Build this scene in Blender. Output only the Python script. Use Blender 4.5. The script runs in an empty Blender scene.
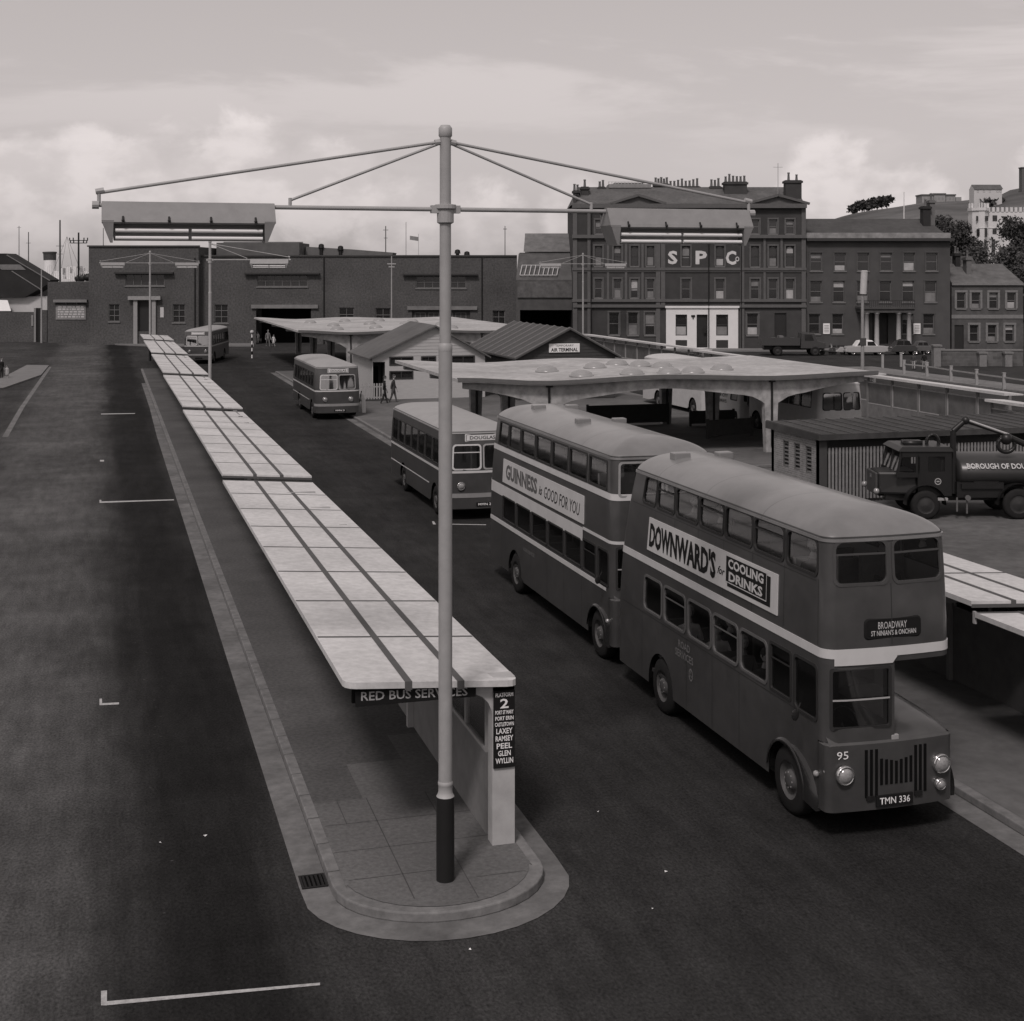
import bpy, bmesh, math, random
from math import radians as R, sin, cos, pi, sqrt, hypot
from mathutils import Vector, Matrix
random.seed(7)
SC = bpy.context.scene
COL = SC.collection
TH = R(16.21)                      # camera yaw against the platform grid (x across, y along)
C_, S_ = cos(TH), sin(TH)
H0 = 8.0
# ---------------------------------------------------------------- camera
cam = bpy.data.cameras.new('camera'); camo = bpy.data.objects.new('camera', cam); COL.objects.link(camo)
camo.location = (0, 0, H0); camo.rotation_euler = (R(90), 0, -TH)
cam.sensor_width = 36; cam.lens = 36*1400/1024; cam.shift_y = -238.5/1024
cam.clip_start = .1; cam.clip_end = 6000
SC.camera = camo
# ---------------------------------------------------------------- light
SUN_EL = R(50); SUN_FR = R(17)    # height; sideways from straight behind the camera
sunv_cam = Vector((sin(-SUN_FR)*cos(SUN_EL), -cos(SUN_FR)*cos(SUN_EL), sin(SUN_EL)))
sunv = Matrix.Rotation(-TH, 3, 'Z') @ sunv_cam
sl = bpy.data.lights.new('sun', 'SUN'); so = bpy.data.objects.new('sun', sl); COL.objects.link(so)
sl.energy = 2.1; sl.angle = R(10); sl.color = (1, .915, .9)
so.rotation_euler = sunv.to_track_quat('Z', 'Y').to_euler(); so.location = (0, -20, 60)
SC.view_settings.view_transform = 'Standard'; SC.view_settings.look = 'None'
SC.view_settings.exposure = 0.0; SC.view_settings.gamma = 1
W = bpy.data.worlds.new('World'); SC.world = W; W.use_nodes = True
def build_world():
    nt = W.node_tree; N = nt.nodes; L = nt.links; N.clear()
    out = N.new('ShaderNodeOutputWorld'); bg = N.new('ShaderNodeBackground'); bg.inputs[1].default_value = .1
    sky = N.new('ShaderNodeTexSky'); sky.sky_type = 'NISHITA'; sky.sun_disc = False
    sky.sun_elevation = SUN_EL; sky.sun_rotation = math.atan2(sunv.x, sunv.y)
    sky.air_density = 1.0; sky.dust_density = 2.5; sky.ozone_density = 1.0
    bw = N.new('ShaderNodeRGBToBW'); L.new(sky.outputs[0], bw.inputs[0])
    # thin high cloud evens the sky out: compress the clear sky's range
    pw = N.new('ShaderNodeMath'); pw.operation = 'POWER'; pw.inputs[1].default_value = .38; L.new(bw.outputs[0], pw.inputs[0])
    ml = N.new('ShaderNodeMath'); ml.operation = 'MULTIPLY'; ml.inputs[1].default_value = 3.5; L.new(pw.outputs[0], ml.inputs[0])
    tc = N.new('ShaderNodeTexCoord')
    def noise(scale, detail, zs, off=(0,0,0), rough=.55, dist=0):
        mp = N.new('ShaderNodeMapping'); mp.inputs['Scale'].default_value = (1, 1, zs); mp.inputs['Location'].default_value = off
        L.new(tc.outputs['Generated'], mp.inputs[0])
        n = N.new('ShaderNodeTexNoise'); n.inputs['Scale'].default_value = scale; n.inputs['Detail'].default_value = detail
        n.inputs['Roughness'].default_value = rough; n.inputs['Distortion'].default_value = dist
        L.new(mp.outputs[0], n.inputs['Vector']); return n
    def rng(src, a, b, c, d, interp='SMOOTHSTEP'):
        m = N.new('ShaderNodeMapRange'); m.interpolation_type = interp
        for i, v in enumerate((a, b, c, d)): m.inputs[i+1].default_value = v
        L.new(src, m.inputs[0]); return m.outputs[0]
    def mul(a, b, op='MULTIPLY'):
        m = N.new('ShaderNodeMath'); m.operation = op
        for i, v in enumerate((a, b)):
            if isinstance(v, (int, float)): m.inputs[i].default_value = v
            else: L.new(v, m.inputs[i])
        return m.outputs[0]
    sep = N.new('ShaderNodeSeparateXYZ'); L.new(tc.outputs['Generated'], sep.inputs[0])
    el = sep.outputs[2]
    wob = noise(17, 8, 1.3, (3.1, .4, .2), .62, .3).outputs[0]; wob = mul(mul(wob, .5, 'SUBTRACT'), 1.7)
    cum = None                                                     # heaped clouds low down, each in its own part of the sky
    for bx, by, br in ((88,160,38),(35,205,60),(130,190,55),(245,180,62),(320,195,60),(190,225,90),(400,232,60),(480,240,60),(570,215,36),(833,180,40),(862,200,40),(820,215,45),(905,222,50),(0,245,80),(1080,200,60),(-90,200,90)):
        d = Vector((S_+C_*(bx-512)/1400, C_-S_*(bx-512)/1400, (272-by)/1400)).normalized()
        vd = N.new('ShaderNodeVectorMath'); vd.operation = 'DISTANCE'; L.new(tc.outputs['Generated'], vd.inputs[0]); vd.inputs[1].default_value = d
        q = mul(mul(vd.outputs['Value'], 1400/br), wob, 'ADD'); q = rng(q, 1.15, .75, 0, 1)
        cum = q if cum is None else mul(cum, q, 'MAXIMUM')
    shade = rng(noise(22, 7, 1.6, (1.3, 2, .5)).outputs[0], .36, .62, .3, 1)
    hi = rng(noise(3.2, 7, 5, (.3, 4.4, 1.2), .6, .4).outputs[0], .46, .60, 0, 1)       # streaks higher up
    hi = mul(hi, rng(el, .05, .15, .1, 1))
    low = rng(el, .25, .0, 0, 1)
    f = mul(mul(mul(cum, shade), .30), mul(hi, .17), 'ADD')
    f = mul(f, mul(low, .05), 'ADD')
    f = mul(f, .91, 'ADD')
    v = mul(ml.outputs[0], f)
    cmb = N.new('ShaderNodeMix'); cmb.data_type = 'RGBA'; cmb.blend_type = 'MULTIPLY'; cmb.inputs[0].default_value = 1
    L.new(v, cmb.inputs[6]); cmb.inputs[7].default_value = (1, .918, .905, 1)
    L.new(cmb.outputs[2], bg.inputs[0]); L.new(bg.outputs[0], out.inputs[0])
build_world()
# ---------------------------------------------------------------- frames of reference
def fw(X, Y, z=0):                 # camera-facing frame (X right, Y away) -> world
    return Vector((C_*X + S_*Y, -S_*X + C_*Y, z))
def gp(px, py, h=0):               # a spot of the photo standing at height h -> world
    Y = (H0-h)*1400/(py-272); return fw((px-512)*Y/1400, Y, h)
def gx(px, Y): return (px-512)*Y/1400
def gz(py, Y): return H0-(py-272)*Y/1400
# ---------------------------------------------------------------- materials
MATS = {}
def mat(name, v, rough=.7, var=.12, scale=3.0, spec=.3, metal=0, bump=0, big=0, bigscale=.15, warm=0, stretch=None, coat=0):
    if name in MATS: return MATS[name]
    m = bpy.data.materials.new(name); m.use_nodes = True; nt = m.node_tree; N = nt.nodes; L = nt.links
    b = N['Principled BSDF']; b.inputs['Roughness'].default_value = rough; b.inputs['Specular IOR Level'].default_value = spec
    b.inputs['Metallic'].default_value = metal; b.inputs['Coat Weight'].default_value = coat; b.inputs['Coat Roughness'].default_value = .12
    tc = N.new('ShaderNodeTexCoord'); mp = N.new('ShaderNodeMapping'); L.new(tc.outputs['Object'], mp.inputs[0])
    if stretch: mp.inputs['Scale'].default_value = stretch
    n = N.new('ShaderNodeTexNoise'); n.inputs['Scale'].default_value = scale; n.inputs['Detail'].default_value = 6; n.inputs['Roughness'].default_value = .65
    L.new(mp.outputs[0], n.inputs['Vector'])
    mr = N.new('ShaderNodeMapRange'); mr.inputs[1].default_value = .28; mr.inputs[2].default_value = .72
    mr.inputs[3].default_value = v*(1-var); mr.inputs[4].default_value = v*(1+var); L.new(n.outputs[0], mr.inputs[0])
    val = mr.outputs[0]
    if big:
        n2 = N.new('ShaderNodeTexNoise'); n2.inputs['Scale'].default_value = bigscale; n2.inputs['Detail'].default_value = 5; L.new(mp.outputs[0], n2.inputs['Vector'])
        m2 = N.new('ShaderNodeMapRange'); m2.inputs[1].default_value = .3; m2.inputs[2].default_value = .7
        m2.inputs[3].default_value = 1-big; m2.inputs[4].default_value = 1+big; L.new(n2.outputs[0], m2.inputs[0])
        mm = N.new('ShaderNodeMath'); mm.operation = 'MULTIPLY'; L.new(val, mm.inputs[0]); L.new(m2.outputs[0], mm.inputs[1]); val = mm.outputs[0]
    cc = N.new('ShaderNodeCombineColor')
    for i, k in enumerate((1+warm, 1, 1-warm)):
        q = N.new('ShaderNodeMath'); q.operation = 'MULTIPLY'; q.inputs[1].default_value = k; L.new(val, q.inputs[0]); L.new(q.outputs[0], cc.inputs[i])
    L.new(cc.outputs[0], b.inputs['Base Color'])
    if bump:
        bp = N.new('ShaderNodeBump'); bp.inputs['Strength'].default_value = bump; bp.inputs['Distance'].default_value = .02
        L.new(n.outputs[0], bp.inputs['Height']); L.new(bp.outputs[0], b.inputs['Normal'])
    m['val'] = val.node.name; MATS[name] = m; return m
def glass(name, tint=.55, rough=.05):
    if name in MATS: return MATS[name]
    m = bpy.data.materials.new(name); m.use_nodes = True; nt = m.node_tree; N = nt.nodes; L = nt.links; N.clear()
    o = N.new('ShaderNodeOutputMaterial'); mx = N.new('ShaderNodeMixShader'); t = N.new('ShaderNodeBsdfTransparent'); g = N.new('ShaderNodeBsdfGlossy')
    t.inputs[0].default_value = (tint, tint, tint, 1); g.inputs['Roughness'].default_value = rough; g.inputs[0].default_value = (.9, .9, .9, 1)
    f = N.new('ShaderNodeFresnel'); f.inputs[0].default_value = 1.5
    a = N.new('ShaderNodeMath'); a.operation = 'MULTIPLY_ADD'; a.inputs[1].default_value = 1.1; a.inputs[2].default_value = .03
    L.new(f.outputs[0], a.inputs[0]); L.new(a.outputs[0], mx.inputs[0]); L.new(t.outputs[0], mx.inputs[1]); L.new(g.outputs[0], mx.inputs[2]); L.new(mx.outputs[0], o.inputs[0])
    MATS[name] = m; return m
def brickmat(name, v, bw=.23, bh=.075, mortar=1.5):
    m = mat(name, v, .85, .2, 2.2, .15, big=.12, bigscale=.35); nt = m.node_tree; N = nt.nodes; L = nt.links
    b = N['Principled BSDF']; val = N[m['val']].outputs[0]
    tc = N.new('ShaderNodeTexCoord'); mp = N.new('ShaderNodeMapping'); mp.inputs['Rotation'].default_value = (R(90), 0, 0)
    L.new(tc.outputs['Object'], mp.inputs[0])
    # use (x+y, z) so that both walls of a corner get courses
    sp = N.new('ShaderNodeSeparateXYZ'); L.new(tc.outputs['Object'], sp.inputs[0]); ad = N.new('ShaderNodeMath'); L.new(sp.outputs[0], ad.inputs[0]); L.new(sp.outputs[1], ad.inputs[1])
    cb = N.new('ShaderNodeCombineXYZ'); L.new(ad.outputs[0], cb.inputs[0]); L.new(sp.outputs[2], cb.inputs[1])
    t = N.new('ShaderNodeTexBrick'); L.new(cb.outputs[0], t.inputs['Vector']); t.inputs['Scale'].default_value = 1
    t.inputs['Brick Width'].default_value = bw; t.inputs['Row Height'].default_value = bh; t.inputs['Mortar Size'].default_value = .009
    t.inputs['Color1'].default_value = (.8, .8, .8, 1); t.inputs['Color2'].default_value = (1.15, 1.15, 1.15, 1); t.inputs['Mortar'].default_value = (mortar,)*3+(1,)
    mx = N.new('ShaderNodeMix'); mx.data_type = 'RGBA'; mx.blend_type = 'MULTIPLY'; mx.inputs[0].default_value = 1
    src = b.inputs['Base Color'].links[0].from_socket; L.new(src, mx.inputs[6]); L.new(t.outputs[0], mx.inputs[7]); L.new(mx.outputs[2], b.inputs['Base Color'])
    return m
# ---------------------------------------------------------------- mesh builder
class MB:
    def __init__(s): s.v = []; s.f = []; s.m = []; s.cur = 0
    def add(s, vs, fs):
        o = len(s.v); s.v += [tuple(p) for p in vs]; s.f += [tuple(i+o for i in f) for f in fs]; s.m += [s.cur]*len(fs); return s
    def mi(s, i): s.cur = i; return s
    def box(s, x0, x1, y0, y1, z0, z1):
        return s.add([(x0,y0,z0),(x1,y0,z0),(x1,y1,z0),(x0,y1,z0),(x0,y0,z1),(x1,y0,z1),(x1,y1,z1),(x0,y1,z1)],
                     [(0,3,2,1),(4,5,6,7),(0,1,5,4),(1,2,6,5),(2,3,7,6),(3,0,4,7)])
    def hexa(s, b, t):               # four bottom, four top corners
        return s.add(list(b)+list(t), [(0,3,2,1),(4,5,6,7),(0,1,5,4),(1,2,6,5),(2,3,7,6),(3,0,4,7)])
    def bar(s, a, b, w, h=None):     # a rectangular bar from a to b
        a, b = Vector(a), Vector(b); h = h or w; d = (b-a).normalized()
        u = d.cross(Vector((0,0,1))); u = Vector((1,0,0)) if u.length < .01 else u.normalized(); n = u.cross(d)
        q = lambda p: [p+u*w/2*i+n*h/2*j for i, j in ((-1,-1),(1,-1),(1,1),(-1,1))]
        return s.hexa(q(a), q(b))
    def cyl(s, a, b, r0, r1=None, n=12, caps=True):
        a, b = Vector(a), Vector(b); r1 = r0 if r1 is None else r1; d = (b-a).normalized()
        u = d.cross(Vector((0,0,1))); u = Vector((1,0,0)) if u.length < .01 else u.normalized(); w = d.cross(u)
        vs = [a+(u*cos(2*pi*i/n)+w*sin(2*pi*i/n))*r0 for i in range(n)]+[b+(u*cos(2*pi*i/n)+w*sin(2*pi*i/n))*r1 for i in range(n)]
        fs = [(i,(i+1)%n,n+(i+1)%n,n+i) for i in range(n)]
        if caps: fs += [tuple(range(n))[::-1], tuple(range(n,2*n))]
        return s.add(vs, fs)
    def tube(s, pts, r, n=8):
        for a, b in zip(pts, pts[1:]): s.cyl(a, b, r, r, n)
        return s
    def prism(s, pts, z0, z1):       # plan outline, counter-clockwise
        n = len(pts); return s.add([(p[0],p[1],z0) for p in pts]+[(p[0],p[1],z1) for p in pts],
                     [tuple(range(n))[::-1], tuple(range(n,2*n))]+[(i,(i+1)%n,n+(i+1)%n,n+i) for i in range(n)])
    def slab(s, pts, y0, y1):        # outline in x,z, thick along y
        n = len(pts); return s.add([(p[0],y0,p[1]) for p in pts]+[(p[0],y1,p[1]) for p in pts],
                     [tuple(range(n)), tuple(range(n,2*n))[::-1]]+[(i,n+i,n+(i+1)%n,(i+1)%n) for i in range(n)])
    def slabx(s, pts, x0, x1):       # outline in y,z, thick along x
        n = len(pts); return s.add([(x0,p[0],p[1]) for p in pts]+[(x1,p[0],p[1]) for p in pts],
                     [tuple(range(n))[::-1], tuple(range(n,2*n))]+[(i,(i+1)%n,n+(i+1)%n,n+i) for i in range(n)])
    def lathe(s, prof, c=(0,0,0), n=16, sx=1, sy=1):   # profile of (r, z)
        c = Vector(c); vs = []; fs = []
        for r, z in prof: vs += [(c.x+r*sx*cos(2*pi*i/n), c.y+r*sy*sin(2*pi*i/n), c.z+z) for i in range(n)]
        for k in range(len(prof)-1):
            for i in range(n): fs.append((k*n+i, k*n+(i+1)%n, (k+1)*n+(i+1)%n, (k+1)*n+i))
        return s.add(vs, fs)
    def ball(s, c, r, sz=1, n=12, m=8, sx=1, sy=1):
        return s.lathe([(r*sin(pi*k/m)+1e-4, -r*sz*cos(pi*k/m)) for k in range(m+1)], c, n, sx, sy)
    def ring(s, outer, inner):
        n = len(outer); return s.add(list(outer)+list(inner), [(i,(i+1)%n,n+(i+1)%n,n+i) for i in range(n)])
    def poly(s, pts): return s.add(pts, [tuple(range(len(pts)))])
    def sheet(s, us, vs_, holes, f, flip=False):   # a wall on a (u,v) grid with openings
        us = sorted(set([round(u,4) for u in us]+[round(h[i],4) for h in holes for i in (0,1)]))
        vs_ = sorted(set([round(u,4) for u in vs_]+[round(h[i],4) for h in holes for i in (2,3)]))
        nu, nv = len(us), len(vs_); V = [f(u, v) for u in us for v in vs_]; F = []
        for i in range(nu-1):
            for j in range(nv-1):
                uc, vc = (us[i]+us[i+1])/2, (vs_[j]+vs_[j+1])/2
                if any(h[0] < uc < h[1] and h[2] < vc < h[3] for h in holes): continue
                q = (i*nv+j, (i+1)*nv+j, (i+1)*nv+j+1, i*nv+j+1); F.append(q[::-1] if flip else q)
        return s.add(V, F)
    def mesh(s, name, mats, smooth=False):
        if smooth:                   # end caps get vertices of their own so that they stay flat
            for i, f in enumerate(s.f):
                if len(f) > 4: o = len(s.v); s.v += [s.v[j] for j in f]; s.f[i] = tuple(range(o, o+len(f)))
        me = bpy.data.meshes.new(name); me.from_pydata(s.v, [], s.f)
        for m in (mats if isinstance(mats, (list, tuple)) else [mats]): me.materials.append(m)
        me.polygons.foreach_set('material_index', s.m)
        if smooth: me.polygons.foreach_set('use_smooth', [len(f) <= 4 for f in s.f])
        me.update(); return me
    def build(s, name, mats, parent=None, smooth=False, loc=None, rz=0, bevel=0, label=None):
        me = s.mesh(name, mats, smooth); o = link(name, me, parent)
        if loc is not None: o.location = loc
        o.rotation_euler.z = rz
        if bevel:
            b = o.modifiers.new('edge', 'BEVEL'); b.width = bevel; b.segments = 2; b.limit_method = 'ANGLE'; b.angle_limit = R(40)
        if label: o['label'] = label
        return o
def link(name, data, parent=None):
    o = bpy.data.objects.new(name, data); COL.objects.link(o)
    if parent is not None: o.parent = parent
    return o
def thing(name, label, cat, loc=(0,0,0), rz=0, group=None):
    o = link(name, None); o.empty_display_size = .2; o.location = loc; o.rotation_euler.z = rz
    return tag(o, label, cat, group)
def tag(o, label, cat, group=None, kind=None):
    if label: o['label'] = label
    if cat: o['category'] = cat
    if group: o['group'] = group
    if kind: o['kind'] = kind
    return o
def struct(o, kind='structure'): o['kind'] = kind; return o
def dup(root, loc, rz=None, label=None, group=None):
    r = root.copy(); COL.objects.link(r); r.location = loc
    if rz is not None: r.rotation_euler.z = rz
    if label: r['label'] = label
    if group: r['group'] = group
    for ch in root.children:
        c = ch.copy(); COL.objects.link(c); c.parent = r
        for g in ch.children:
            d = g.copy(); COL.objects.link(d); d.parent = c
    return r
def rrect(x0, x1, z0, z1, r, n=5):   # rounded rectangle outline in 2-D, counter-clockwise
    pts = []
    for cx, cz, a0 in ((x1-r, z0+r, -90), (x1-r, z1-r, 0), (x0+r, z1-r, 90), (x0+r, z0+r, 180)):
        for k in range(n+1): a = R(a0+90*k/n); pts.append((cx+r*cos(a), cz+r*sin(a)))
    return pts
_fonts = {}
def text(s_, w, h, material, parent, f, name='lettering', bold=.012, shear=0, depth=.004, off=.004, lines=None, label=None):
    """Raised lettering fitted into a w x h box; f(u, v, out) puts it on its surface (u to the right, v up)."""
    cu = bpy.data.curves.new('lettering', 'FONT'); cu.body = s_; cu.size = 1; cu.offset = bold; cu.shear = shear; cu.resolution_u = 2
    cu.align_x = 'CENTER'
    to = bpy.data.objects.new('t', cu); COL.objects.link(to); dg = bpy.context.evaluated_depsgraph_get()
    me = bpy.data.meshes.new_from_object(to.evaluated_get(dg)); bpy.data.objects.remove(to)
    xs = [v.co.x for v in me.vertices]; ys = [v.co.y for v in me.vertices]
    x0, x1, y0, y1 = min(xs), max(xs), min(ys), max(ys)
    for v in me.vertices: v.co = Vector(f((v.co.x-(x0+x1)/2)/(x1-x0)*w, (v.co.y-(y0+y1)/2)/(y1-y0)*h, off))
    me.materials.clear(); me.materials.append(material); me.name = name
    o = link(name, me, parent)
    if label: o['label'] = label
    return o
# ---------------------------------------------------------------- common materials
CONC = mat('concrete', .36, .9, .12, 4, .2, big=.12, bigscale=.4)
ROOFC = mat('roof_sheet', .46, .85, .16, 7, .2, big=.12, bigscale=.5)
ROOFSEAM = mat('roof_seam', .075, .9, .1)
KERB = mat('kerb_stone', .145, .9, .3, 5, .2, big=.15, bigscale=.6)
STEEL = mat('painted_steel', .27, .45, .1, 5, .5)
ALU = mat('aluminium', .3, .5, .08, 4, .4)
DARK = mat('dark_paint', .012, .5, .1, 4, .3)
BLACK = mat('black_rubber', .014, .8, .2, 8, .2)
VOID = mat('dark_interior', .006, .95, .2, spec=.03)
WHITE = mat('white_paint', .62, .6, .07, 4, .3)
LIGHTP = mat('pale_paint', .42, .6, .1, 4, .3)
CHROME = mat('chrome', .65, .15, .05, 4, .6, metal=.9)
LAMPG = mat('lamp_glass', .22, .08, .3, 30, .9)
SCREEN = glass('windscreen_glass', .6)
SCREEN.node_tree.nodes['Math'].inputs[2].default_value = .09
TUBE = mat('fluorescent_tube', .62, .3, .03)
SIGNW = mat('sign_white', .68, .6, .03)
SIGNB = mat('sign_black', .011, .7, .1, spec=.12)
SKIN = mat('skin', .32, .6, .05, 5)
GLASS = glass('bus_glass', .9)
PANE = mat('window_glass', .02, .08, .2, .8, .7)
BLIND = mat('window_blind', .17, .7, .25, 1.2)
SLATE = mat('slate', .085, .75, .25, 3, .3, big=.2, bigscale=.5)
# ================================================================ ground
def asphalt():
    m = mat('asphalt', .033, .92, .55, 26, .08, big=.22, bigscale=.22, bump=.5, stretch=(1, .62, 1)); nt = m.node_tree; N = nt.nodes; L = nt.links
    b = N['Principled BSDF']; src = b.inputs['Base Color'].links[0].from_socket
    g = N.new('ShaderNodeNewGeometry'); sp = N.new('ShaderNodeSeparateXYZ'); L.new(g.outputs['Position'], sp.inputs[0])
    def mth(op, a, c=None):
        q = N.new('ShaderNodeMath'); q.operation = op
        for i, v in enumerate((a, c)):
            if v is None: continue
            if isinstance(v, (int, float)): q.inputs[i].default_value = v
            else: L.new(v, q.inputs[i])
        return q.outputs[0]
    mp = N.new('ShaderNodeMapping'); mp.inputs['Scale'].default_value = (.9, .09, 1); L.new(g.outputs['Position'], mp.inputs[0])
    w = N.new('ShaderNodeTexNoise'); w.inputs['Scale'].default_value = 1; w.inputs['Detail'].default_value = 5; L.new(mp.outputs[0], w.inputs['Vector'])
    xx = mth('ADD', sp.outputs[0], mth('MULTIPLY', mth('SUBTRACT', w.outputs[0], .5), 2.2))
    def band(c, wd, amt):            # oil-darkened strip where buses stand
        d = mth('DIVIDE', mth('ABSOLUTE', mth('SUBTRACT', xx, c)), wd)
        r = N.new('ShaderNodeMapRange'); r.interpolation_type = 'SMOOTHSTEP'; r.inputs[1].default_value = .35; r.inputs[2].default_value = 1.25
        r.inputs[3].default_value = 1-amt; r.inputs[4].default_value = 1; L.new(d, r.inputs[0]); return r.outputs[0]
    k = mth('MULTIPLY', band(1.35, 1.3, .6), band(8.2, 3.3, .22)); k = mth('MULTIPLY', k, band(-2.4, 2.6, -1.1)); k = mth('MULTIPLY', k, band(11, 1.6, .3))
    k = mth('MULTIPLY', k, band(-9.5, 3.0, -.35))
    # drips and tyre streaks
    mp2 = N.new('ShaderNodeMapping'); mp2.inputs['Scale'].default_value = (3.2, .5, 1); L.new(g.outputs['Position'], mp2.inputs[0])
    w2 = N.new('ShaderNodeTexNoise'); w2.inputs['Scale'].default_value = 1; w2.inputs['Detail'].default_value = 6; w2.inputs['Roughness'].default_value = .7; L.new(mp2.outputs[0], w2.inputs['Vector'])
    r2 = N.new('ShaderNodeMapRange'); r2.inputs[1].default_value = .3; r2.inputs[2].default_value = .7; r2.inputs[3].default_value = .74; r2.inputs[4].default_value = 1.26; L.new(w2.outputs[0], r2.inputs[0])
    k = mth('MULTIPLY', k, r2.outputs[0])
    ck = N.new('ShaderNodeTexVoronoi'); ck.feature = 'DISTANCE_TO_EDGE'; ck.inputs['Scale'].default_value = .16; wv = N.new('ShaderNodeVectorMath'); wv.operation = 'ADD'
    wn = N.new('ShaderNodeTexNoise'); wn.inputs['Scale'].default_value = .8; wn.inputs['Detail'].default_value = 6; L.new(g.outputs['Position'], wn.inputs['Vector'])
    ws = N.new('ShaderNodeVectorMath'); ws.operation = 'SCALE'; ws.inputs['Scale'].default_value = 2.4; L.new(wn.outputs['Color'], ws.inputs[0]); L.new(ws.outputs[0], wv.inputs[1]); L.new(g.outputs['Position'], wv.inputs[0]); L.new(wv.outputs[0], ck.inputs['Vector'])
    cr = N.new('ShaderNodeMapRange'); cr.inputs[1].default_value = .002; cr.inputs[2].default_value = .006; cr.inputs[3].default_value = .86; cr.inputs[4].default_value = 1; L.new(ck.outputs['Distance'], cr.inputs[0]); k = mth('MULTIPLY', k, cr.outputs[0])
    sp3 = N.new('ShaderNodeTexNoise'); sp3.inputs['Scale'].default_value = .55; sp3.inputs['Detail'].default_value = 8; sp3.inputs['Roughness'].default_value = .7; L.new(g.outputs['Position'], sp3.inputs['Vector'])
    r3 = N.new('ShaderNodeMapRange'); r3.inputs[1].default_value = .35; r3.inputs[2].default_value = .65; r3.inputs[3].default_value = .8; r3.inputs[4].default_value = 1.2; L.new(sp3.outputs[0], r3.inputs[0]); k = mth('MULTIPLY', k, r3.outputs[0])
    vo = N.new('ShaderNodeTexVoronoi'); vo.inputs['Scale'].default_value = 2.1; L.new(g.outputs['Position'], vo.inputs['Vector'])
    fl = N.new('ShaderNodeMapRange'); fl.inputs[1].default_value = .045; fl.inputs[2].default_value = .028; fl.inputs[3].default_value = 0; fl.inputs[4].default_value = .9; L.new(vo.outputs['Distance'], fl.inputs[0])
    sel = N.new('ShaderNodeMapRange'); sel.inputs[1].default_value = .88; sel.inputs[2].default_value = .9; L.new(vo.outputs['Color'], sel.inputs[0])
    k = mth('ADD', k, mth('MULTIPLY', fl.outputs[0], sel.outputs[0]))
    v2 = N.new('ShaderNodeTexVoronoi'); v2.inputs['Scale'].default_value = 7; L.new(g.outputs['Position'], v2.inputs['Vector'])      # flaking along the edge of the oil strip
    f2 = N.new('ShaderNodeMapRange'); f2.inputs[1].default_value = .17; f2.inputs[2].default_value = .1; f2.inputs[3].default_value = 0; f2.inputs[4].default_value = .8; L.new(v2.outputs['Distance'], f2.inputs[0])
    s2 = N.new('ShaderNodeMapRange'); s2.inputs[1].default_value = .72; s2.inputs[2].default_value = .74; L.new(v2.outputs['Color'], s2.inputs[0])
    e2 = N.new('ShaderNodeMapRange'); e2.inputs[1].default_value = .42; e2.inputs[2].default_value = .1; e2.inputs[3].default_value = 0; e2.inputs[4].default_value = 1; L.new(mth('ABSOLUTE', mth('SUBTRACT', xx, .75)), e2.inputs[0])
    k = mth('ADD', k, mth('MULTIPLY', mth('MULTIPLY', f2.outputs[0], s2.outputs[0]), mth('MULTIPLY', e2.outputs[0], r3.outputs[0])))
    mx = N.new('ShaderNodeMix'); mx.data_type = 'RGBA'; mx.blend_type = 'MULTIPLY'; mx.inputs[0].default_value = 1
    L.new(src, mx.inputs[6]); L.new(k, mx.inputs[7]); L.new(mx.outputs[2], b.inputs['Base Color'])
    return m
ASPH = asphalt()
ground = MB(); N_ = 3000
ground.add([(-N_,-200,0),(N_,-200,0),(N_,N_,0),(-N_,N_,0)], [(0,1,2,3)])
struct(ground.build('ground', ASPH))
PAVE = mat('paving', .082, .9, .3, 14, .12, big=.2, bigscale=.45)
SLAB = mat('paving_slab', .105, .9, .25, 14, .12, big=.14, bigscale=.8)
GUT = mat('gutter_concrete', .125, .9, .24, 5, .2, big=.28, bigscale=.9)
DIRT = mat('yard_surface', .085, .95, .25, 2.5, .15, big=.3, bigscale=.25)
WORN = mat('worn_white_line', .34, .8, .35, 12, .2)
def island(x0, x1, y0, y1, r, name='pavement'):    # raised platform with rounded nose towards the camera
    pts = []
    w = x1-x0
    for k in range(17): a = pi+pi*k/16; pts.append(((x0+x1)/2+w/2*cos(a), y0+r+r*sin(a)))
    pts += [(x1, y1), (x0, y1)]; return pts
XL, XR = 2.80, 5.60
def far_shift(y): return 0
isl = island(XL, XR, 16.75, 118, 1.15)
k = MB(); k.prism(isl, 0, .13); struct(k.build('kerb', KERB, bevel=.02))
inner = [(x+(.16 if x < 4.2 else -.16)*(1 if y > 17.9 else abs(x-4.2)/1.4), y+(.15 if y < 17.9 else -.15)) for x, y in isl]
k = MB(); k.add([(x, y, .134) for x, y in inner], [tuple(range(len(inner)))]); struct(k.build('platform_paving', PAVE))
slabs = MB()
nose = [(x, y) for x, y in inner if y < 18.5]
slabs.add([(x, y, .138) for x, y in nose]+[(XR-.16, 23.4, .138), (4.6, 23.4, .138), (4.6, 22.2, .138), (3.7, 22.2, .138), (3.7, 20.7, .138), (XL+.16, 20.7, .138)], [tuple(range(len(nose)+6))])
jy = [17.35, 18.15, 18.95, 19.75, 20.55]
for j in range(4):
    for i in range(3):
        x0 = 3.08+i*.82; x1 = x0+.80
        pass
struct(slabs.build('paving_slab', SLAB))
jt = MB()
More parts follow.
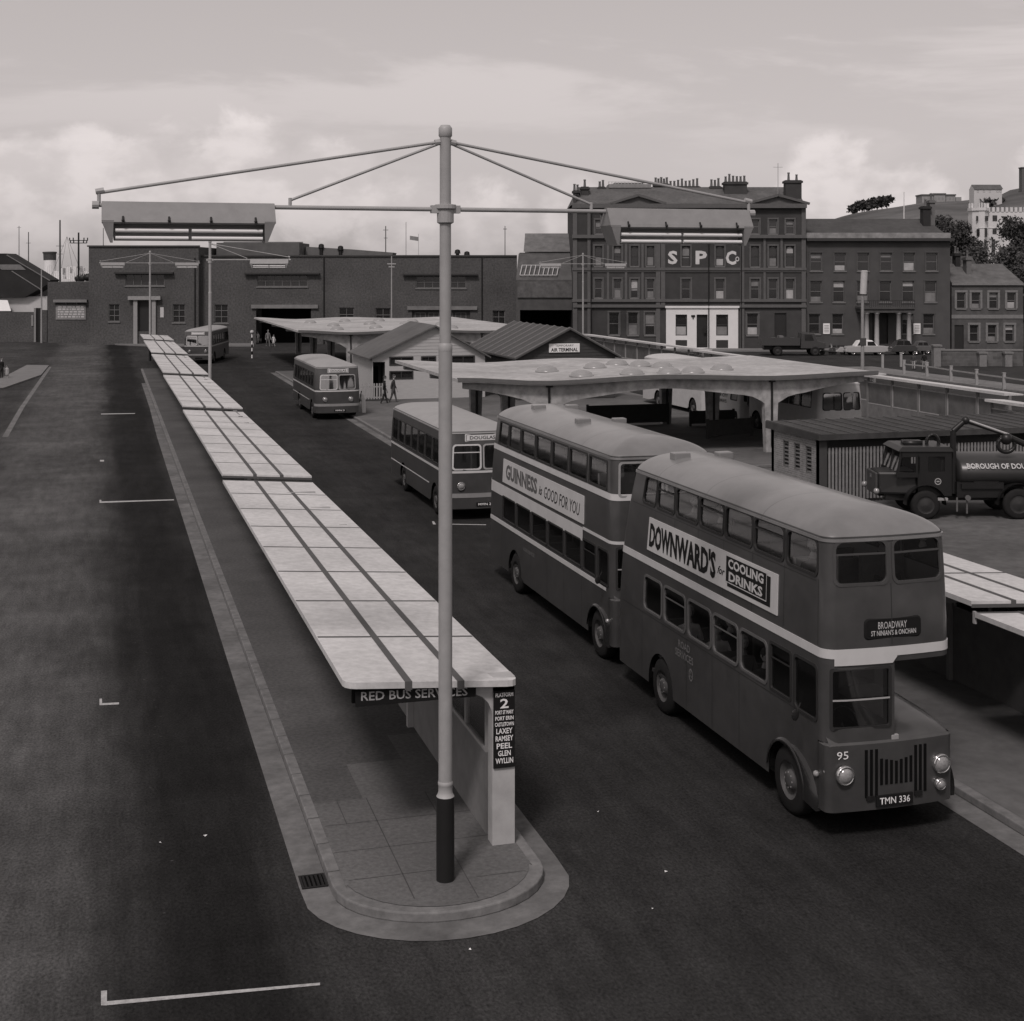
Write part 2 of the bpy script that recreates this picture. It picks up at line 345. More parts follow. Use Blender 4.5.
for a, b, c, d in ((3.72,3.735,17.2,20.7),(4.5,4.512,17.0,18.9),(4.62,4.632,18.9,20.7),(2.98,5.4,18.86,18.872),(3.0,5.4,19.8,19.812),(3.02,4.5,17.95,17.962),(4.64,5.3,17.6,17.61),(3.3,3.312,19.8,20.7)): jt.add([(a,c,.141),(b,c,.141),(b+.02*(d-c>1),d,.141),(a+.02*(d-c>1),d,.141)],[(0,1,2,3)])
for i in range(44):                # joints between the kerb stones
    y = 18.3+i*.93; jt.add([(XL-.001,y,.02),(XL-.001,y+.014,.02),(XL-.001,y+.014,.13),(XL-.001,y,.13),(XL+.15,y,.142),(XL+.15,y+.014,.142),(XL,y+.014,.1315),(XL,y,.1315)], [(0,1,2,3)]); jt.add([(XL,y,.1312),(XL,y+.014,.1312),(XL+.16,y+.014,.1355),(XL+.16,y,.1355)], [(0,1,2,3)])
for i in ():
    a = pi+pi*i/12; c0 = (4.2+1.405*cos(a), 17.9+1.155*sin(a)); c1 = (4.2+1.24*cos(a), 17.9+1.0*sin(a)); tx, ty = -sin(a)*.007, cos(a)*.007
    jt.add([(c0[0]-tx,c0[1]-ty,.132),(c0[0]+tx,c0[1]+ty,.132),(c1[0]+tx,c1[1]+ty,.137),(c1[0]-tx,c1[1]-ty,.137)], [(0,1,2,3)]); jt.add([(c0[0]-tx,c0[1]-ty,.02),(c0[0]+tx,c0[1]+ty,.02),(c0[0]+tx,c0[1]+ty,.131),(c0[0]-tx,c0[1]-ty,.131)], [(0,1,2,3)])
struct(jt.build('paving_joint', mat('joint_dark', .05, .9)))
def gut(outer, inn, name='gutter'):
    g = MB(); n = len(outer); g.add([(x, y, .008) for x, y in outer]+[(x, y, .008) for x, y in inn], [(i, i+1, n+i+1, n+i) for i in range(n-1)]); struct(g.build(name, GUT))
o_, i_ = [], []
for yy in (104, 85, 70, 50, 38, 30, 24, 20, 18.2): o_.append((2.42+(.1 if yy > 80 else 0), yy)); i_.append((XL, yy))
for kk in range(1, 16):
    a = pi+pi*kk/16; o_.append((4.17+1.76*cos(a), 17.9+1.62*sin(a))); i_.append((4.2+1.4*cos(a), 17.9+1.15*sin(a)))
for yy in (18.2, 20, 24, 30, 60): o_.append((5.92, yy)); i_.append((XR, yy))
gut(o_, i_)
# grating of the drain
dr = thing('drain_grating', 'black iron drain grating in the gutter at the platform corner', 'drain', (2.62, 18.35, .012))
g = MB(); g.box(-.17,.17,-.2,-.17,0,.012).box(-.17,.17,.17,.2,0,.012).box(-.17,-.14,-.17,.17,0,.012).box(.14,.17,-.17,.17,0,.012); g.build('frame', DARK, dr)
g = MB(); [g.box(-.13+i*.056, -.10+i*.056, -.17, .17, 0, .01) for i in range(5)]; g.build('bars', DARK, dr)
g = MB(); g.add([(-.17,-.2,-.003),(.17,-.2,-.003),(.17,.2,-.003),(-.17,.2,-.003)], [(0,1,2,3)]); g.build('opening', VOID, dr)
# right-hand platform of the bus lane
k = MB(); k.prism([(12.55,-5),(17.2,-5),(17.2,50),(13.05,50),(13.05,118),(12.75,118),(12.75,45),(12.55,30)], 0, .13)
k.v = k.v[:0]; k.f = []; k.m = []
k.prism([(12.5,-5),(17.0,-5),(17.0,52),(33.0,52),(33.0,112),(13.0,112),(13.0,45),(12.5,30)], 0, .13); struct(k.build('kerb', KERB, bevel=.02))
k = MB(); k.add([(x,y,.134) for x,y in [(12.68,-5),(16.84,-5),(16.84,52.15),(32.85,52.15),(32.85,111.8),(13.15,111.8),(13.15,45),(12.68,30)]], [tuple(range(8))]); struct(k.build('platform_paving', mat('paving_far', .10, .9, .2, 3, .2, big=.25, bigscale=.3)))
gut([(12.08,-5),(12.08,30),(12.58,45),(12.6,112)], [(12.5,-5),(12.5,30),(13.0,45),(13.0,112)])
# lorry park and coach road surfaces
k = MB(); k.add([(x,y,.004) for x,y in [(17,10),(60,10),(60,52),(17,52)]], [(0,1,2,3)]); struct(k.build('lorry_yard', DIRT))
k = MB(); k.prism([(38.0,40),(41.8,40),(41.8,118),(38.0,118)], 0, .12); struct(k.build('coach_platform', KERB))
k = MB(); k.prism([(58.2,60),(61.5,60),(61.5,104),(58.2,104)], 0, .12); struct(k.build('road_island', KERB))
# pavements in front of the buildings, laid square to the camera
def fstrip(name, xa, xb, ya, yb, z, m, slope=0):
    k = MB(); p = [fw(gx(xa, ya), ya), fw(gx(xb, ya), ya+slope), fw(gx(xb, yb), yb+slope), fw(gx(xa, yb), yb)]
    k.prism([(q.x, q.y) for q in p], 0, z); return struct(k.build(name, m))
FARP = mat('far_pavement', .15, .9, .15, 1, .2)
fstrip('pavement', 640, 945, 140.5, 144.5, .13, FARP)
k = MB()
P = [gp(-60,331), gp(0,335.7), gp(60,338.5), gp(118,345.2), gp(150,346.6), gp(254,346.6), gp(254,338), gp(90,335), gp(-60,325)]
k.prism([(p.x,p.y) for p in P], 0, .13); struct(k.build('pavement', FARP))
# pale gutter line and concrete apron at the left
k = MB(); A = [gp(2,437), gp(8,437), gp(24.5,407), gp(51.5,367), gp(48.5,366.5), gp(20,407)]
k.add([(p.x,p.y,.006) for p in A], [(0,1,2,5),(5,2,3,4)]); struct(k.build('gutter', GUT))
k = MB(); A = [gp(-30,393), gp(4,389), gp(41,376), gp(49,366.3), gp(27,366), gp(2,379), gp(-30,385)]
k.prism([(p.x,p.y) for p in A], 0, .1); struct(k.build('pavement', FARP))
# painted bay marks
def line(x0, x1, y0, y1, lab):
    k = MB(); k.add([(x0,y0,.005),(x1,y0,.005),(x1,y1,.005),(x0,y1,.005)], [(0,1,2,3)]); o = k.build('road_marking', WORN); struct(o)
def poly_mark(pts, z=.005):
    k = MB(); k.add([(p.x,p.y,z) for p in pts], [(0,1,2,3)]); struct(k.build('road_marking', WORN))
poly_mark([gp(103,1006), gp(320,985.5), gp(320,983), gp(103,1002)]); poly_mark([gp(101,1006), gp(107,1006), gp(107,991), gp(101,991.5)], .007)
poly_mark([gp(100,705.5), gp(119,704.6), gp(119,702.6), gp(100,703.5)]); poly_mark([gp(99.5,705.5), gp(102,705.5), gp(102,699), gp(99.5,699)], .007)
poly_mark([gp(100,503), gp(174,500.4), gp(174,499.4), gp(100,501.6)]); poly_mark([gp(99.5,503), gp(101.3,503), gp(101.3,500), gp(99.5,500)], .007)
poly_mark([gp(100,461.6), gp(104,461.6), gp(104,460), gp(100,460)]); poly_mark([gp(101,414.5), gp(135,413.8), gp(135,413.2), gp(101,413.7)])
poly_mark([gp(452,524.6), gp(486,525.2), gp(486,524.6), gp(452,524)]); poly_mark([gp(433,524.5), gp(436,524.5), gp(434,521.5), gp(432,521.5)])
# scraps of litter
for i, (x, y, s) in enumerate([(666,872,.022),(205,836,.03),(160,843,.02),(653,909,.016),(598,812,.016),(470,950,.016)]):
    p = gp(x, y); k = MB(); k.add([(-s,-s*.6,.006),(s,-s*.7,.012),(s*.9,s*.6,.006),(-s*.7,s*.7,.02)], [(0,1,2,3)])
    o = k.build('litter', SIGNW, loc=(p.x,p.y,0), rz=i)
    tag(o, ['small white paper scrap on the road right of the platform nose','white paper scrap on the left roadway beside the oil stain','tiny paper scrap far left of the drain grating','tiny scrap of paper below the right-hand platform corner','tiny scrap on the road just right of the platform apron','tiny scrap on the road in front of the platform nose'][i], 'litter', 'paper scraps on the road')
# ================================================================ lamp posts
def lamp_mast(loc, label, rz=0, arms=(-1, 1), group='tall two-armed lamp masts', detail=True):
    t = thing('lamp_mast', label, 'lamp post', loc, rz, group)
    m = MB(); m.cyl((0,0,1.3),(0,0,7.0),.09,.088,20).cyl((0,0,7.05),(0,0,9.8),.076,.072,20); m.build('pole', STEEL, t, True)
    m = MB(); m.cyl((0,0,.0),(0,0,1.22),.118,.118,20); m.build('pole_base', DARK, t, True)
    m = MB(); m.lathe([(.118,1.22),(.1,1.25),(.092,1.28),(.092,1.36),(.098,1.37),(.098,1.4),(.09,1.42)]); m.build('collar', ALU, t, True); m = MB(); m.lathe([(.09,6.98),(.092,7.0),(.092,7.05),(.077,7.08)]); m.build('collar', ALU, t, True)
    m = MB(); m.lathe([(.072,9.74),(.088,9.76),(.088,9.86),(.06,9.9),(.001,9.905)], n=20); m.build('cap', ALU, t, True)
    m = MB(); m.lathe([(.078,8.68),(.11,8.7),(.11,8.86),(.14,8.88),(.14,8.93),(.078,8.94)], (0,0,-.06), 16); m.box(-.19,.19,-.05,.05,8.76,8.86); m.build('bracket', ALU, t)
    for s in arms:
        a = MB(); a.cyl((s*.1,0,8.81),(s*4.34,0,8.81),.03,.027,10); ao = a.build('arm', STEEL, t, True)
        e = MB(); e.cyl((s*4.3,0,8.81),(s*4.38,0,8.81),.05,.05,10).cyl((s*4.3,0,8.8),(s*4.3,0,8.98),.022,.022,8).cyl((s*4.34,0,8.97),(s*4.24,0,8.99),.035,.035,8).cyl((s*2.0,0,8.8),(s*2.0,0,8.93),.022,.022,8).cyl((s*.07,0,9.68),(s*.14,0,9.67),.04,.04,8); e.build('clamp', ALU, ao)
        a = MB(); a.cyl((s*.08,0,9.68),(s*4.28,0,8.96),.02,.02,8); a.build('tie_rod', STEEL, t, True)
        a = MB(); a.cyl((s*.08,0,9.66),(s*2.0,0,8.9),.018,.018,8); a.build('tie_rod', STEEL, t, True)
        x0, x1 = sorted((s*2.2, s*4.27))
        # hood: trough open to the front and below, lamps inside
        f = MB(); prof = [(-.22,8.60),(-.20,8.64),(-.06,8.85),(.05,8.86),(.2,8.78),(.22,8.60)]
        n = len(prof)
        vs = [(x0+.0,y,z) for y,z in prof]+[(x1-.0,y,z) for y,z in prof]+[(x0+.02,y*.93,z-.02) for y,z in prof]+[(x1-.02,y*.93,z-.02) for y,z in prof]
        fs = [(i,i+1,n+i+1,n+i) for i in range(n-1)]+[(2*n+i,3*n+i,3*n+i+1,2*n+i+1) for i in range(n-1)]+[(0,2*n,3*n,n),(n-1,2*n-1,4*n-1,3*n-1)]
        f.add(vs, fs)
        for xe, sg in ((x0, 1), (x1, -1)):
            f.hexa([(xe+sg*.10,-.19,8.36),(xe+sg*.13,-.19,8.36),(xe+sg*.13,.19,8.36),(xe+sg*.10,.19,8.36)], [(xe,-.22,8.62),(xe+sg*.14,-.22,8.62),(xe+sg*.14,.22,8.62),(xe,.22,8.62)])
            f.hexa([(xe,-.21,8.62),(xe+sg*.03,-.21,8.62),(xe+sg*.03,.21,8.62),(xe,.21,8.62)], [(xe,-.05,8.85),(xe+sg*.03,-.05,8.85),(xe+sg*.03,.05,8.85),(xe,.05,8.85)])
        hood = f.build('lamp_hood', mat('hood_enamel', .19, .5, .12, 5, .4), t)
        f = MB(); f.hexa([(x0+.14,.0,8.38),(x1-.14,.0,8.38),(x1-.14,.02,8.38),(x0+.14,.02,8.38)], [(x0+.1,.0,8.72),(x1-.1,.0,8.72),(x1-.1,.02,8.72),(x0+.1,.02,8.72)]); f.build('reflector', STEEL, hood)
        f = MB(); f.box(x0+.14,x1-.14,-.1,-.005,8.56,8.62); f.build('ballast_tray', mat('dark_steel',.2,.5), hood)
        for yy, zz in ((-.17, 8.50), (-.17, 8.41)):
            f = MB(); f.cyl((x0+.16,yy,zz),((x0+x1)/2-.02,yy,zz),.024,.024,10).cyl(((x0+x1)/2+.02,yy,zz),(x1-.16,yy,zz),.024,.024,10); f.build('tube', TUBE, hood, True)
        if detail:
            f = MB()
            for q in (.12, .38, .62, .88):
                xx = x0+(x1-x0)*q; f.cyl((xx,-.235,8.58),(xx,-.2,8.67),.013,.013,6).ball((xx,-.235,8.62),.02,1,8,6)
            f.build('clip', DARK, hood)
    return t
m0 = lamp_mast((4.23, 17.64, .13), 'tall near lamp mast with black base on the nose of the central platform')
m0.location.z = 0
p = fw(gx(150,126),126); lamp_mast((p.x,p.y,0), 'distant two-armed lamp mast at the far end of the long shelter', detail=False)
p = fw(gx(583,140),140); lamp_mast((p.x,p.y,0), 'distant two-armed lamp mast in front of the four-storey building', -TH, detail=False)
p = fw(gx(210,76),76); lamp_mast((p.x,p.y,-.15), 'single-armed lamp mast standing beside the middle of the long shelter', -TH, arms=(1,), group='tall lamp masts', detail=False)
# ================================================================ long shelter
ROOFC2 = None
sh = thing('bus_shelter', 'long narrow platform shelter with pale stepped roof and dark seams', 'shelter', (0,0,0))
secs = [(18.35,38.2),(38.3,58.2),(58.3,78.2),(78.3,98.2),(98.3,118.2),(118.3,130)]
def roof_section(parent, y0, y1, xl, xr, zl, zr, first=False, tilt=.10, name='roof'):
    r = MB(); n = 8; d = .085; c = .16
    if first: out = [(xl, y1), (xl, y0+c)]+[(xl+c-c*cos(a), y0+c-c*sin(a)) for a in (R(30),R(60),R(90))]+[(xr-c+c*sin(a), y0+c-c*cos(a)) for a in (0,R(30),R(60),R(90))]+[(xr, y1)]
    else: out = [(xl, y1), (xl, y0), (xr, y0), (xr, y1)]
    zt = lambda x, y: zl+(zr-zl)*(x-xl)/(xr-xl)+tilt*(1-(y-y0)/(y1-y0))-tilt
    k = len(out); top = [(x, y, zt(x, y)+.0) for x, y in out]; bot = [(x, y, zt(x, y)-d) for x, y in out]
    r.add(top+bot, [tuple(range(k)), tuple(range(k, 2*k))[::-1]]+[(i, k+i, k+(i+1)%k, (i+1)%k) for i in range(k)])
    ro = r.build(name, ROOFC, parent)
    s = MB()
    for q in (.36, .66):
        x = xl+(xr-xl)*q; w = .05
        ya = y0-.004
        s.add([(x-w,ya,zt(x,y0)+.006),(x+w,ya,zt(x,y0)+.006),(x+w,y1,zt(x,y1)+.006),(x-w,y1,zt(x,y1)+.006),(x-w,ya,zt(x,y0)-.11),(x+w,ya,zt(x,y0)-.11)], [(0,1,2,3),(4,5,1,0)])
    ny = 8
    for i in range(1, ny):
        y = y0+(y1-y0)*i/ny; w = .036
        s.add([(xl+.01,y-w,zt(xl,y)+.004),(xr-.01,y-w,zt(xr,y)+.004),(xr-.01,y+w,zt(xr,y)+.004),(xl+.01,y+w,zt(xl,y)+.004)], [(0,1,2,3)])
    if not first: s.add([(xl,y0-.003,zt(xl,y0)-.11),(xr,y0-.003,zt(xr,y0)-.11),(xr,y0-.003,zt(xr,y0)-.05),(xl,y0-.003,zt(xl,y0)-.05)], [(0,1,2,3)])
    s.add([(xl+.01,y1-.1,zt(xl,y1)+.003),(xr-.01,y1-.1,zt(xr,y1)+.003),(xr-.01,y1-.0,zt(xr,y1)+.003),(xl+.01,y1-.0,zt(xl,y1)+.003)], [(0,1,2,3)])
    s.build('seam', ROOFSEAM, ro)
    return zt
for i, (a, b) in enumerate(secs):
    roof_section(sh, a, b, 3.03, 5.43, 2.58+.0*i, 2.42, i == 0, .15)
PAN = mat('shelter_panel', .17, .8, .15, 3, .25, big=.15, bigscale=.5)
POSTM = mat('shelter_post', .32, .8, .1, 3)
def wall_bays(parent, x, ys, zp, xt=.06, glass_top=1.28):
    for y0, y1 in zip(ys, ys[1:]):
        m = MB(); m.box(x, x+xt, y0+.06, y1-.06, .14, glass_top); m.build('panel', PAN, parent)
        m = MB()
        for a, b, c, d in ((y0+.06,y1-.06,glass_top,glass_top+.05),(y0+.06,y1-.06,zp-.3,zp-.25),(y0+.06,y0+.1,glass_top+.05,zp-.3),(y1-.1,y1-.06,glass_top+.05,zp-.3),((y0+y1)/2-.02,(y0+y1)/2+.02,glass_top+.05,zp-.3)):
            m.box(x-.01, x+.04, a, b, c, d)
        wf = m.build('window', POSTM, parent)
        m = MB(); m.box(x+.01, x+.02, y0+.1, y1-.1, glass_top+.05, zp-.3); m.build('pane', GLASS, wf)
ys = [18.85+i*2.46 for i in range(46)]
wall_bays(sh, 5.12, [y for y in ys[:13]], 2.3)
for i, y in enumerate(ys[1:13]): 
    m = MB(); m.box(5.02,5.2,y-.06,y+.06,.13,2.34); m.box(4.2,5.2,y-.04,y+.04,2.24,2.35); m.build('post', POSTM, sh)
m = MB(); m.box(5.12,5.18,48.5,130,.14,1.3); m.box(5.12,5.18,48.5,130,2.1,2.3)
for y in ys[13:]: m.box(5.03,5.19,y-.06,y+.06,.13,2.34)
m.build('panel', PAN, sh)
m = MB(); m.box(5.1,5.42,18.5,18.74,.13,2.36); m.box(4.3,5.42,18.5,18.74,2.24,2.44)
arc = [(5.1,1.9)]+[(5.1-.32*(1-cos(a)), 1.9+.34*sin(a)) for a in (R(15),R(35),R(55),R(75),R(90))]+[(5.1,2.25)]
m.slab(arc[::-1], 18.51, 18.73); m.build('end_pillar', CONC, sh, bevel=.012)
m = MB(); m.box(3.2,5.25,18.74,18.80,2.18,2.4); fb = m.build('fascia_board', SIGNB, sh)
m = MB(); m.box(3.2,4.85,18.44,18.48,2.22,2.42); nb = m.build('name_board', SIGNB, sh)
text('RED BUS SERVICES', 1.46, .12, mat('sign_grey',.3,.6), nb, lambda u,v,o: (4.0+u, 18.44-o, 2.33+v-.035*u))
m = MB(); m.box(5.11,5.41,18.47,18.5,1.2,2.26); pb = m.build('platform_sign', SIGNB, sh)
rows = [('PLATFORM',.055,.25),('2',.13,.12),('PORT ST MARY',.055,.26),('PORT ERIN',.055,.26),('CASTLETOWN',.055,.27),('LAXEY',.075,.23),('RAMSEY',.075,.25),('PEEL',.075,.22),('GLEN',.075,.18),('WYLLIN',.075,.25)]
z = 2.23
for s, h, w in rows:
    text(s, w, h, SIGNW, pb, lambda u,v,o,zz=z-h/2: (5.26+u, 18.47-o, zz+v), bold=.02); z -= h+.027
# ================================================================ near shelter at the right
WORN2 = mat('faint_line', .12, .9, .3, 8)
sr = thing('bus_shelter', 'pale-roofed shelter beside the front of the leading bus, right edge', 'shelter', (0,0,0))
roof_section(sr, 20.1, 38, 13.75, 16.0, 2.56, 2.44, False, .06)
roof_section(sr, 4.0, 20.0, 13.75, 16.0, 2.46, 2.34, False, .06)
ys2 = [4.4+i*2.4 for i in range(15)]
DPAN = mat('dark_panel', .10, .8, .2, 3)
for y0, y1 in zip(ys2, ys2[1:]):
    m = MB(); m.box(15.7,15.76,y0+.05,y1-.05,.14,1.5); m.build('panel', DPAN, sr)
    m = MB()
    for a, b, c, d in ((y0+.05,y1-.05,1.5,1.56),(y0+.05,y1-.05,2.1,2.16),(y0+.05,y0+.1,1.56,2.1),(y1-.1,y1-.05,1.56,2.1),((y0+y1)/2-.02,(y0+y1)/2+.02,1.56,2.1)): m.box(15.69,15.75,a,b,c,d)
    wf = m.build('window', DPAN, sr); m = MB(); m.box(15.71,15.72,y0+.1,y1-.1,1.56,2.1); m.build('pane', GLASS, wf)
for y in ys2:
    m = MB(); m.box(15.62,15.8,y-.05,y+.05,.13,2.34); m.box(13.95,15.8,y-.04,y+.04,2.27,2.36); m.build('post', mat('grey_post',.16,.7), sr)
m = MB(); m.box(13.76,13.8,20.02,20.08,2.2,2.4); m.box(14.5,14.56,18.9,18.96,.13,2.3); m.box(14.5,14.56,17.2,17.26,.13,2.3); m.build('post', POSTM, sr)
# ================================================================ buses
RED = mat('bus_paint_red', .046, .32, .2, 2.6, .5, coat=.35, big=.14, bigscale=.7)
CREAM = mat('bus_paint_cream', .46, .4, .08, 2, .4)
BROOF = mat('bus_roof_paint', .15, .34, .2, 1.3, .5, big=.16, bigscale=.6, coat=.35)
def seam_lines(m, pitch, amt):       # joints between the sheets of a panelled roof
    nt = m.node_tree; N = nt.nodes; L = nt.links; b = N['Principled BSDF']; src = b.inputs['Base Color'].links[0].from_socket
    tc = N.new('ShaderNodeTexCoord'); sp = N.new('ShaderNodeSeparateXYZ'); L.new(tc.outputs['Object'], sp.inputs[0])
    a = N.new('ShaderNodeMath'); a.operation = 'PINGPONG'; a.inputs[1].default_value = pitch/2; L.new(sp.outputs[1], a.inputs[0])
    r = N.new('ShaderNodeMapRange'); r.inputs[1].default_value = .008; r.inputs[2].default_value = .022; r.inputs[3].default_value = 1-amt; r.inputs[4].default_value = 1; L.new(a.outputs[0], r.inputs[0])
    mx = N.new('ShaderNodeMix'); mx.data_type = 'RGBA'; mx.blend_type = 'MULTIPLY'; mx.inputs[0].default_value = 1; L.new(src, mx.inputs[6]); L.new(r.outputs[0], mx.inputs[7]); L.new(mx.outputs[2], b.inputs['Base Color'])
seam_lines(BROOF, 2.1, .35)
RUBBERTRIM = mat('window_rubber', .02, .6, .1)
SEATM = mat('seat_cloth', .09, .85, .2, 9)
FLOORM = mat('bus_floor', .03, .9, .2)
BCEIL = mat('bus_lining', .30, .7, .06)
BRIGHTG = glass('raked_windscreen', .6); BRIGHTG.node_tree.nodes['Math'].inputs[2].default_value = .3
class Shell:
    """Plan outline of a bus body (rounded rectangle with a bowed front) lifted through z with tumblehome."""
    def __init__(s, w, L, rc=.2, bow=.1, tumble=.05, z1=2.6, z2=4.25, rake=.04, rrake=.1, rz0=1.4):
        s.rrake, s.rz0 = rrake, rz0
        s.w, s.L, s.rc, s.bow, s.tum, s.z1, s.z2, s.rake = w, L, rc, bow, tumble, z1, z2, rake
        s.sl = L-2*rc; s.fl = w-2*rc; s.al = pi/2*rc
        s.T = 2*s.sl+2*s.fl+4*s.al
    def PL(s, y): return s.L-s.rc-y if y > s.rc else s.sl+(s.rc-y)*pi/2*.9
    def PF(s, x): return s.sl+s.al+(x+s.w/2-s.rc)
    def PR(s, y): return s.sl+s.fl+2*s.al+(y-s.rc)
    def PB(s, x): return 2*s.sl+s.fl+3*s.al+(s.w/2-s.rc-x)
    def pt(s, p, z, off=0):
        w, L, rc = s.w/2, s.L, s.rc; p = p % s.T
        def arc(cx, cy, a0, t): a = a0+t/rc; return (cx+rc*cos(a), cy+rc*sin(a), cos(a), sin(a))
        if p < s.sl: x, y, nx, ny = -w, L-rc-p, -1, 0
        elif p < s.sl+s.al: x, y, nx, ny = arc(-w+rc, rc, pi, p-s.sl)
        elif p < s.sl+s.al+s.fl: x, y, nx, ny = -w+rc+(p-s.sl-s.al), 0, 0, -1
        elif p < s.sl+2*s.al+s.fl: x, y, nx, ny = arc(w-rc, rc, 1.5*pi, p-s.sl-s.al-s.fl)
        elif p < 2*s.sl+2*s.al+s.fl: x, y, nx, ny = w, rc+(p-s.sl-2*s.al-s.fl), 1, 0
        elif p < 2*s.sl+3*s.al+s.fl: x, y, nx, ny = arc(w-rc, L-rc, 0, p-2*s.sl-2*s.al-s.fl)
        elif p < 2*s.sl+3*s.al+2*s.fl: x, y, nx, ny = w-rc-(p-2*s.sl-3*s.al-s.fl), L, 0, 1
        else: x, y, nx, ny = arc(-w+rc, L-rc, pi/2, p-2*s.sl-3*s.al-2*s.fl)
        q = max(0, min(1, (z-s.z1)/(s.z2-s.z1))); k = 1-s.tum*q**1.5/w
        x = x*k; fr = max(0, 1-y/.8)
        y += s.bow*(x/w)**2*fr + s.rake*q*q*fr*2
        rr = max(0, 1-(L-y)/2.6); q2 = max(0, min(1, (z-s.rz0)/(s.z2-s.rz0))); y -= s.rrake*q2**1.8*rr
        return (x+nx*off, y+ny*off, z)
    def ps(s, a=0, b=None):
        b = s.T if b is None else b; out = {round(a,4), round(b,4)}
        def seg(q0, q1, n):
            for i in range(n+1):
                v = q0+(q1-q0)*i/n
                if a < v < b: out.add(round(v,4))
        c = 0
        for ln, n in ((s.sl,9),(s.al,6),(s.fl,6),(s.al,6),(s.sl,9),(s.al,6),(s.fl,5),(s.al,6)): seg(c, c+ln, n); c += ln
        return sorted(out)
def band(sh, a, b, z0, z1, name, m, parent, off=.006, label=None):
    k = MB(); k.sheet(sh.ps(a, b), [z0, z1], [], lambda p, z: sh.pt(p, z, off)); n = len(k.v)
    # give it real thickness at its edges
    k.sheet(sh.ps(a, b), [0, 1], [], lambda p, e: sh.pt(p, z0, off if e else 0)); k.sheet(sh.ps(a, b), [0, 1], [], lambda p, e: sh.pt(p, z1, 0 if e else off))
    return k.build(name, m, parent, True, label=label)
def bus_window(sh, h, parent, r=.09, frame=None, vent=False, name='window', m_=.03, thick=.012):
    fr_ = sh.sl+sh.al*.9 < (h[0]+h[1])/2 < sh.sl+sh.al*1.1+sh.fl
    p0, p1, z0, z1 = h; frame = frame or RUBBERTRIM
    n = 5; f3 = lambda off: (lambda q: sh.pt(q[0], q[1], off))
    o = rrect(p0-m_, p1+m_, z0-m_, z1+m_, r+m_*.6, n); i = rrect(p0+.012, p1-.012, z0+.012, z1-.012, r, n)
    k = MB(); k.ring([f3(thick)(q) for q in o], [f3(thick)(q) for q in i]); k.ring([f3(thick)(q) for q in i], [f3(-.03)(q) for q in i])
    k.ring([f3(0)(q) for q in o], [f3(thick)(q) for q in o])
    if vent:
        zz = z1-(z1-z0)*.3; k.sheet([p0, p1], [zz-.015, zz+.015], [], lambda p, z: sh.pt(p, z, .004))
    w = k.build(name, frame, parent)
    k = MB(); k.sheet([p0, (p0*3+p1)/4, (p0+p1)/2, (p0+3*p1)/4, p1], [z0, z1], [], lambda p, z: sh.pt(p, z, -.018)); k.build('pane', (BRIGHTG if getattr(sh, 'coach', 0) or (fr_ and getattr(sh, 'single', 0)) else SCREEN) if fr_ else GLASS, w, True)
    return w
def bus_roof(sh, z, h, parent, m, q0=.5, name='roof', front=1.5, nring=9):
    k = MB(); ps_ = sh.ps(0, sh.T)[:-1]; n = len(ps_); W2 = sh.w/2; vs = []
    for j in range(nring+1):
        d = (j/nring)**1.9*(W2-.04); zz = z+h*(1-(1-d/W2)**2.3)**.62
        for p in ps_:
            x, y, _ = sh.pt(p, min(z, sh.z2)); 
            fx = (1-d/W2); yc = min(max(y, W2*front), sh.L-W2*1.1)
            vs.append((x*fx, yc+(y-yc)*fx, zz))
    fs = [(j*n+i, j*n+(i+1)%n, (j+1)*n+(i+1)%n, (j+1)*n+i) for j in range(nring) for i in range(n)]
    fs.append(tuple(range(nring*n, nring*n+n)))
    k.add(vs, fs); o = k.build(name, m, parent, True)
    g = MB(); g.sheet(sh.ps(), [0, 1], [], lambda p, e: sh.pt(p, z-.03, .02 if e else 0)); g.sheet(sh.ps(), [z-.03, z+.012], [], lambda p, zz: sh.pt(p, zz, .02)); g.sheet(sh.ps(), [0, 1], [], lambda p, e: sh.pt(p, z+.012, -.01 if e else .02))
    g.build('gutter', m, o, True); return o
def wheel(parent, x, y, r=.5, w=.26, side=-1, hubm=None):
    a, b = x, x-side*w
    k = MB(); n = 24; prof = [(r*.56,0),(r*.86,-.0),(r*.97,.03),(r,.07),(r,w-.05),(r*.9,w),(r*.5,w)]
    vs = []; 
    for rr, d in prof: vs += [(a-side*d, y+rr*cos(2*pi*i/n), r+rr*sin(2*pi*i/n)) for i in range(n)]
    fs = [(q*n+i, q*n+(i+1)%n, (q+1)*n+(i+1)%n, (q+1)*n+i) for q in range(len(prof)-1) for i in range(n)]
    k.add(vs, fs); wo = k.build('wheel', BLACK, parent, True)
    k = MB(); prof = [(r*.57,.01),(r*.5,.05),(r*.46,.09),(r*.3,.07),(r*.27,.01),(r*.14,-.01),(.001,-.01)]
    vs = []
    for rr, d in prof: vs += [(a-side*d, y+rr*cos(2*pi*i/n), r+rr*sin(2*pi*i/n)) for i in range(n)]
    k.add(vs, [(q*n+i, q*n+(i+1)%n, (q+1)*n+(i+1)%n, (q+1)*n+i) for q in range(len(prof)-1) for i in range(n)])
    k.build('hub', hubm or mat('wheel_hub', .06, .5, .2, 8), wo, True)
    k = MB()
    for i in range(8): a_ = 2*pi*i/8; k.cyl((a+side*.0, y+r*.22*cos(a_), r+r*.22*sin(a_)), (a-side*.05, y+r*.22*cos(a_), r+r*.22*sin(a_)), .014, .014, 6)
    k.build('wheel_nut', STEEL, wo)
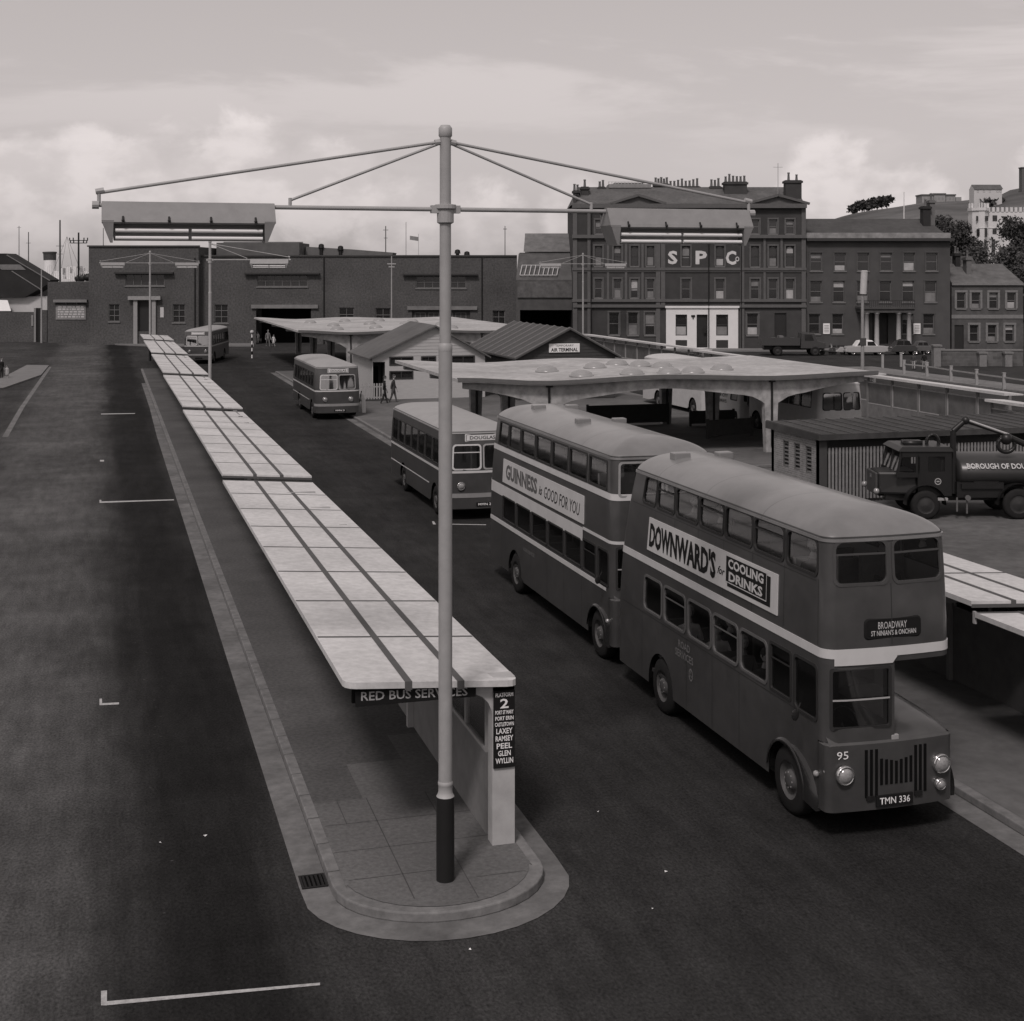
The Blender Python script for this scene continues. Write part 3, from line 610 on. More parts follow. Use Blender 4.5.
def arch_skirt(sh, pa, pb, zt, zb, wheels, Rw, name, m, parent):
    """Lower side panel between two outline stations with round wheel openings (p of the hub, radius, hub height)."""
    P = set(sh.ps(pa, pb))
    for pc in wheels:
        for i in range(25): v = pc+Rw*cos(pi*i/24); P |= {round(v, 4)} if pa < v < pb else set()
    P = sorted(P); k = MB(); V = []
    for p in P:
        z = zb
        for pc in wheels:
            if abs(p-pc) < Rw: z = max(z, .5+sqrt(Rw*Rw-(p-pc)**2))
        V += [sh.pt(p, z), sh.pt(p, zt)]
    k.add(V, [(2*i, 2*i+2, 2*i+3, 2*i+1) for i in range(len(P)-1)])
    return k.build(name, m, parent, True)
def wheel_well(parent, w, y, Rw, zc=.5):
    for s in (-1, 1):
        k = MB(); xo, xi = s*(w/2-.012), s*(w/2-.42); n = 14
        pts = [(y+Rw*cos(pi*i/n), zc+Rw*sin(pi*i/n)) for i in range(n+1)]
        k.add([(xo, a, b) for a, b in pts]+[(xi, a, b) for a, b in pts], [(i, i+1, n+2+i, n+1+i) for i in range(n)])
        k.add([(xi, a, b) for a, b in [(y+Rw, .3)]+pts+[(y-Rw, .3)]], [tuple(range(n+3))])
        k.build('wheel_arch', VOID, parent)
def seats(parent, ys, z, w, skip_mid=.42, n=''):
    k = MB()
    for y in ys:
        for s in (-1, 1):
            x0, x1 = sorted((s*skip_mid*.6, s*(w/2-.1)))
            k.box(x0, x1, y, y+.42, z+.32, z+.45).box(x0, x1, y+.4, y+.5, z+.4, z+.98)
    return k.build('seat', SEATM, parent)
def headlamp(parent, x, y, z, r, name='headlight'):
    k = MB(); n = 18
    prof = [(r*1.18,.02),(r*1.2,-.03),(r*1.02,-.045),(r,-.02)]
    k.add([(x+rr*cos(2*pi*i/n), y+d, z+rr*sin(2*pi*i/n)) for rr, d in prof for i in range(n)], [(q*n+i, q*n+(i+1)%n, (q+1)*n+(i+1)%n, (q+1)*n+i) for q in range(3) for i in range(n)])
    o = k.build(name, CHROME, parent, True)
    k = MB(); prof = [(r*1.01,-.02),(r*.8,-.055),(r*.45,-.075),(.001,-.08)]
    k.add([(x+rr*cos(2*pi*i/n), y+d, z+rr*sin(2*pi*i/n)) for rr, d in prof for i in range(n)], [(q*n+i, q*n+(i+1)%n, (q+1)*n+(i+1)%n, (q+1)*n+i) for q in range(3) for i in range(n)])
    k.build('lens', LAMPG, o, True); return o
def advert(sh, y0, y1, z0, z1, parent, brd=None):
    k = MB(); a, b = sh.PL(y1), sh.PL(y0); k.sheet([a, b], [z0, z1], [], lambda p, z: sh.pt(p, z, .016))
    k.sheet([a, b], [0, 1], [], lambda p, e: sh.pt(p, z0, .016*e)); k.sheet([a, b], [0, 1], [], lambda p, e: sh.pt(p, z1, .016*(1-e)))
    k.add([sh.pt(a,z0,0),sh.pt(a,z0,.016),sh.pt(a,z1,.016),sh.pt(a,z1,0),sh.pt(b,z0,0),sh.pt(b,z0,.016),sh.pt(b,z1,.016),sh.pt(b,z1,0)], [(0,1,2,3),(4,5,6,7)])
    return k.build('advertisement', CREAM, parent)
def sidetext(sh, yc, zc, off): return lambda u, v, o: sh.pt(sh.PL(yc-u), zc+v, off+o)

def double_decker(kind, label, loc, rz, L, up, lo, cabdoor, cabwin, wy, lower_rear=None):
    t = thing('double_decker_bus', label, 'bus', loc, rz, 'double-decker buses at the platform')
    A = kind == 'A'; w = 2.04 if A else 2.24; sh = Shell(w, L, .2, .07, .05, 2.6, 4.25, .04, .85 if A else .6, 1.2)
    zu = (3.70, 4.19) if A else (3.56, 4.12); zl = (1.74, 2.36) if A else (1.68, 2.25)
    r = .1 if A else .03
    # upper deck
    H = [(sh.PL(b), sh.PL(a), *zu) for b, a in up]
    H += [(sh.PR(a), sh.PR(b), *zu) for b, a in up]
    fo = w/2-.15; FU = [(sh.PF(-fo), sh.PF(-.055), zu[0]-.09, zu[1]+.01), (sh.PF(.055), sh.PF(fo), zu[0]-.09, zu[1]+.01)]
    BU = [(sh.PB(.75), sh.PB(-.75), *zu)]
    k = MB(); k.sheet(sh.ps(), [2.5, 3.0, 3.4, 3.9, 4.27], H+FU+BU, lambda p, z: sh.pt(p, z)); body = k.build('upper_body', RED, t, True)
    k = MB(); k.sheet(sh.ps(), [2.56, 3.0, 3.4, 3.9, 4.25], [(a-.02,b+.02,c-.02,d+.02) for a,b,c,d in H+FU+BU], lambda p, z: sh.pt(p, z, -.035), True); k.build('lining', BCEIL, body, True)
    for i, h in enumerate(H[:len(up)]): bus_window(sh, h, t, r, RUBBERTRIM, A and i in (1, 3, 5))
    for i, h in enumerate(H[len(up):]): bus_window(sh, h, t, r, RUBBERTRIM, i in (1, 3))
    for h in FU: bus_window(sh, h, t, .1 if A else .06, mat('front_window_frame', .05, .5) if A else mat('pale_window_frame', .22, .5), A)
    for h in BU: bus_window(sh, h, t, .1)
    bus_roof(sh, 4.23, .34, t, BROOF, front=1.25 if A else 1.2, nring=14)
    for yv in ((L*.78, L*.42) if not A else (L*.80,)):
        k = MB(); k.box(-.55,-.22,yv-.12,yv+.12,4.5,4.64); k.build('roof_vent', BROOF, t, bevel=.02)
        k = MB(); k.box(.35,.65,yv-.12,yv+.12,4.48,4.62); k.build('roof_vent', BROOF, t, bevel=.02)
    # lower deck: left flank and cab front, right flank behind the bonnet
    cabx = .04
    HL = [(sh.PL(b), sh.PL(a), *zl) for b, a in lo]
    HC = [(sh.PL(cabdoor[0]), sh.PL(cabdoor[1]), zl[0]-.02, zl[1]+.05), (sh.PL(cabwin[0]), sh.PL(cabwin[1]), zl[0]-.08, zl[1]+.06)]
    HF = [(sh.PF(-w/2+.11), sh.PF(-.04), 1.60, 2.42)]
    BY = cabdoor[0]+.05
    k = MB(); k.sheet(sh.ps(0, sh.PF(cabx)), [1.4, 2.0, 2.5], HL+HC+HF, lambda p, z: sh.pt(p, z))
    HR = [(sh.PR(a), sh.PR(b), *zl) for b, a in lo[1:]]
    k.sheet(sh.ps(sh.PR(BY), sh.T), [1.4, 2.0, 2.5], HR+[(sh.PB(.6), sh.PB(-.1), 1.7, 2.3)], lambda p, z: sh.pt(p, z))
    # bulkhead beside the bonnet and inner cab side
    k.sheet([cabx, w/2-.0], [1.2, 2.5], [(cabx+.12, w/2-.25, 1.62, 2.36)], lambda x, z: (x, BY, z))
    k.sheet([.1, BY], [1.3, 2.5], [(.3, BY-.2, 1.6, 2.36)], lambda y, z: (cabx, y, z))
    lb = k.build('lower_body', RED, t, True)
    for i, h in enumerate(HL): bus_window(sh, h, t, r if A else .03, mat('window_rim', .09, .5) if A else RUBBERTRIM, A and i in (1, 3))
    for i, h in enumerate(HR): bus_window(sh, h, t, r if A else .03, RUBBERTRIM)
    d = bus_window(sh, HC[0], t, .03, RUBBERTRIM, True, 'cab_door_window'); bus_window(sh, HC[1], t, .08)
    bus_window(sh, HF[0], t, .03, RUBBERTRIM, False, 'windscreen', .03)
    k = MB(); k.sheet([sh.PF(-w/2+.12), sh.PF(-.7), sh.PF(-.4), sh.PF(-.04)], [1.985, 2.01], [], lambda p, z: sh.pt(p, z, .014)); k.build('windscreen_bar', ALU, t)
    k = MB(); k.add([(cabx+.12,BY-.01,1.62),(w/2-.25,BY-.01,1.62),(w/2-.25,BY-.01,2.36),(cabx+.12,BY-.01,2.36)], [(0,1,2,3)])
    k.box(cabx+.12,w/2-.25,BY-.03,BY-.005,1.97,1.99); k.build('bulkhead_window', GLASS, t)
    # skirts
    zb = .42
    arch_skirt(sh, 0, sh.PL(.22), 1.4, zb, [sh.PL(wy[1]), sh.PL(wy[0])], .57, 'side_panel', RED, t)
    arch_skirt(sh, sh.PR(BY), sh.T, 1.4, zb, [sh.PR(wy[1])], .57, 'side_panel', RED, t)
    wheel_well(t, w, wy[0], .57); wheel_well(t, w, wy[1], .57)
    hw_ = w/2-.06; k = MB(); k.box(-.8,.8,.2,L-.3,.35,.42).box(-hw_,hw_,wy[0]+.6,L-.15,.62,.68).box(-hw_,hw_,BY,L-.45,2.5,2.56)
    k.box(-hw_,hw_,.14,BY,2.5,2.56); k.box(-.78,.78,wy[0]-.5,wy[1]+.5,.3,.62); k.box(-hw_,cabx,.15,BY,.95,1.0); k.box(-hw_,cabx-.02,BY,BY+.04,1.0,2.5)
    k.build('floor', FLOORM, t)
    k = MB(); k.sheet([-hw_,hw_],[BY,L-.45],[],lambda x,y:(x,y,2.485),True); k.build('ceiling', BCEIL, t)
    seats(t, [BY+.35+i*.78 for i in range(int((L-BY-1.6)/.78))], .62, w); seats(t, [1.51+i*.76 for i in range(int((L-2.3)/.76)-1)], 2.56, w)
    for s in (-1, 1):
        k = MB(); x0, x1 = sorted((s*.2, s*(w/2-.12))); k.box(x0, x1, .75, 1.17, 2.9, 3.02).box(x0, x1, 1.15, 1.25, 2.96, 3.78); k.build('seat', mat('front_window_fill', .5, .7) if s < 0 else SEATM, t)  # left seat coloured pale to imitate the brightness of its front window
    k = MB(); k.box(-w/2+.12, w/2-.12, .16, .3, 3.25, 3.5); k.build('window_fill_panel', mat('front_window_fill', .5, .7), t)  # added pale panel, lightens the view into the upper front windows
    k = MB(); sy_ = [y for y in [v for pr_ in lo for v in (pr_[1]-.05,)]+[lo[0][0]+.08] if all(abs(y-q) > .6 for q in wy)]
    for y in sy_: k.sheet([sh.PL(y+.006), sh.PL(y-.006)], [.44, 1.0, 1.66], [], lambda p, z: sh.pt(p, z, .003))
    for y in [pr_[1]-.04 for pr_ in up]: k.sheet([sh.PL(y+.006), sh.PL(y-.006)], [2.74, 3.2, 3.66] if A else [3.52, 3.56], [], lambda p, z: sh.pt(p, z, .003))
    for z in (1.64, 3.62 if A else 3.36): k.sheet([q for q in sh.ps(.1, sh.PL(.3))], [z, z+.012], [], lambda p, zz: sh.pt(p, zz, .004))
    k.sheet([sh.PF(-.007), sh.PF(.007)], [2.74, 3.2, 3.6], [], lambda p, z: sh.pt(p, z, .003))
    k.build('beading', mat('bus_beading', .028, .4), t)
    # belts
    if A:
        band(sh, 0, sh.T, 2.58, 2.71, 'waist_band', CREAM, t, .01)
        k = MB(); k.sheet([sh.PF(-w/2+.14+.1*i) for i in range(9)]+[sh.PF(.0), sh.PF(.07)], [0, 1], [], lambda p, e: sh.pt(p, (2.485 if p < sh.PF(.03) else 2.57) if e < .5 else 2.585, .022)); k.build('waist_band', CREAM, t, True)
        ad = advert(sh, 1.5, 6.85, 2.86, 3.47, t)
        text("DOWNWARD'S", 3.05, .46, SIGNB, ad, sidetext(sh, 5.22, 3.165, .016), bold=.044)
        text('for', .28, .13, SIGNB, ad, sidetext(sh, 3.48, 3.13, .016), shear=.4, bold=.01)
        k = MB(); k.sheet([sh.PL(3.24), sh.PL(1.72)], [2.93, 3.39], [], lambda p, z: sh.pt(p, z, .019)); k.sheet([sh.PL(3.30), sh.PL(1.84)], [2.99, 3.43], [], lambda p, z: sh.pt(p, z, .0215)); k.build('name_panel', SIGNB, ad)
        k = MB(); 
        for a, b, c, d2 in ((3.30,1.84,3.415,3.43),(3.30,1.84,2.99,3.005),(3.30,3.285,2.99,3.43),(1.855,1.84,2.99,3.43)): k.sheet([sh.PL(a), sh.PL(b)], [c, d2], [], lambda p, z: sh.pt(p, z, .023))
        k.build('border', CREAM, ad)
        text('COOLING', 1.26, .155, CREAM, ad, sidetext(sh, 2.57, 3.31, .022), bold=.035); text('DRINKS', 1.2, .155, CREAM, ad, sidetext(sh, 2.57, 3.105, .022), bold=.035)
        text('ROAD', .5, .13, mat('faded_gilt', .16, .5), t, sidetext(sh, 5.0, 1.5, .004), shear=0, name='fleet_name'); text('SERVICES', .78, .13, mat('faded_gilt', .16, .5), t, sidetext(sh, 5.0, 1.33, .004), name='fleet_name')
        k = MB(); cy, cz = 4.72, 1.08
        ob = [(cy+.085*cos(2*pi*i/16), cz+.11*sin(2*pi*i/16)) for i in range(16)]; ib = [(cy+.06*cos(2*pi*i/16), cz+.082*sin(2*pi*i/16)) for i in range(16)]
        k.ring([sh.pt(sh.PL(a), b, .004) for a, b in ob], [sh.pt(sh.PL(a), b, .004) for a, b in ib])
        for a_ in (90, 210, 330):
            k.add([sh.pt(sh.PL(cy+.0), cz, .005), sh.pt(sh.PL(cy+.05*cos(R(a_-14))), cz+.07*sin(R(a_-14)), .005), sh.pt(sh.PL(cy+.05*cos(R(a_+14))), cz+.07*sin(R(a_+14)), .005)], [(0,1,2)])
        k.build('crest', mat('faded_gilt', .16, .5), t)
    else:
        band(sh, 0, sh.T, 3.38, 3.51, 'waist_band', CREAM, t, .01)
        band(sh, 0, sh.PL(1.85), 2.25, 2.53, 'waist_band', CREAM, t, .01); band(sh, sh.PL(1.85), sh.T, 2.5, 2.56, 'waist_band', CREAM, t, .01)
        band(sh, 0, sh.PL(.35), 1.5, 1.6, 'waist_band', CREAM, t, .012)
        ad = advert(sh, 1.8, 8.2, 2.62, 3.22, t)
        G2 = mat('ink_grey', .06, .6)
        text('GUINNESS', 2.75, .38, mat('ink_red', .09, .6), ad, sidetext(sh, 6.5, 2.93, .016), bold=.04)
        text('is', .26, .2, SIGNB, ad, sidetext(sh, 4.86, 2.88, .016), shear=.3); text('GOOD FOR YOU', 2.55, .28, SIGNB, ad, sidetext(sh, 3.3, 2.89, .016), shear=.22, bold=-.003)
        text('ROAD SERVICES', .9, .09, mat('faded_gilt', .16, .5), t, sidetext(sh, 5.8, 1.25, .004), name='fleet_name')
    # bonnet and front panel
    k = MB(); n = 8; V = []; rows_ = [(.02, 1.36, 0), (.06, 1.42, .03), (.3, 1.50, .04), (.9, 1.56, .05), (BY, 1.60, .06)]
    for y, z, c in rows_:
        for i in range(n+1):
            u = i/n; x = cabx+(w/2-.03-cabx)*u; e = max(0, (u-.7)/.3); V.append((x, y+sh.bow*(x/1.21)**2*max(0,1-y/.8), z+.03*sin(pi*u*.8)-.07*e**2.5))
    k.add(V, [(j*(n+1)+i, j*(n+1)+i+1, (j+1)*(n+1)+i+1, (j+1)*(n+1)+i) for j in range(len(rows_)-1) for i in range(n)])
    k.sheet([.03, BY], [.75, 1.34], [], lambda y, z: (w/2-.03+.0*z, y+sh.bow*.8*max(0,1-y/.8), z+(y/BY)*.09*(z>1)))
    # shelf below the windscreen
    V = []
    for y, z in ((-.01,1.36),(.03,1.43),(.16,1.58)):
        for i in range(9): x = -w/2+.05+(cabx+w/2-.05)*i/8; V.append((x, y+sh.bow*(x/1.21)**2, z-.05*((x+.4)/.8)**2*(z>1.5)))
    k.add(V, [(j*9+i, j*9+i+1, (j+1)*9+i+1, (j+1)*9+i) for j in range(2) for i in range(8)])
    bn = k.build('bonnet', RED, t, True)
    k = MB(); k.box(cabx-.05,cabx+.07,-.005,.05,1.34,1.46); k.build('catch', STEEL, bn, bevel=.01)
    k = MB()
    pw_ = w-.015; fp = Shell(pw_, 2, .1, .07, 0, 5, 6, 0)
    pa, pb = fp.PL(.36), fp.PR(.6)
    k.sheet(fp.ps(pa, pb), [.44, .9, 1.37], [], lambda p, z: tuple(Vector(fp.pt(p, z))+Vector((0,-.03,0))))
    k.sheet(fp.ps(pa, pb), [0, 1], [], lambda p, e: tuple(Vector(fp.pt(p, 1.37+.03*e, -.03*e))+Vector((0,-.03,0))))
    pn = k.build('front_panel', RED, t, True)
    k = MB()
    for i in range(13):
        x = -.42+i*.0785; tall = i < 3 or i > 9; z0, z1 = (.62, 1.29) if tall else (.78, 1.13-.05*(1-abs(i-6)/3)+.02)
        y = fp.bow*(x/1.1)**2-.034
        if i in (0,): pass
        k.hexa([(x-.021,y-.003,z0),(x+.021,y-.003,z0),(x+.021,y+.01,z0),(x-.021,y+.01,z0)], [(x-.021,y-.003,z1),(x+.021,y-.003,z1),(x+.021,y+.01,z1),(x-.021,y+.01,z1)])
    k.build('grille', VOID, pn)
    k = MB()
    for x in (-.7, -.0): k.sheet([x, x+.006], [.46, 1.36], [], lambda xx, z: (xx, fp.bow*(xx/1.1)**2-.034, z))
    k.build('panel_joint', DARK, pn) if False else None
    fy = lambda x: fp.bow*(x/1.1)**2-.03
    headlamp(t, -.76, fy(.76)-.03, .97, .115); headlamp(t, .78, fy(.8)-.03, .99, .115); headlamp(t, .76, fy(.8)-.03, .70, .07, 'fog_lamp')
    if A:
        text('95', .17, .11, SIGNW, t, lambda u, v, o: (-.78+u, fy(.78-u)-.004-o, 1.24+v), name='fleet_number', bold=.0)
    k = MB(); k.box(-.28,.3,fy(0)-.03,fy(0),.49,.64); pl = k.build('number_plate', SIGNB, t)
    if A: text('TMN 336', .48, .095, SIGNW, pl, lambda u, v, o: (.01+u, fy(0)-.03-o, .565+v), bold=.01)
    for xa in (-.42, .34): k = MB(); k.box(xa,xa+.12,fy(0)-.02,fy(0)+.02,.58,.64); k.build('towing_eye', DARK, t)
    for sx in (-1, 1): k = MB(); k.ball((sx*(w/2-.04),.12,1.0),.035).ball((sx*(w/2+.02),.28,.92),.045); k.build('side_lamp', LAMPG, t, True)
    # destination box
    k = MB(); o = [(x, fy(x)*0+.0, z) for x, z in rrect(-.42,.46,2.86,3.10,.05)]
    o = [sh.pt(sh.PF(x), z, .012) for x, z in rrect(-.42,.46,2.84,3.10,.06)]; o2 = [sh.pt(sh.PF(x), z, .0) for x, z in rrect(-.44,.48,2.82,3.12,.07)]
    k.ring(o2, o); k.poly(o); k.sheet([sh.PF(-.38+i*.1) for i in range(9)], [2.88, 3.06], [], lambda p, z: sh.pt(p, z, .016)); db = k.build('destination_blind', SIGNB, t)
    if A:
        text('BROADWAY', .46, .1, mat('blind_letter', .42, .7), db, lambda u, v, o: sh.pt(sh.PF(.0+u), 3.02+v, .02+o), bold=.0); text("ST NINIAN'S & ONCHAN", .72, .075, mat('blind_letter', .42, .7), db, lambda u, v, o: sh.pt(sh.PF(.02+u), 2.915+v, .02+o), bold=.01)
    # front wings
    for sx in (-1, 1):
        n = 16; V = []; xo = sx*(w/2+(.03 if sx < 0 else .17)); xi = sx*(w/2-.2)
        for i in range(n+1):
            a = R(-8+183*i/n); rr = .575
            yy, zz = wy[0]-rr*cos(a)*1.0, .5+rr*sin(a)
            a2 = a; V += [(xi, wy[0]-(rr+.05)*cos(a), .5+(rr+.05)*sin(a)), (xo, wy[0]-(rr+.03)*cos(a), .5+(rr+.03)*sin(a)), (xo+sx*.01, wy[0]-(rr-.02)*cos(a), .5+(rr-.02)*sin(a))]
        k = MB(); k.add(V, [(i*3+j, i*3+j+1, (i+1)*3+j+1, (i+1)*3+j) for i in range(n) for j in (0, 1)])
        lo_ = [(wy[0]-.575*cos(R(a)), .5+.575*sin(R(a))) for a in range(-8, 80, 8)]
        up_ = [(wy[0]-(.60+.36*max(0, cos(R(max(a, 0)*1.15)))**1.2)*cos(R(a))*1.0, .5+(.60+.2*max(0, cos(R(max(a, 0)*1.15))))*sin(R(a))) for a in range(-8, 80, 8)]
        up_ = [(max(y, .24), z) for y, z in up_]; kk = len(lo_)
        k.add([(xo, y, z) for y, z in lo_]+[(xo, y, z) for y, z in up_]+[(xi, y, z) for y, z in up_], [(i, i+1, kk+i+1, kk+i) for i in range(kk-1)]+[(kk+i, kk+i+1, 2*kk+i+1, 2*kk+i) for i in range(kk-1)])
        k.build('wing', mat('wing_paint', .016, .22, .1, 4, .6), t, True)
    k = MB()
    cx_ = -.45; V = [(cx_+.21*cos(2*pi*i/16), .55+.21*sin(2*pi*i/16)*.4, 1.5+.21*sin(2*pi*i/16)) for i in range(17)]; k.tube(V, .014, 6); k.cyl((cx_,.62,1.48),(cx_,.35,1.1),.02,.02,8); k.build('steering_wheel', DARK, t)
    for y in wy:
        for s in (-1, 1): wheel(t, s*(w/2-.03), y, .5, .28 if y == wy[0] else .5, s)
    k = MB(); k.cyl((-1.32,.35,1.75),(-1.22,.4,1.9),.01,.01,6).ball((-1.33,.35,1.75),.06,1.4,10,6,1,.3); k.build('mirror', DARK, t)
    return t, sh
RISER = 0
busA, shA = double_decker('A', 'leading double-decker bus numbered 95 with black and white banner advert', (10.68, 17.5, 0), 0, 8.35,
    [(7.4,6.6),(6.5,5.52),(5.44,4.5),(4.42,3.48),(3.40,2.42),(2.34,1.36),(1.26,.26)],
    [(6.92,6.05),(5.92,4.97),(4.84,3.9),(3.8,2.87),(2.77,1.85)], (1.72,1.08), (.96,.24), (1.22, 6.1))
busB, shB = double_decker('B', 'second double-decker bus with three pale bands and stout advert', (10.93, 26.45, 0), 0, 9.5,
    [(8.9,7.9),(7.76,6.66),(6.54,5.44),(5.32,4.2),(4.08,2.98),(2.84,1.7),(1.54,.4)],
    [(8.15,7.0),(6.86,5.72),(5.58,4.44),(4.3,3.2),(3.06,2.0)], (1.84,1.06), (.9,.24), (.95, 7.05))
def single_decker(label, loc, rz, L=9.1, detail=True, dest=None, plate=None, white=False, w=2.45, kind='bus'):
    t = thing('single_decker_bus', label, 'bus', loc, rz, 'single-decker buses in the bus station')
    sh = Shell(w, L, .3, .16, .08, 1.6, 2.85, .05); sh.single = 1; body = LIGHTP if white else RED
    ys_ = [.35+i*1.12 for i in range(8)]; H = []
    for i in range(7):
        a, b = ys_[i]+.06+.5, ys_[i+1]-.06+.5
        H.append((sh.PL(b), sh.PL(a), 1.72, 2.5))
    HRr = [(sh.PR(y+.56), sh.PR(y+1.56), 1.72, 2.5) for y in ys_[:7]]
    F = [(sh.PF(-.95), sh.PF(-.06), 1.66, 2.42), (sh.PF(.06), sh.PF(.95), 1.66, 2.42)]
    B = [(sh.PB(.8), sh.PB(-.8), 1.75, 2.45)]
    k = MB(); k.sheet(sh.ps(), [1.1, 1.6, 2.2, 2.86], H+HRr+F+B, lambda p, z: sh.pt(p, z)); k.build('body', body, t, True)
    wy = (1.5, 6.6)
    arch_skirt(sh, 0, sh.T, 1.1, .38, [sh.PL(wy[1]), sh.PL(wy[0]), sh.PR(wy[0]), sh.PR(wy[1])], .55, 'side_panel', body, t)
    for h in H+HRr: bus_window(sh, h, t, .05)
    for i, h in enumerate(F): bus_window(sh, h, t, .09, (CREAM if (i == 0 and not white) else STEEL) if not white else RUBBERTRIM, not white and i == 0, 'windscreen', .035)
    for h in B: bus_window(sh, h, t, .1)
    bus_roof(sh, 2.82, .28, t, mat('pale_bus_roof', .26, .45, .1, 2, .4) if not white else LIGHTP, front=1.6)
    k = MB(); k.box(-.2,.25,L*.3,L*.3+.3,3.02,3.08).box(-.15,.3,L*.42,L*.42+.3,3.03,3.09).box(-.2,.2,L*.6,L*.6+.25,3.03,3.08); k.build('roof_vent', BROOF, t, bevel=.015)
    if not white:
        band(sh, 0, sh.T, 1.53, 1.6, 'waist_band', CREAM, t, .01)
        band(sh, sh.PL(.4), sh.PR(.4), .74, .88, 'bumper_band', mat('band_grey', .2, .5), t, .014); band(sh, sh.PL(L-.3), sh.PL(2.3), .92, .95, 'trim_strip', CREAM, t, .01)
    k = MB(); o = [sh.pt(sh.PF(x), z, .012) for x, z in rrect(-.55,.6,2.56,2.76,.03)]; o2 = [sh.pt(sh.PF(x), z, 0) for x, z in rrect(-.58,.63,2.53,2.79,.04)]; k.ring(o2, o); k.sheet([sh.PF(-.53+i*.1) for i in range(12)], [2.57, 2.75], [], lambda p, z: sh.pt(p, z, .016))
    if not white:
        db = k.build('destination_blind', CREAM, t)
        if dest: text(dest, .9, .11, mat('ink_grey', .06, .6), db, lambda u, v, o: sh.pt(sh.PF(.03+u), 2.66+v, .018+o), bold=.02)
    wheel_well(t, w, wy[0], .55); wheel_well(t, w, wy[1], .55)
    k = MB(); k.box(-1.1,1.1,.2,L-.1,.75,.8).box(-.8,.8,.2,L-.3,.33,.42); k.build('floor', FLOORM, t)
    k = MB(); k.sheet([-1.1,1.1],[.3,L-.2],[],lambda x,y:(x,y,2.83),True); k.build('ceiling', BCEIL, t)
    seats(t, [1.4+i*.85 for i in range(8)], .8, w)
    k = MB(); k.box(-.95,.1,.75,.8,.8,1.6); k.box(-.95,-.2,.9,1.3,1.2,1.3); k.box(.15,1.0,.95,1.0,.8,2.3); k.box(-1.0,.1,1.1,1.14,.8,2.35)
    k.build('windscreen_fill_panel', mat('windscreen_fill', .45, .6), t)  # pale panels added behind the glass to imitate bright windscreens
    fy = sh.bow*(.72/1.22)**2
    for s in (-1, 1): headlamp(t, s*.7, fy-.03, 1.12, .11)
    k = MB(); k.box(-.2,.42,-.02,.02,.46,.58); pl = k.build('number_plate', SIGNB, t)
    if plate: text(plate, .5, .08, SIGNW, pl, lambda u, v, o: (.11+u, -.02-o, .52+v), bold=.01)
    for y in wy:
        for s in (-1, 1): wheel(t, s*(w/2-.03), y, .48, .28, s)
    return t, sh
s1, _ = single_decker('single-decker bus with pale framed windscreen waiting beside the timber hut', (12.1, 75.3, 0), 0, L=9.6, dest='DOUGLAS', plate='MMN 21')
s2, _ = single_decker('single-decker bus half hidden behind the lamp mast, in line behind the double-deckers', (11.68, 43.6, 0), 0, dest='DOUGLAS', plate='MMN 27')
p = fw(-27.3, 121.5); s3, _ = single_decker('dark distant bus turning past the far end of the long shelter roof', (p.x, p.y, 0), -TH+R(2), dest=None, L=9.2)
# coaches beyond the concrete canopy
LC = 31.3
c1, _ = single_decker('white coach with curved windscreen peeping out beyond the canopy', (LC+1.3, 57.6, 0), 0, L=7.6, white=True, w=2.3)
c2, _ = single_decker('white coach parked furthest back behind the concrete canopy columns', (LC+1.2, 70.3, 0), 0, L=9.2, white=True, w=2.4)
for c in (c1, c2): c['category'] = 'coach'; c.name = 'coach'; c['group'] = 'white coaches beyond the canopy'
vn = thing('airline_van', 'small white airline van with black lettering between two coaches', 'van', (LC+1.1, 65.8, 0), 0)
sv = Shell(2.0, 3.9, .25, .1, .1, 1.2, 2.1, .1)
HV = [(sv.PF(-.8), sv.PF(-.04), 1.35, 1.9), (sv.PF(.04), sv.PF(.8), 1.35, 1.9)]; HS = [(sv.PL(1.3), sv.PL(.5), 1.35, 1.85)]
k = MB(); k.sheet(sv.ps(), [.8, 1.3, 1.9, 2.1], HV+HS, lambda p, z: sv.pt(p, z)); k.build('body', WHITE, vn, True)
arch_skirt(sv, 0, sv.T, .8, .35, [sv.PL(3.0), sv.PL(.8), sv.PR(.8), sv.PR(3.0)], .4, 'side_panel', WHITE, vn)
for h in HV+HS: bus_window(sv, h, vn, .05)
bus_roof(sv, 2.1, .15, vn, WHITE, front=1.2)
k = MB(); k.box(-.9,.9,.2,3.8,.4,.5); k.build('floor', FLOORM, vn)
for y in (.8, 3.0):
    for s in (-1, 1): wheel(vn, s*.96, y, .36, .2, s)
text('SILVER CITY', 1.7, .18, SIGNB, vn, sidetext(sv, 2.5, 1.5, .004), bold=.02); text('AIRWAYS', 1.25, .18, SIGNB, vn, sidetext(sv, 2.4, 1.2, .004), bold=.02)
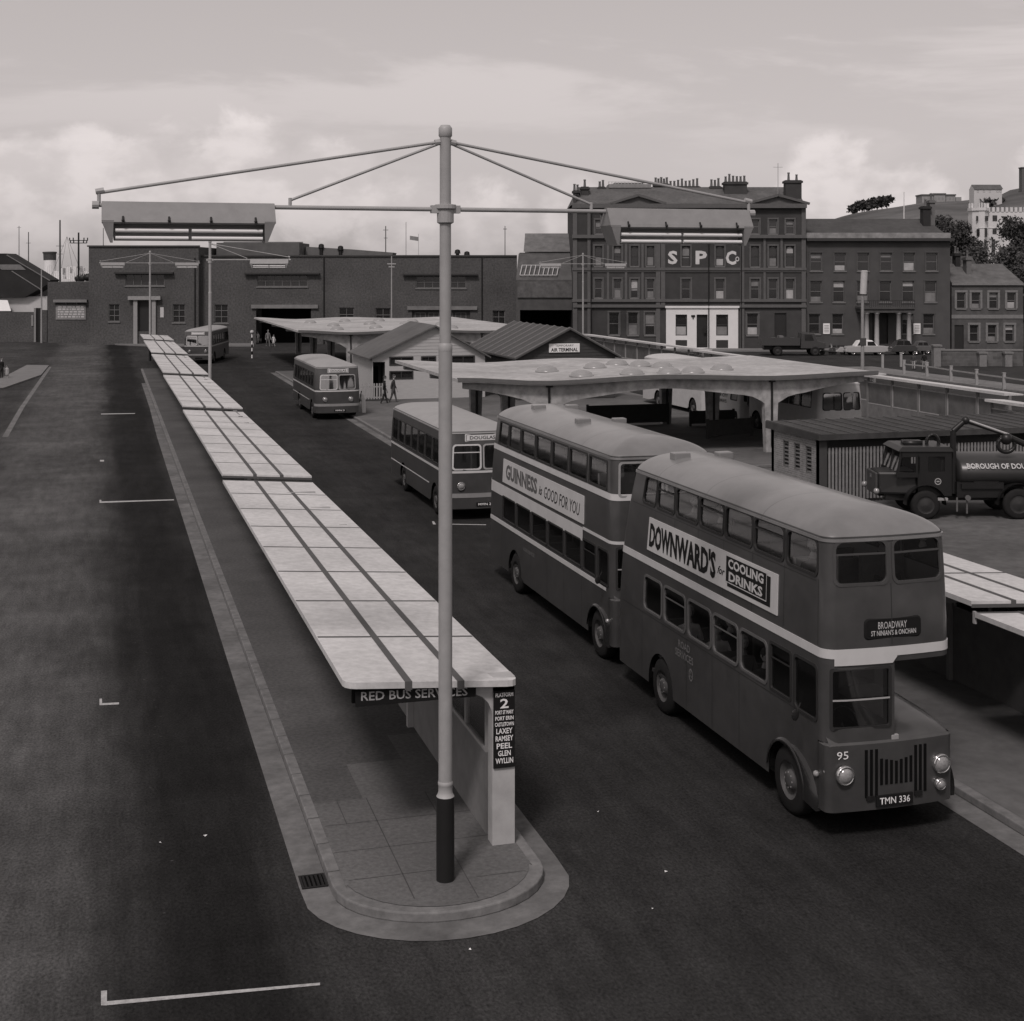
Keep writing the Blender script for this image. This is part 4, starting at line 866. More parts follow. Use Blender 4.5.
# ================================================================ concrete canopies
CANC = mat('canopy_concrete', .28, .9, .4, 2.5, .2, big=.2, bigscale=.4)
CANT = mat('canopy_top', .34, .85, .25, 3, .25, big=.22, bigscale=.3)
DOME = mat('rooflight_dome', .24, .25, .1, 2, .5)
UND = mat('canopy_soffit', .2, .9, .1)
def canopy(label, y0, y1, frames, domes, xs=((13.75,.09),(17.75,-.12),(22.6,.04),(27.95,-.12),(33.0,.0)), zt=3.56, cols=(17.75, 27.95)):
    t = thing('canopy', label, 'canopy', (0, y0, 0), 0, 'concrete canopies'); L = y1-y0
    P = []
    for (xa, za), (xb, zb) in zip(xs, xs[1:]):
        for i in range(4): q = i/4; P.append((xa+(xb-xa)*q, zt+za+(zb-za)*(3*q*q-2*q**3)))
    P.append((xs[-1][0], zt+xs[-1][1]))
    n = len(P); k = MB()
    for yy in (0, L): k.v += [(x, yy, z) for x, z in P]+[(x, yy, z-.14) for x, z in P]
    for i in range(n-1):
        k.f += [(i, i+1, 2*n+i+1, 2*n+i), (n+i, 3*n+i, 3*n+i+1, n+i+1), (i, n+i, n+i+1, i+1), (2*n+i, 2*n+i+1, 3*n+i+1, 3*n+i)]
    k.f += [(0, 2*n, 3*n, n), (n-1, 2*n-1, 4*n-1, 3*n-1)]; k.m = [0]*len(k.f)
    roof = k.build('roof', CANT, t)
    k = MB(); k.v = [(x, yy, z+.05) for yy in (-.03, .08) for x, z in P]+[(x, yy, z-.1) for yy in (-.03, .08) for x, z in P]
    for i in range(n-1): k.f += [(i, i+1, n+i+1, n+i), (2*n+i, 2*n+i+1, i+1, i), (n+i, n+i+1, 3*n+i+1, 3*n+i), (2*n+i, 3*n+i, 3*n+i+1, 2*n+i+1)]
    k.m = [0]*len(k.f); k.build('edge_trim', mat('lead_trim', .1, .7), roof)
    for fi, yf in enumerate(frames):
        k = MB(); top = []; bot = []
        x0, x1 = xs[0][0]+.35, xs[-1][0]-.5; m = 44
        for i in range(m+1):
            x = x0+(x1-x0)*i/m
            z = next((za+(zb-za)*(x-xa)/(xb-xa) for (xa, za), (xb, zb) in zip(P, P[1:]) if xa <= x <= xb), zt)-.145
            dmin = min(abs(x-c) for c in cols); dep = .42+.34*max(0, 1-dmin/4.5)+.55*max(0, 1-dmin/1.3)**2.2
            edge = min((x-x0)/3.0, (x1-x)/3.0, 1); dep = .28+(dep-.28)*edge
            top.append((x, z)); bot.append((x, z-dep))
        for i in range(m):
            a, b, c, d = bot[i], bot[i+1], top[i+1], top[i]
            k.add([(p[0], yf+yy, p[1]) for yy in (0, .28) for p in (a, b, c, d)], [(0,1,2,3),(7,6,5,4),(0,4,5,1)]+([(0,3,7,4)] if i == 0 else [])+([(1,5,6,2)] if i == m-1 else []))
        beam = k.build('beam', CANC, t)
        for c in cols:
            k = MB(); w0, w1 = .24, .34
            k.hexa([(c-w0,yf+.0,.13),(c+w0,yf,.13),(c+w0,yf+.3,.13),(c-w0,yf+.3,.13)], [(c-w1,yf-.005,2.7),(c+w1,yf-.005,2.7),(c+w1,yf+.305,2.7),(c-w1,yf+.305,2.7)]); k.build('column', CANC, t)
            k = MB(); k.cyl((c,yf-.05,.4),(c,yf-.05,3.2),.05,.05,8).box(c-.13,c+.13,yf-.14,yf-.01,3.2,3.42); k.build('downpipe', DARK, t)
    for dx, dy in domes:
        k = MB(); prof = [(.54, .0), (.54, .06), (.49, .08)]+[(.48*cos(a), .08+.21*sin(a)) for a in (0, R(20), R(40), R(60), R(78))]+[(.001, .292)]
        zz = next((za+(zb-za)*(dx-xa)/(xb-xa) for (xa, za), (xb, zb) in zip(P, P[1:]) if xa <= dx <= xb), zt)
        k.lathe(prof, (dx, dy-y0, zz), 18); k.build('rooflight', DOME, t, True)
    return t
dm = [(547,369),(595,367.5),(617,364.5),(581.5,374),(632,374),(662,366.5),(669,373),(692.6,371),(722,366.5),(640,365.5)]
D1 = [tuple(gp(x, y, 3.6)[:2]) for x, y in dm]
D1 = [(x, max(56.2, min(67.8, y))) for x, y in D1]
ca = canopy('near pale concrete canopy with domed rooflights behind the double-decker buses', 55.2, 68.0, (.35, 6.4, 12.2), D1)
D2 = []
for i in range(3):
    for j in range(4): D2.append((17.6+j*3.1+(i%2)*.9, 110+i*7.5))
cb = canopy('far pale concrete canopy reaching towards the brick shed', 104, 136, (.5, 10, 20, 30), D2)
# passengers' barriers and low boards under the near canopy
def board(px, py, w, h, label, cat='barrier', m=None, d=.08, rz=0):
    p = gp(px, py); t = thing('timber_barrier', label, cat, p, rz, 'dark barriers under the canopies')
    k = MB(); k.box(-w/2,w/2,-d/2,d/2,.25,h); k.build('panel', m or mat('dark_timber', .045, .8, .2, 6), t)
    for s in (-1, 1): k = MB(); k.box(s*w/2-.05,s*w/2+.05,-.06,.06,.0,h+.06); k.build('post', mat('dark_timber', .045, .8, .2, 6), t)
board(628, 428, 4.4, 1.2, 'dark timber barrier behind the roof of the second double-decker bus')
board(730, 440, 2.6, 1.0, 'dark barrier between the concrete column and the brick kiosk', rz=R(12))
board(712, 428, 2.4, .9, 'dark barrier standing in front of the airline van')
# ================================================================ kiosk with paling front
kt = thing('kiosk', 'low flat-roofed building with louvred brick side and paling front behind the tanker', 'building', (23.65, 43.4, 0))
KB = brickmat('pale_brick', .17)
def openings(parent, us, vs_, holes, f, name, m, flip=False, reveal=None):
    k = MB(); k.sheet(us, vs_, holes, f, flip); return k.build(name, m, parent)
zk = 2.22
k = MB(); lv = [(.55,1.0,.95,1.9),(1.4,1.85,.95,1.9),(2.25,2.7,.95,1.9)]
k.sheet([0,3.6],[0,zk],lv,lambda u,v:(0,u,v),True); k.box(.24,.3,0,3.6,0,zk); k.box(0,17,3.4,3.6,0,zk); 
for a,b,c,d in lv: k.sheet([a,b],[0,.2],[],lambda u,e:(e,u,c)).sheet([a,b],[0,.2],[],lambda u,e:(e,u,d),True).sheet([c,d],[0,.2],[],lambda v,e:(e,a,v)).sheet([c,d],[0,.2],[],lambda v,e:(e,b,v),True)
k.build('brick_wall', KB, kt)
for a,b,c,d in lv:
    k = MB(); n = 7
    for i in range(n): z = c+(d-c)*(i+.2)/n; k.hexa([(.04,a,z),(.14,a,z+.07),(.14,b,z+.07),(.04,b,z)],[(.04,a,z+.02),(.14,a,z+.09),(.14,b,z+.09),(.04,b,z+.02)])
    k.box(.02,.06,a,a+.04,c,d).box(.02,.06,b-.04,b,c,d).box(.02,.06,a+.04,b-.04,d-.04,d).box(.02,.06,a+.04,b-.04,c,c+.03); k.build('louvre', mat('grey_louvre', .1, .6), kt)
PAL = mat('paling', .19, .8, .2, 5)
k = MB()
k.cur = 0
for i in range(122):
    x = .35+i*.135; k.box(x, x+.07, -.02, .02, .12, 1.92)
k.build('palings', PAL, kt)['kind'] = 'stuff'
k = MB()
for z in (.4, 1.72): k.box(.3,16.8,.02,.07,z,z+.07)
k.build('rail', mat('dark_timber', .045, .8, .2, 6), kt)
for x in (.0, 4.2, 8.4, 12.6, 16.6): k = MB(); k.box(x,x+.28,-.04,.22,0,zk); k.build('post', mat('dark_post', .05, .8), kt)
k = MB(); k.box(.3,16.8,.55,.6,0,zk); k.build('inner_wall', mat('inner_wall', .05, .9), kt)
KR = mat('felt_roof', .045, .85, .25, 3, .25, big=.25, bigscale=.6)
k = MB(); k.hexa([(-.15,-.25,zk),(17.2,-.25,zk),(17.2,3.8,zk),(-.15,3.8,zk)], [(-.15,-.25,zk+.2),(17.2,-.25,zk+.2),(17.2,3.8,zk+.26),(-.15,3.8,zk+.26)]); kr = k.build('roof', KR, kt)
k = MB()
for i in range(29): x = -.1+i*.61; k.bar((x,-.24,zk+.215),(x,3.79,zk+.275),.05,.04)
k.build('roof_batten', mat('felt_batten', .065, .8), kr)
# ================================================================ timber hut and air terminal hut
BOARD = mat('pale_boarding', .37, .75, .1, 2, .25, stretch=(1, 1, 9))
DBOARD = mat('dark_boarding', .05, .8, .25, 2, .2, stretch=(1, 1, 9))
def hut(name, label, x0, x1, y0, y1, ze, zr, xr, wallm, roofm, stripes=0, holes=()):
    t = thing(name, label, 'building', (x0, y0, 0)); w = x1-x0; L = y1-y0; xr -= x0
    k = MB()
    us = [0, w]; k.sheet(us, [.1, ze], list(holes), lambda u, v: (u, 0, v))
    k.add([(0,0,ze),(w,0,ze),(xr,0,zr)], [(0,1,2)]); k.add([(0,L,0),(w,L,0),(w,L,ze),(xr,L,zr),(0,L,ze)], [(4,3,2,1,0)])
    k.add([(0,0,.1),(0,L,.1),(0,L,ze),(0,0,ze)], [(3,2,1,0)]); k.add([(w,0,.1),(w,L,.1),(w,L,ze),(w,0,ze)], [(0,1,2,3)])
    for i in range(1, int(zr/.2)):    # lapped boards: shallow shadow-casting steps
        z = i*.2; 
        xa = 0 if z < ze else xr*(z-ze)/(zr-ze); xb = w if z < ze else w-(w-xr)*(z-ze)/(zr-ze)
        if any(h[2]-.1 < z < h[3]+.1 for h in holes): continue
        k.box(xa+.02, xb-.02, -.018, .0, z, z+.02)
    k.build('wall', wallm, t)
    k = MB(); sl = (zr-ze)/xr; o = .3; th = .1
    def slope(xa, za, xb, zb): k.hexa([(xa,-.35,za),(xb,-.35,zb),(xb,L+.3,zb),(xa,L+.3,za)], [(xa,-.35,za+th),(xb,-.35,zb+th),(xb,L+.3,zb+th),(xa,L+.3,za+th)])
    slope(-o, ze-o*sl, xr, zr); s2 = (zr-ze)/(w-xr); slope(xr, zr, w+o, ze-o*s2)
    ro = k.build('roof', roofm, t)
    if stripes:
        k = MB()
        for i in range(stripes):
            y = -.2+i*(L+.4)/(stripes-1); k.bar((-o,y,ze-o*sl+th+.03),(xr,y,zr+th+.03),.08,.05).bar((xr,y,zr+th+.03),(w+o,y,ze-o*s2+th+.03),.08,.05)
        k.build('roof_batten', mat('pale_batten', .16, .7), ro)
    return t
hw = [(.25,1.75,.1,2.45),(2.35,4.15,1.75,2.15),(4.75,5.75,1.75,2.15),(6.35-.0,7.05,1.75,2.15)]
hw = [(.05,.8,.1,2.45),(1.15,2.5,2.3,2.68),(3.15,3.95,2.3,2.68),(5.1,6.45,2.3,2.68),(1.15,2.5,1.45,1.8)]
hu = hut('timber_hut', 'pale boarded hut with dark pitched roof between the two canopies', 15.8, 23.0, 85.2, 92.2, 2.75, 4.6, 19.75, BOARD, mat('hut_roof', .085, .75, .15, 2, .3, big=.15, bigscale=.5), 0, hw)
for h in hw[1:]:
    k = MB(); a,b,c,d = h
    k.box(a-.08,b+.08,-.04,.04,d,d+.08).box(a-.08,b+.08,-.04,.04,c-.08,c).box(a-.08,a,-.04,.04,c,d).box(b,b+.08,-.04,.04,c,d).box((a+b)/2-.03,(a+b)/2+.03,-.03,.03,c,d); wf = k.build('window', mat('dark_frame', .03, .6), hu)
    k = MB(); k.box(a,b,.04,.06,c,d); k.build('pane', PANE, wf)
k = MB(); k.box(.05,.8,1.3,1.35,.1,2.45).box(.01,.05,.03,1.3,.1,2.45).box(.8,.84,.03,1.3,.1,2.45); k.build('porch_wall', mat('dark_timber', .045, .8, .2, 6), hu)
k = MB(); k.box(.2,.6,1.2,1.3,.1,2.1); k.build('door', VOID, hu)
k = MB()
for i in range(9): k.box(-.75+i*.17,-.66+i*.17,-.8,-.76,.2,1.2)
k.box(-.8,.75,-.76,-.72,.3,.38).box(-.8,.75,-.76,-.72,.95,1.03); k.build('railing', mat('pale_rail', .3, .8), hu)
k = MB(); k.box(-.9,.9,-.9,-.1,.134,.24); k.build('step', mat('dark_timber', .045, .8, .2, 6), hu)
aa = hut('timber_hut', 'dark boarded hut with striped roof bearing the air terminal sign', 24.3, 30.6, 82.2, 94, 2.8, 4.45, 27.55, DBOARD, mat('hut_roof2', .06, .75, .15, 2, .3), 9)
k = MB(); k.box(1.95,3.95,-.08,-.03,3.03,3.58); sg = k.build('sign', SIGNW, aa, bevel=.02)
text('TEMPORARY', 1.2, .13, SIGNB, sg, lambda u,v,o: (2.95+u,-.08-o,3.46+v), bold=.0); text('AIR TERMINAL', 1.75, .22, SIGNB, sg, lambda u,v,o: (2.95+u,-.08-o,3.2+v), bold=.03)
# folding screen in front of the single-decker
tt = thing('notice_board', 'white leaning notice board beside the single-decker bus and hut porch', 'board', (13.9, 77.5, .13), R(20))
k = MB(); k.hexa([(-.12,-.03,0),(.12,-.03,0),(.12,0,0),(-.12,0,0)], [(.0,.25,1.0),(.24,.25,1.0),(.24,.28,1.0),(.0,.28,1.0)]); k.build('board', LIGHTP, tt)
k = MB(); k.bar((0,.26,1.2),(0,.7,0),.04); k.build('strut', DARK, tt)
# ================================================================ glazed shelters by the coach road
GP = mat('clear_shelter_pane', .2, .5)
def glazed(label, x, y0, y1, zt=2.6, w=1.0, bay=2.45, group='glazed shelters by the coach road'):
    t = thing('glazed_shelter', label, 'shelter', (x, y0, 0), 0, group); L = y1-y0
    k = MB(); k.hexa([(0,0,zt-.12),(w,0,zt-.12),(w,L,zt-.12),(0,L,zt-.12)], [(0,0,zt),(w,0,zt-.06),(w,L,zt-.06),(0,L,zt)]); k.build('roof', ROOFC, t)
    n = max(2, round(L/bay)); W_ = L/n
    for i in range(n+1):
        k = MB(); y = min(max(i*W_, .06), L-.06); k.box(.25,.37,y-.06,y+.06,.1,zt-.12); k.build('post', mat('grey_post', .16, .7), t)
    for i in range(n):
        a, b = i*W_+.06, (i+1)*W_-.06
        k = MB(); k.box(.28,.34,a,b,.15,1.05); k.build('panel', mat('shelter_dado', .16, .8, .2), t)
        k = MB(); k.box(.27,.35,a,b,1.05,1.1).box(.27,.35,a,b,zt-.45,zt-.4).box(.27,.35,a,a+.04,1.1,zt-.45).box(.27,.35,b-.04,b,1.1,zt-.45); wf = k.build('window', mat('pale_rail', .3, .8), t)
        k = MB(); k.box(.3,.31,a+.04,b-.04,1.1,zt-.45); k.build('pane', mat('pane_ground_tone', .12, .15, .25, 1.5, .6), wf)  # opaque grey stands in for the lit ground seen through clear glass
    k = MB(); k.box(.86,.9,.1,L-.1,.1,.5); k.build('kerb_board', mat('shelter_back', .16, .8, .3, 1), t)
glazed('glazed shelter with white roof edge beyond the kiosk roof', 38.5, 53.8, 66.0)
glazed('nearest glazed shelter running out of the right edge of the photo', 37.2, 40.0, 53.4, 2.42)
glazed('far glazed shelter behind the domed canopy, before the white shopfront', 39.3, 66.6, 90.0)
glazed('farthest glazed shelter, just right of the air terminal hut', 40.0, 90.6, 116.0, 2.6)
# round planter-like shelter end right of the air terminal hut
# ================================================================ buildings square to the camera
def front(name, label, cat, px0, Y, group=None):
    p = fw(gx(px0, Y), Y); t = thing(name, label, cat, p, -TH, group)
    return t, (lambda px: gx(px, Y)-gx(px0, Y)), (lambda py: gz(py, Y))
SASH = mat('sash_paint', .12, .6); SILLM = mat('stone_sill', .13, .8, .2)
BR1 = mat('shed_brick', .072, .9, .4, 5, .15, big=.16, bigscale=.3); BR2 = mat('render_dark', .05, .85, .2, .8, .2, big=.18, bigscale=.12); BR3 = mat('hotel_render', .066, .85, .14, .8, .2, big=.15, bigscale=.15)
def wall(parent, x0, x1, z0, z1, holes, m, y=0, depth=.22, name='wall', back=None):
    k = MB(); k.sheet([x0, x1], [z0, z1], holes, lambda u, v: (u, y, v))
    for a, b, c, d in holes:
        k.sheet([a, b], [0, depth], [], lambda u, e: (u, y+e, c)).sheet([a, b], [0, depth], [], lambda u, e: (u, y+e, d), True)
        k.sheet([c, d], [0, depth], [], lambda v, e: (a, y+e, v), True).sheet([c, d], [0, depth], [], lambda v, e: (b, y+e, v))
    if back:
        k.add([(x0,y,z0),(x0,y+back,z0),(x0,y+back,z1),(x0,y,z1)], [(3,2,1,0)]); k.add([(x1,y,z0),(x1,y+back,z0),(x1,y+back,z1),(x1,y,z1)], [(0,1,2,3)])
        k.add([(x0,y+back,z0),(x1,y+back,z0),(x1,y+back,z1),(x0,y+back,z1)], [(3,2,1,0)])
    return k.build(name, m, parent)
wcount = [0]
def window(parent, h, y=0, arch=False, bars=1, blind=None, surround=None, cols=1, frame=None, sill=True, inset=.12):
    a, b, c, d = h; frame = frame or SASH; k = MB(); t_ = .07; yy = y+inset; wcount[0] += 1
    if arch:
        frame = BR2 if frame is SASH else frame
        n = 12; r = (b-a)/2; zc = d-r*1.15
        outer = [(b, yy, c), (b, yy, zc)]+[(a+r+r*1.0*cos(pi*i/n), yy, d) if False else (a+r+(r)*cos(pi*i/n), yy, d) for i in range(1, n)]+[(a, yy, zc), (a, yy, c)]
        inner = [(b-t_, yy, c+t_), (b-t_, yy, zc)]+[(a+r+(r-t_)*cos(pi*i/n), yy, zc+(d-zc-t_)*sin(pi*i/n)) for i in range(1, n)]+[(a+t_, yy, zc), (a+t_, yy, c+t_)]
        k.ring(outer, inner); k.add([(a,yy,zc),(a,yy,d),(a+.01,yy,d)],[(0,1,2)])
    else: k.box(a,a+t_,yy,yy+.06,c,d).box(b-t_,b,yy,yy+.06,c,d).box(a+t_,b-t_,yy,yy+.06,c,c+t_).box(a+t_,b-t_,yy,yy+.06,d-t_,d)
    for i in range(bars): z = c+(d-c)*(i+1)/(bars+1); k.box(a+t_,b-t_,yy+.0,yy+.06,z-.035,z+.035)
    for i in range(1, cols): x = a+(b-a)*i/cols; k.box(x-.03,x+.03,yy+.001,yy+.05,c+t_,d-t_)
    w = k.build('window', frame, parent)
    k = MB(); k.box(a+.02,b-.02,yy+.07,yy+.09,c+.02,d-.02); k.build('pane', PANE, w)
    if blind is not None:
        k = MB(); f = blind; zb, zt_ = (c+t_, c+(d-c)*f) if f > 0 else (d+(d-c)*f, d-t_)
        k.box(a+t_+.02,b-t_-.02,yy+.062,yy+.068,zb,zt_); k.build('curtain', BLIND if wcount[0] % 3 else mat('net_curtain', .33, .7, .2, 2), w)
    if sill: k = MB(); k.box(a-.1,b+.1,y-.1,y+.0,c-.14,c-.002); k.build('sill', SILLM, w)
    if surround:
        k = MB(); s = surround[0]; z1 = d+.02
        k.box(a-s,a-.002,y-.06,y-.0,c-.0,z1).box(b+.002,b+s,y-.06,y-.0,c-.0,z1).box(a-s,b+s,y-.08,y-.0,z1+.002,z1+s); k.build('surround', surround[1], w)
    return w
def R4(lx, lz, x0, x1, y0, y1): return (lx(x0), lx(x1), lz(y1), lz(y0))
# --- four-storey offices
YH = 144.5
b1, lx, lz = front('office_block', 'four-storey dark rendered offices with pediments, white letters and white ground-floor front', 'building', 573, YH)
W1 = []
cL = (598.5, 617.5, 634.5, 650.5); cM = (686, 720); cR = (755, 773, 790)
def add_row(cs, w, y0, y1, out, **kw):
    for c in cs: out.append((R4(lx, lz, c-w/2, c+w/2, y0, y1), kw))
rows1 = []
add_row(cL, 7.6, 246, 266, rows1, arch=True); add_row(cM, 8.4, 246, 266, rows1, arch=True); add_row(cR, 8.2, 246, 266.5, rows1, arch=True)
add_row(cL, 7.6, 279, 298, rows1); add_row(cM, 9, 279, 299, rows1); add_row(cR, 8.6, 279, 299, rows1)
add_row((599, 617.5), 7.6, 220, 234, rows1); add_row(cR, 8.2, 219.5, 234, rows1)
add_row((614, 633, 650), 10, 312.5, 335, rows1); add_row((752.5,), 11, 313.5, 335, rows1); add_row((686, 720), 9.5, 219.5, 234, rows1)
wr = [(R4(lx, lz, 675.5, 687, 314.5, 335.5)), (R4(lx, lz, 716, 728, 314.5, 335.5))]
dr1 = R4(lx, lz, 696.5, 707.5, 314.5, 347.5); dr2 = R4(lx, lz, 774.5, 786.5, 313, 347.5)
holes = [h for h, _ in rows1]+wr+[dr1, dr2]
zc = lz(206)
wall(b1, 0, lx(806), 0, zc, holes, BR2, back=14)
for i, (h, kw) in enumerate(rows1): window(b1, h, arch=kw.get('arch', False), blind=[.4,-.35,None,.5,-.6,.35,None][i%7], surround=(.16, mat('stucco_trim', .09, .8)) if i % 1 == 0 else None)
WFM = mat('white_frontage', .60, .7, .06, 1)
k = MB(); x0, x1 = lx(666), lx(738); zt_ = lz(307)
hh = [(a, b, c, d) for a, b, c, d in wr+[dr1]]+[R4(lx, lz, 675.5, 687, 340, 346), R4(lx, lz, 716, 728, 340, 348)]
k.sheet([x0, x1], [0, zt_], hh, lambda u, v: (u, -.1, v)); k.sheet([0, zt_], [-.1, 0], [], lambda v, e: (x0, e, v)); k.sheet([0, zt_], [-.1, 0], [], lambda v, e: (x1, e, v)); k.sheet([x0, x1], [-.1, 0], [], lambda u, e: (u, e, zt_))
k.box(x0-.1,x1+.1,-.25,-.1,zt_-.1,zt_+.12); k.build('white_frontage', WFM, b1)
for h in wr: window(b1, h, arch=True, blind=.42, sill=False)
for h in hh[3:]:
    k = MB(); k.box(h[0],h[1],-.06,-.02,h[2],h[3]); k.build('stall_riser', mat('dark_frame', .03, .6), b1)
for d in (dr1, dr2):
    k = MB(); a,b,c,e = d; k.box(a+.06,b-.06,.15,.2,c,e-.9).box(a,a+.06,.1,.2,c,e).box(b-.06,b,.1,.2,c,e).box(a+.06,b-.06,.15,.18,e-.9,e); k.box((a+b)/2-.3,(a+b)/2+.3,.12,.15,c+.3,c+1.0); k.build('door', mat('dark_door', .02, .5), b1)
k = MB(); xt = lx(693); k.box(xt-.2,xt+.2,-.16,-.1,lz(316)-.1,lz(316)+.1).box(xt-.06,xt+.06,-.16,-.1,lz(319),lz(316)-.1).box(xt+1.05,xt+1.35,-.14,-.1,lz(333),lz(328)); k.build('wall_lantern', DARK, b1)
TRIM = mat('stucco_trim', .09, .8)
k = MB()
for py, h, pr in ((206, .45, .5), (236.5, .35, .3), (269, .28, .2), (271.5, .14, .1), (300.5, .28, .2), (306, .3, .25)):
    if py == 306: k.box(0, lx(665), -pr, 0, lz(py)-h/2, lz(py)+h/2).box(lx(739), lx(806), -pr, 0, lz(py)-h/2, lz(py)+h/2)
    else: k.box(-.1, lx(806), -pr, -.0, lz(py)-h/2, lz(py)+h/2)
for px in (575, 589.5, 658, 663, 742, 803.5): k.box(lx(px)-.22, lx(px)+.22, -.12, -.0, 0 if px != 663 else lz(305), zc)
for px in (608, 626, 642.5, 764.5, 781.5): k.box(lx(px)-.12, lx(px)+.12, -.08, -.0, lz(300), lz(238))
k.build('cornice', TRIM, b1)
k = MB()
for px in (708.5, 741, 591): k.cyl((lx(px), -.2, .2), (lx(px), -.2, zc), .06, .06, 6)
k.build('drainpipe', DARK, b1)
for pl, pr_ in ((613, 663), (749, 806)):
    k = MB(); a, b = lx(pl), lx(pr_); zt0 = zc+.2; za = lz(196.5)
    k.slab([(a,zt0),(b,zt0),((a+b)/2,za)], -.15, .5); k.bar((a-.3,-.3,zt0+.02),((a+b)/2,-.3,za+.14),.4,.24).bar((b+.3,-.3,zt0+.02),((a+b)/2,-.3,za+.14),.4,.24); k.slab([(a,zt0),(b,zt0),((a+b)/2,za)], .5, 7); k.build('pediment', TRIM, b1)
k = MB(); x0, x1 = -.2, lx(806); ze, zr = zc+.1, 17.1
k.add([(x0,.2,ze),(x1,.2,ze),(x1,14,ze),(x0,14,ze),(x0+1,5.5,zr),(x1,5.5,zr),(x1,8.5,zr),(x0+1,8.5,zr)], [(0,1,5,4),(1,2,6,5),(2,3,7,6),(3,0,4,7),(4,5,6,7)]); k.build('roof', SLATE, b1)
def chimney(parent, px0, px1, ptop, pbase, Y, lx, lz, npots, y=2, pw=.13, d=1.2, m=None, ph=.75, parentroof=None):
    k = MB(); q_ = (Y+y)/Y; a, b = lx(px0)*q_+gx(0,y)*0, lx(px1)*q_; a += (gx(573.01 if Y == YH and px0 < 806 else px0, Y+y)-gx(573.01 if Y == YH and px0 < 806 else px0, Y))*0; zt, zb = gz(ptop, Y+y), gz(pbase, Y+y)
    k.box(a, b, y, y+d, zb-1.5, zt-.3).box(a-.12, b+.12, y-.12, y+d+.12, zt-.3, zt-.08).box(a, b, y, y+d, zt-.08, zt); c = k.build('chimney', m or BR2, parent)
    for i in range(npots):
        q = (i+.5)/npots; k = MB(); hgt = ph*random.uniform(.75, 1.2); k.lathe([(pw*1.1, 0), (pw*.8, hgt*.8), (pw*1.05, hgt*.86), (pw, hgt), (pw*.5, hgt)], (a+(b-a)*q, y+d/2, zt), 8); k.build('chimney_pot', mat('clay_pot', .13, .8), c, True)
for args in ((573.5, 576.5, 187, 206, 1), (577.5, 580, 187, 206, 1), (583, 590, 187, 206, 2), (601, 606, 188, 200, 1), (659, 677, 182.5, 190, 7), (678, 702, 185, 190, 6), (712, 722, 185, 190, 4), (726, 748, 184.5, 192, 4), (795, 802, 185.5, 206, 2)): pass
for a, b, pt, pb, n, yy in ((573.8,576.3,190,206,1,.8),(577.5,580,190,206,1,2.4),(582.5,590,186.5,206,1,3),(600.5,607,186.5,192,2,5),(657,671,183.5,192,5,5.4),(671.5,702,186,192,8,5.5),(712.5,723,186,192,3,5),(726,748.5,181.5,194,6,3.4),(786.5,802.5,180,206,2,2)):
    chimney(b1, a, b, pt, pb, YH, lx, lz, n, yy)
k = MB(); a, b = lx(612), lx(656)
k.box(a,b,5,8.5,17,lz(181)).box(a+.6,b-.8,5.2,8.2,lz(181),lz(179.5)); k.build('rooftop_tank_house', mat('grey_rooftop', .2, .8, .2), b1)
k = MB()
for i in range(14): x = a+(b-a)*i/13; k.cyl((x,5.1,lz(181)),(x,5.1,lz(178.5)),.04,.04,5)
k.box(a,b,5.07,5.13,lz(178.8),lz(178.4)); k.build('roof_railing', LIGHTP, b1)
k = MB(); x = lx(783.5); k.cyl((x,3,16),(x,3,lz(161)),.03,.03,5).cyl((x-.5,3,lz(165)),(x+.5,3,lz(165)),.02,.02,5); k.build('aerial', STEEL, b1)
LET = mat('white_letters', .5, .7, .15, 1)
for ch, pxc, w, h, pyc in (('S', 672.7, 9.5, 13.5, 257.5), ('P', 701.3, 11.5, 13.5, 257.5), ('C', 731, 10.5, 14, 257.8), ('O', 737.3, 4, 5, 259)):
    sc_ = YH/1400; text(ch, w*sc_, h*sc_, LET, b1, lambda u, v, o, pxc=pxc, pyc=pyc: (lx(pxc)+u, -.0-o*4-(.02 if ch == 'O' else 0), lz(pyc)+v), bold=.035)
# --- hotel with the columned porch
b2, lx, lz = front('hotel', 'three-storey rendered hotel with slate roof and columned porch', 'building', 806.5, YH)
cs = (816.8, 840.7, 863.9, 887, 910, 932.5); rows2 = []
add_row(cs, 11.5, 252.8, 270.8, rows2); add_row((816.5, 839.5, 863.5, 886, 909, 931.5), 11.5, 281, 302, rows2); add_row((815, 838.3, 908.5, 929.5), 11, 314, 334, rows2)
dh = R4(lx, lz, 873, 889, 313, 344)
zc2 = lz(241)
wall(b2, .05, lx(951), 0, zc2, [h for h, _ in rows2]+[dh], BR3, y=.3, back=12)
for i, (h, kw) in enumerate(rows2): window(b2, h, y=.3, bars=1, blind=[-.3,.3,None,-.25,.45,None,.25][i%7], surround=(.12, mat('hotel_trim', .065, .8)))
k = MB(); k.box(0,lx(951)+.3,-.25,.3,zc2,zc2+.3); k.build('cornice', mat('dark_trim', .04, .8), b2)
k = MB(); k.box(0,lx(950.5),-.05,.6,zc2+.3,zc2+.85); k.build('parapet', mat('lichened_parapet', .2, .9, .45, .9), b2)
k = MB(); x1 = lx(950); k.add([(0,.5,zc2+.5),(x1,.5,zc2+.5),(x1,12,zc2+.5),(0,12,zc2+.5),(0,6,lz(218)+.15),(lx(943),6,lz(218)+.15)], [(0,1,5,4),(1,2,5),(2,3,4,5),(3,0,4)]); k.build('roof', mat('hotel_slate', .06, .8, .2, 2, .2, big=.15, bigscale=.3), b2)
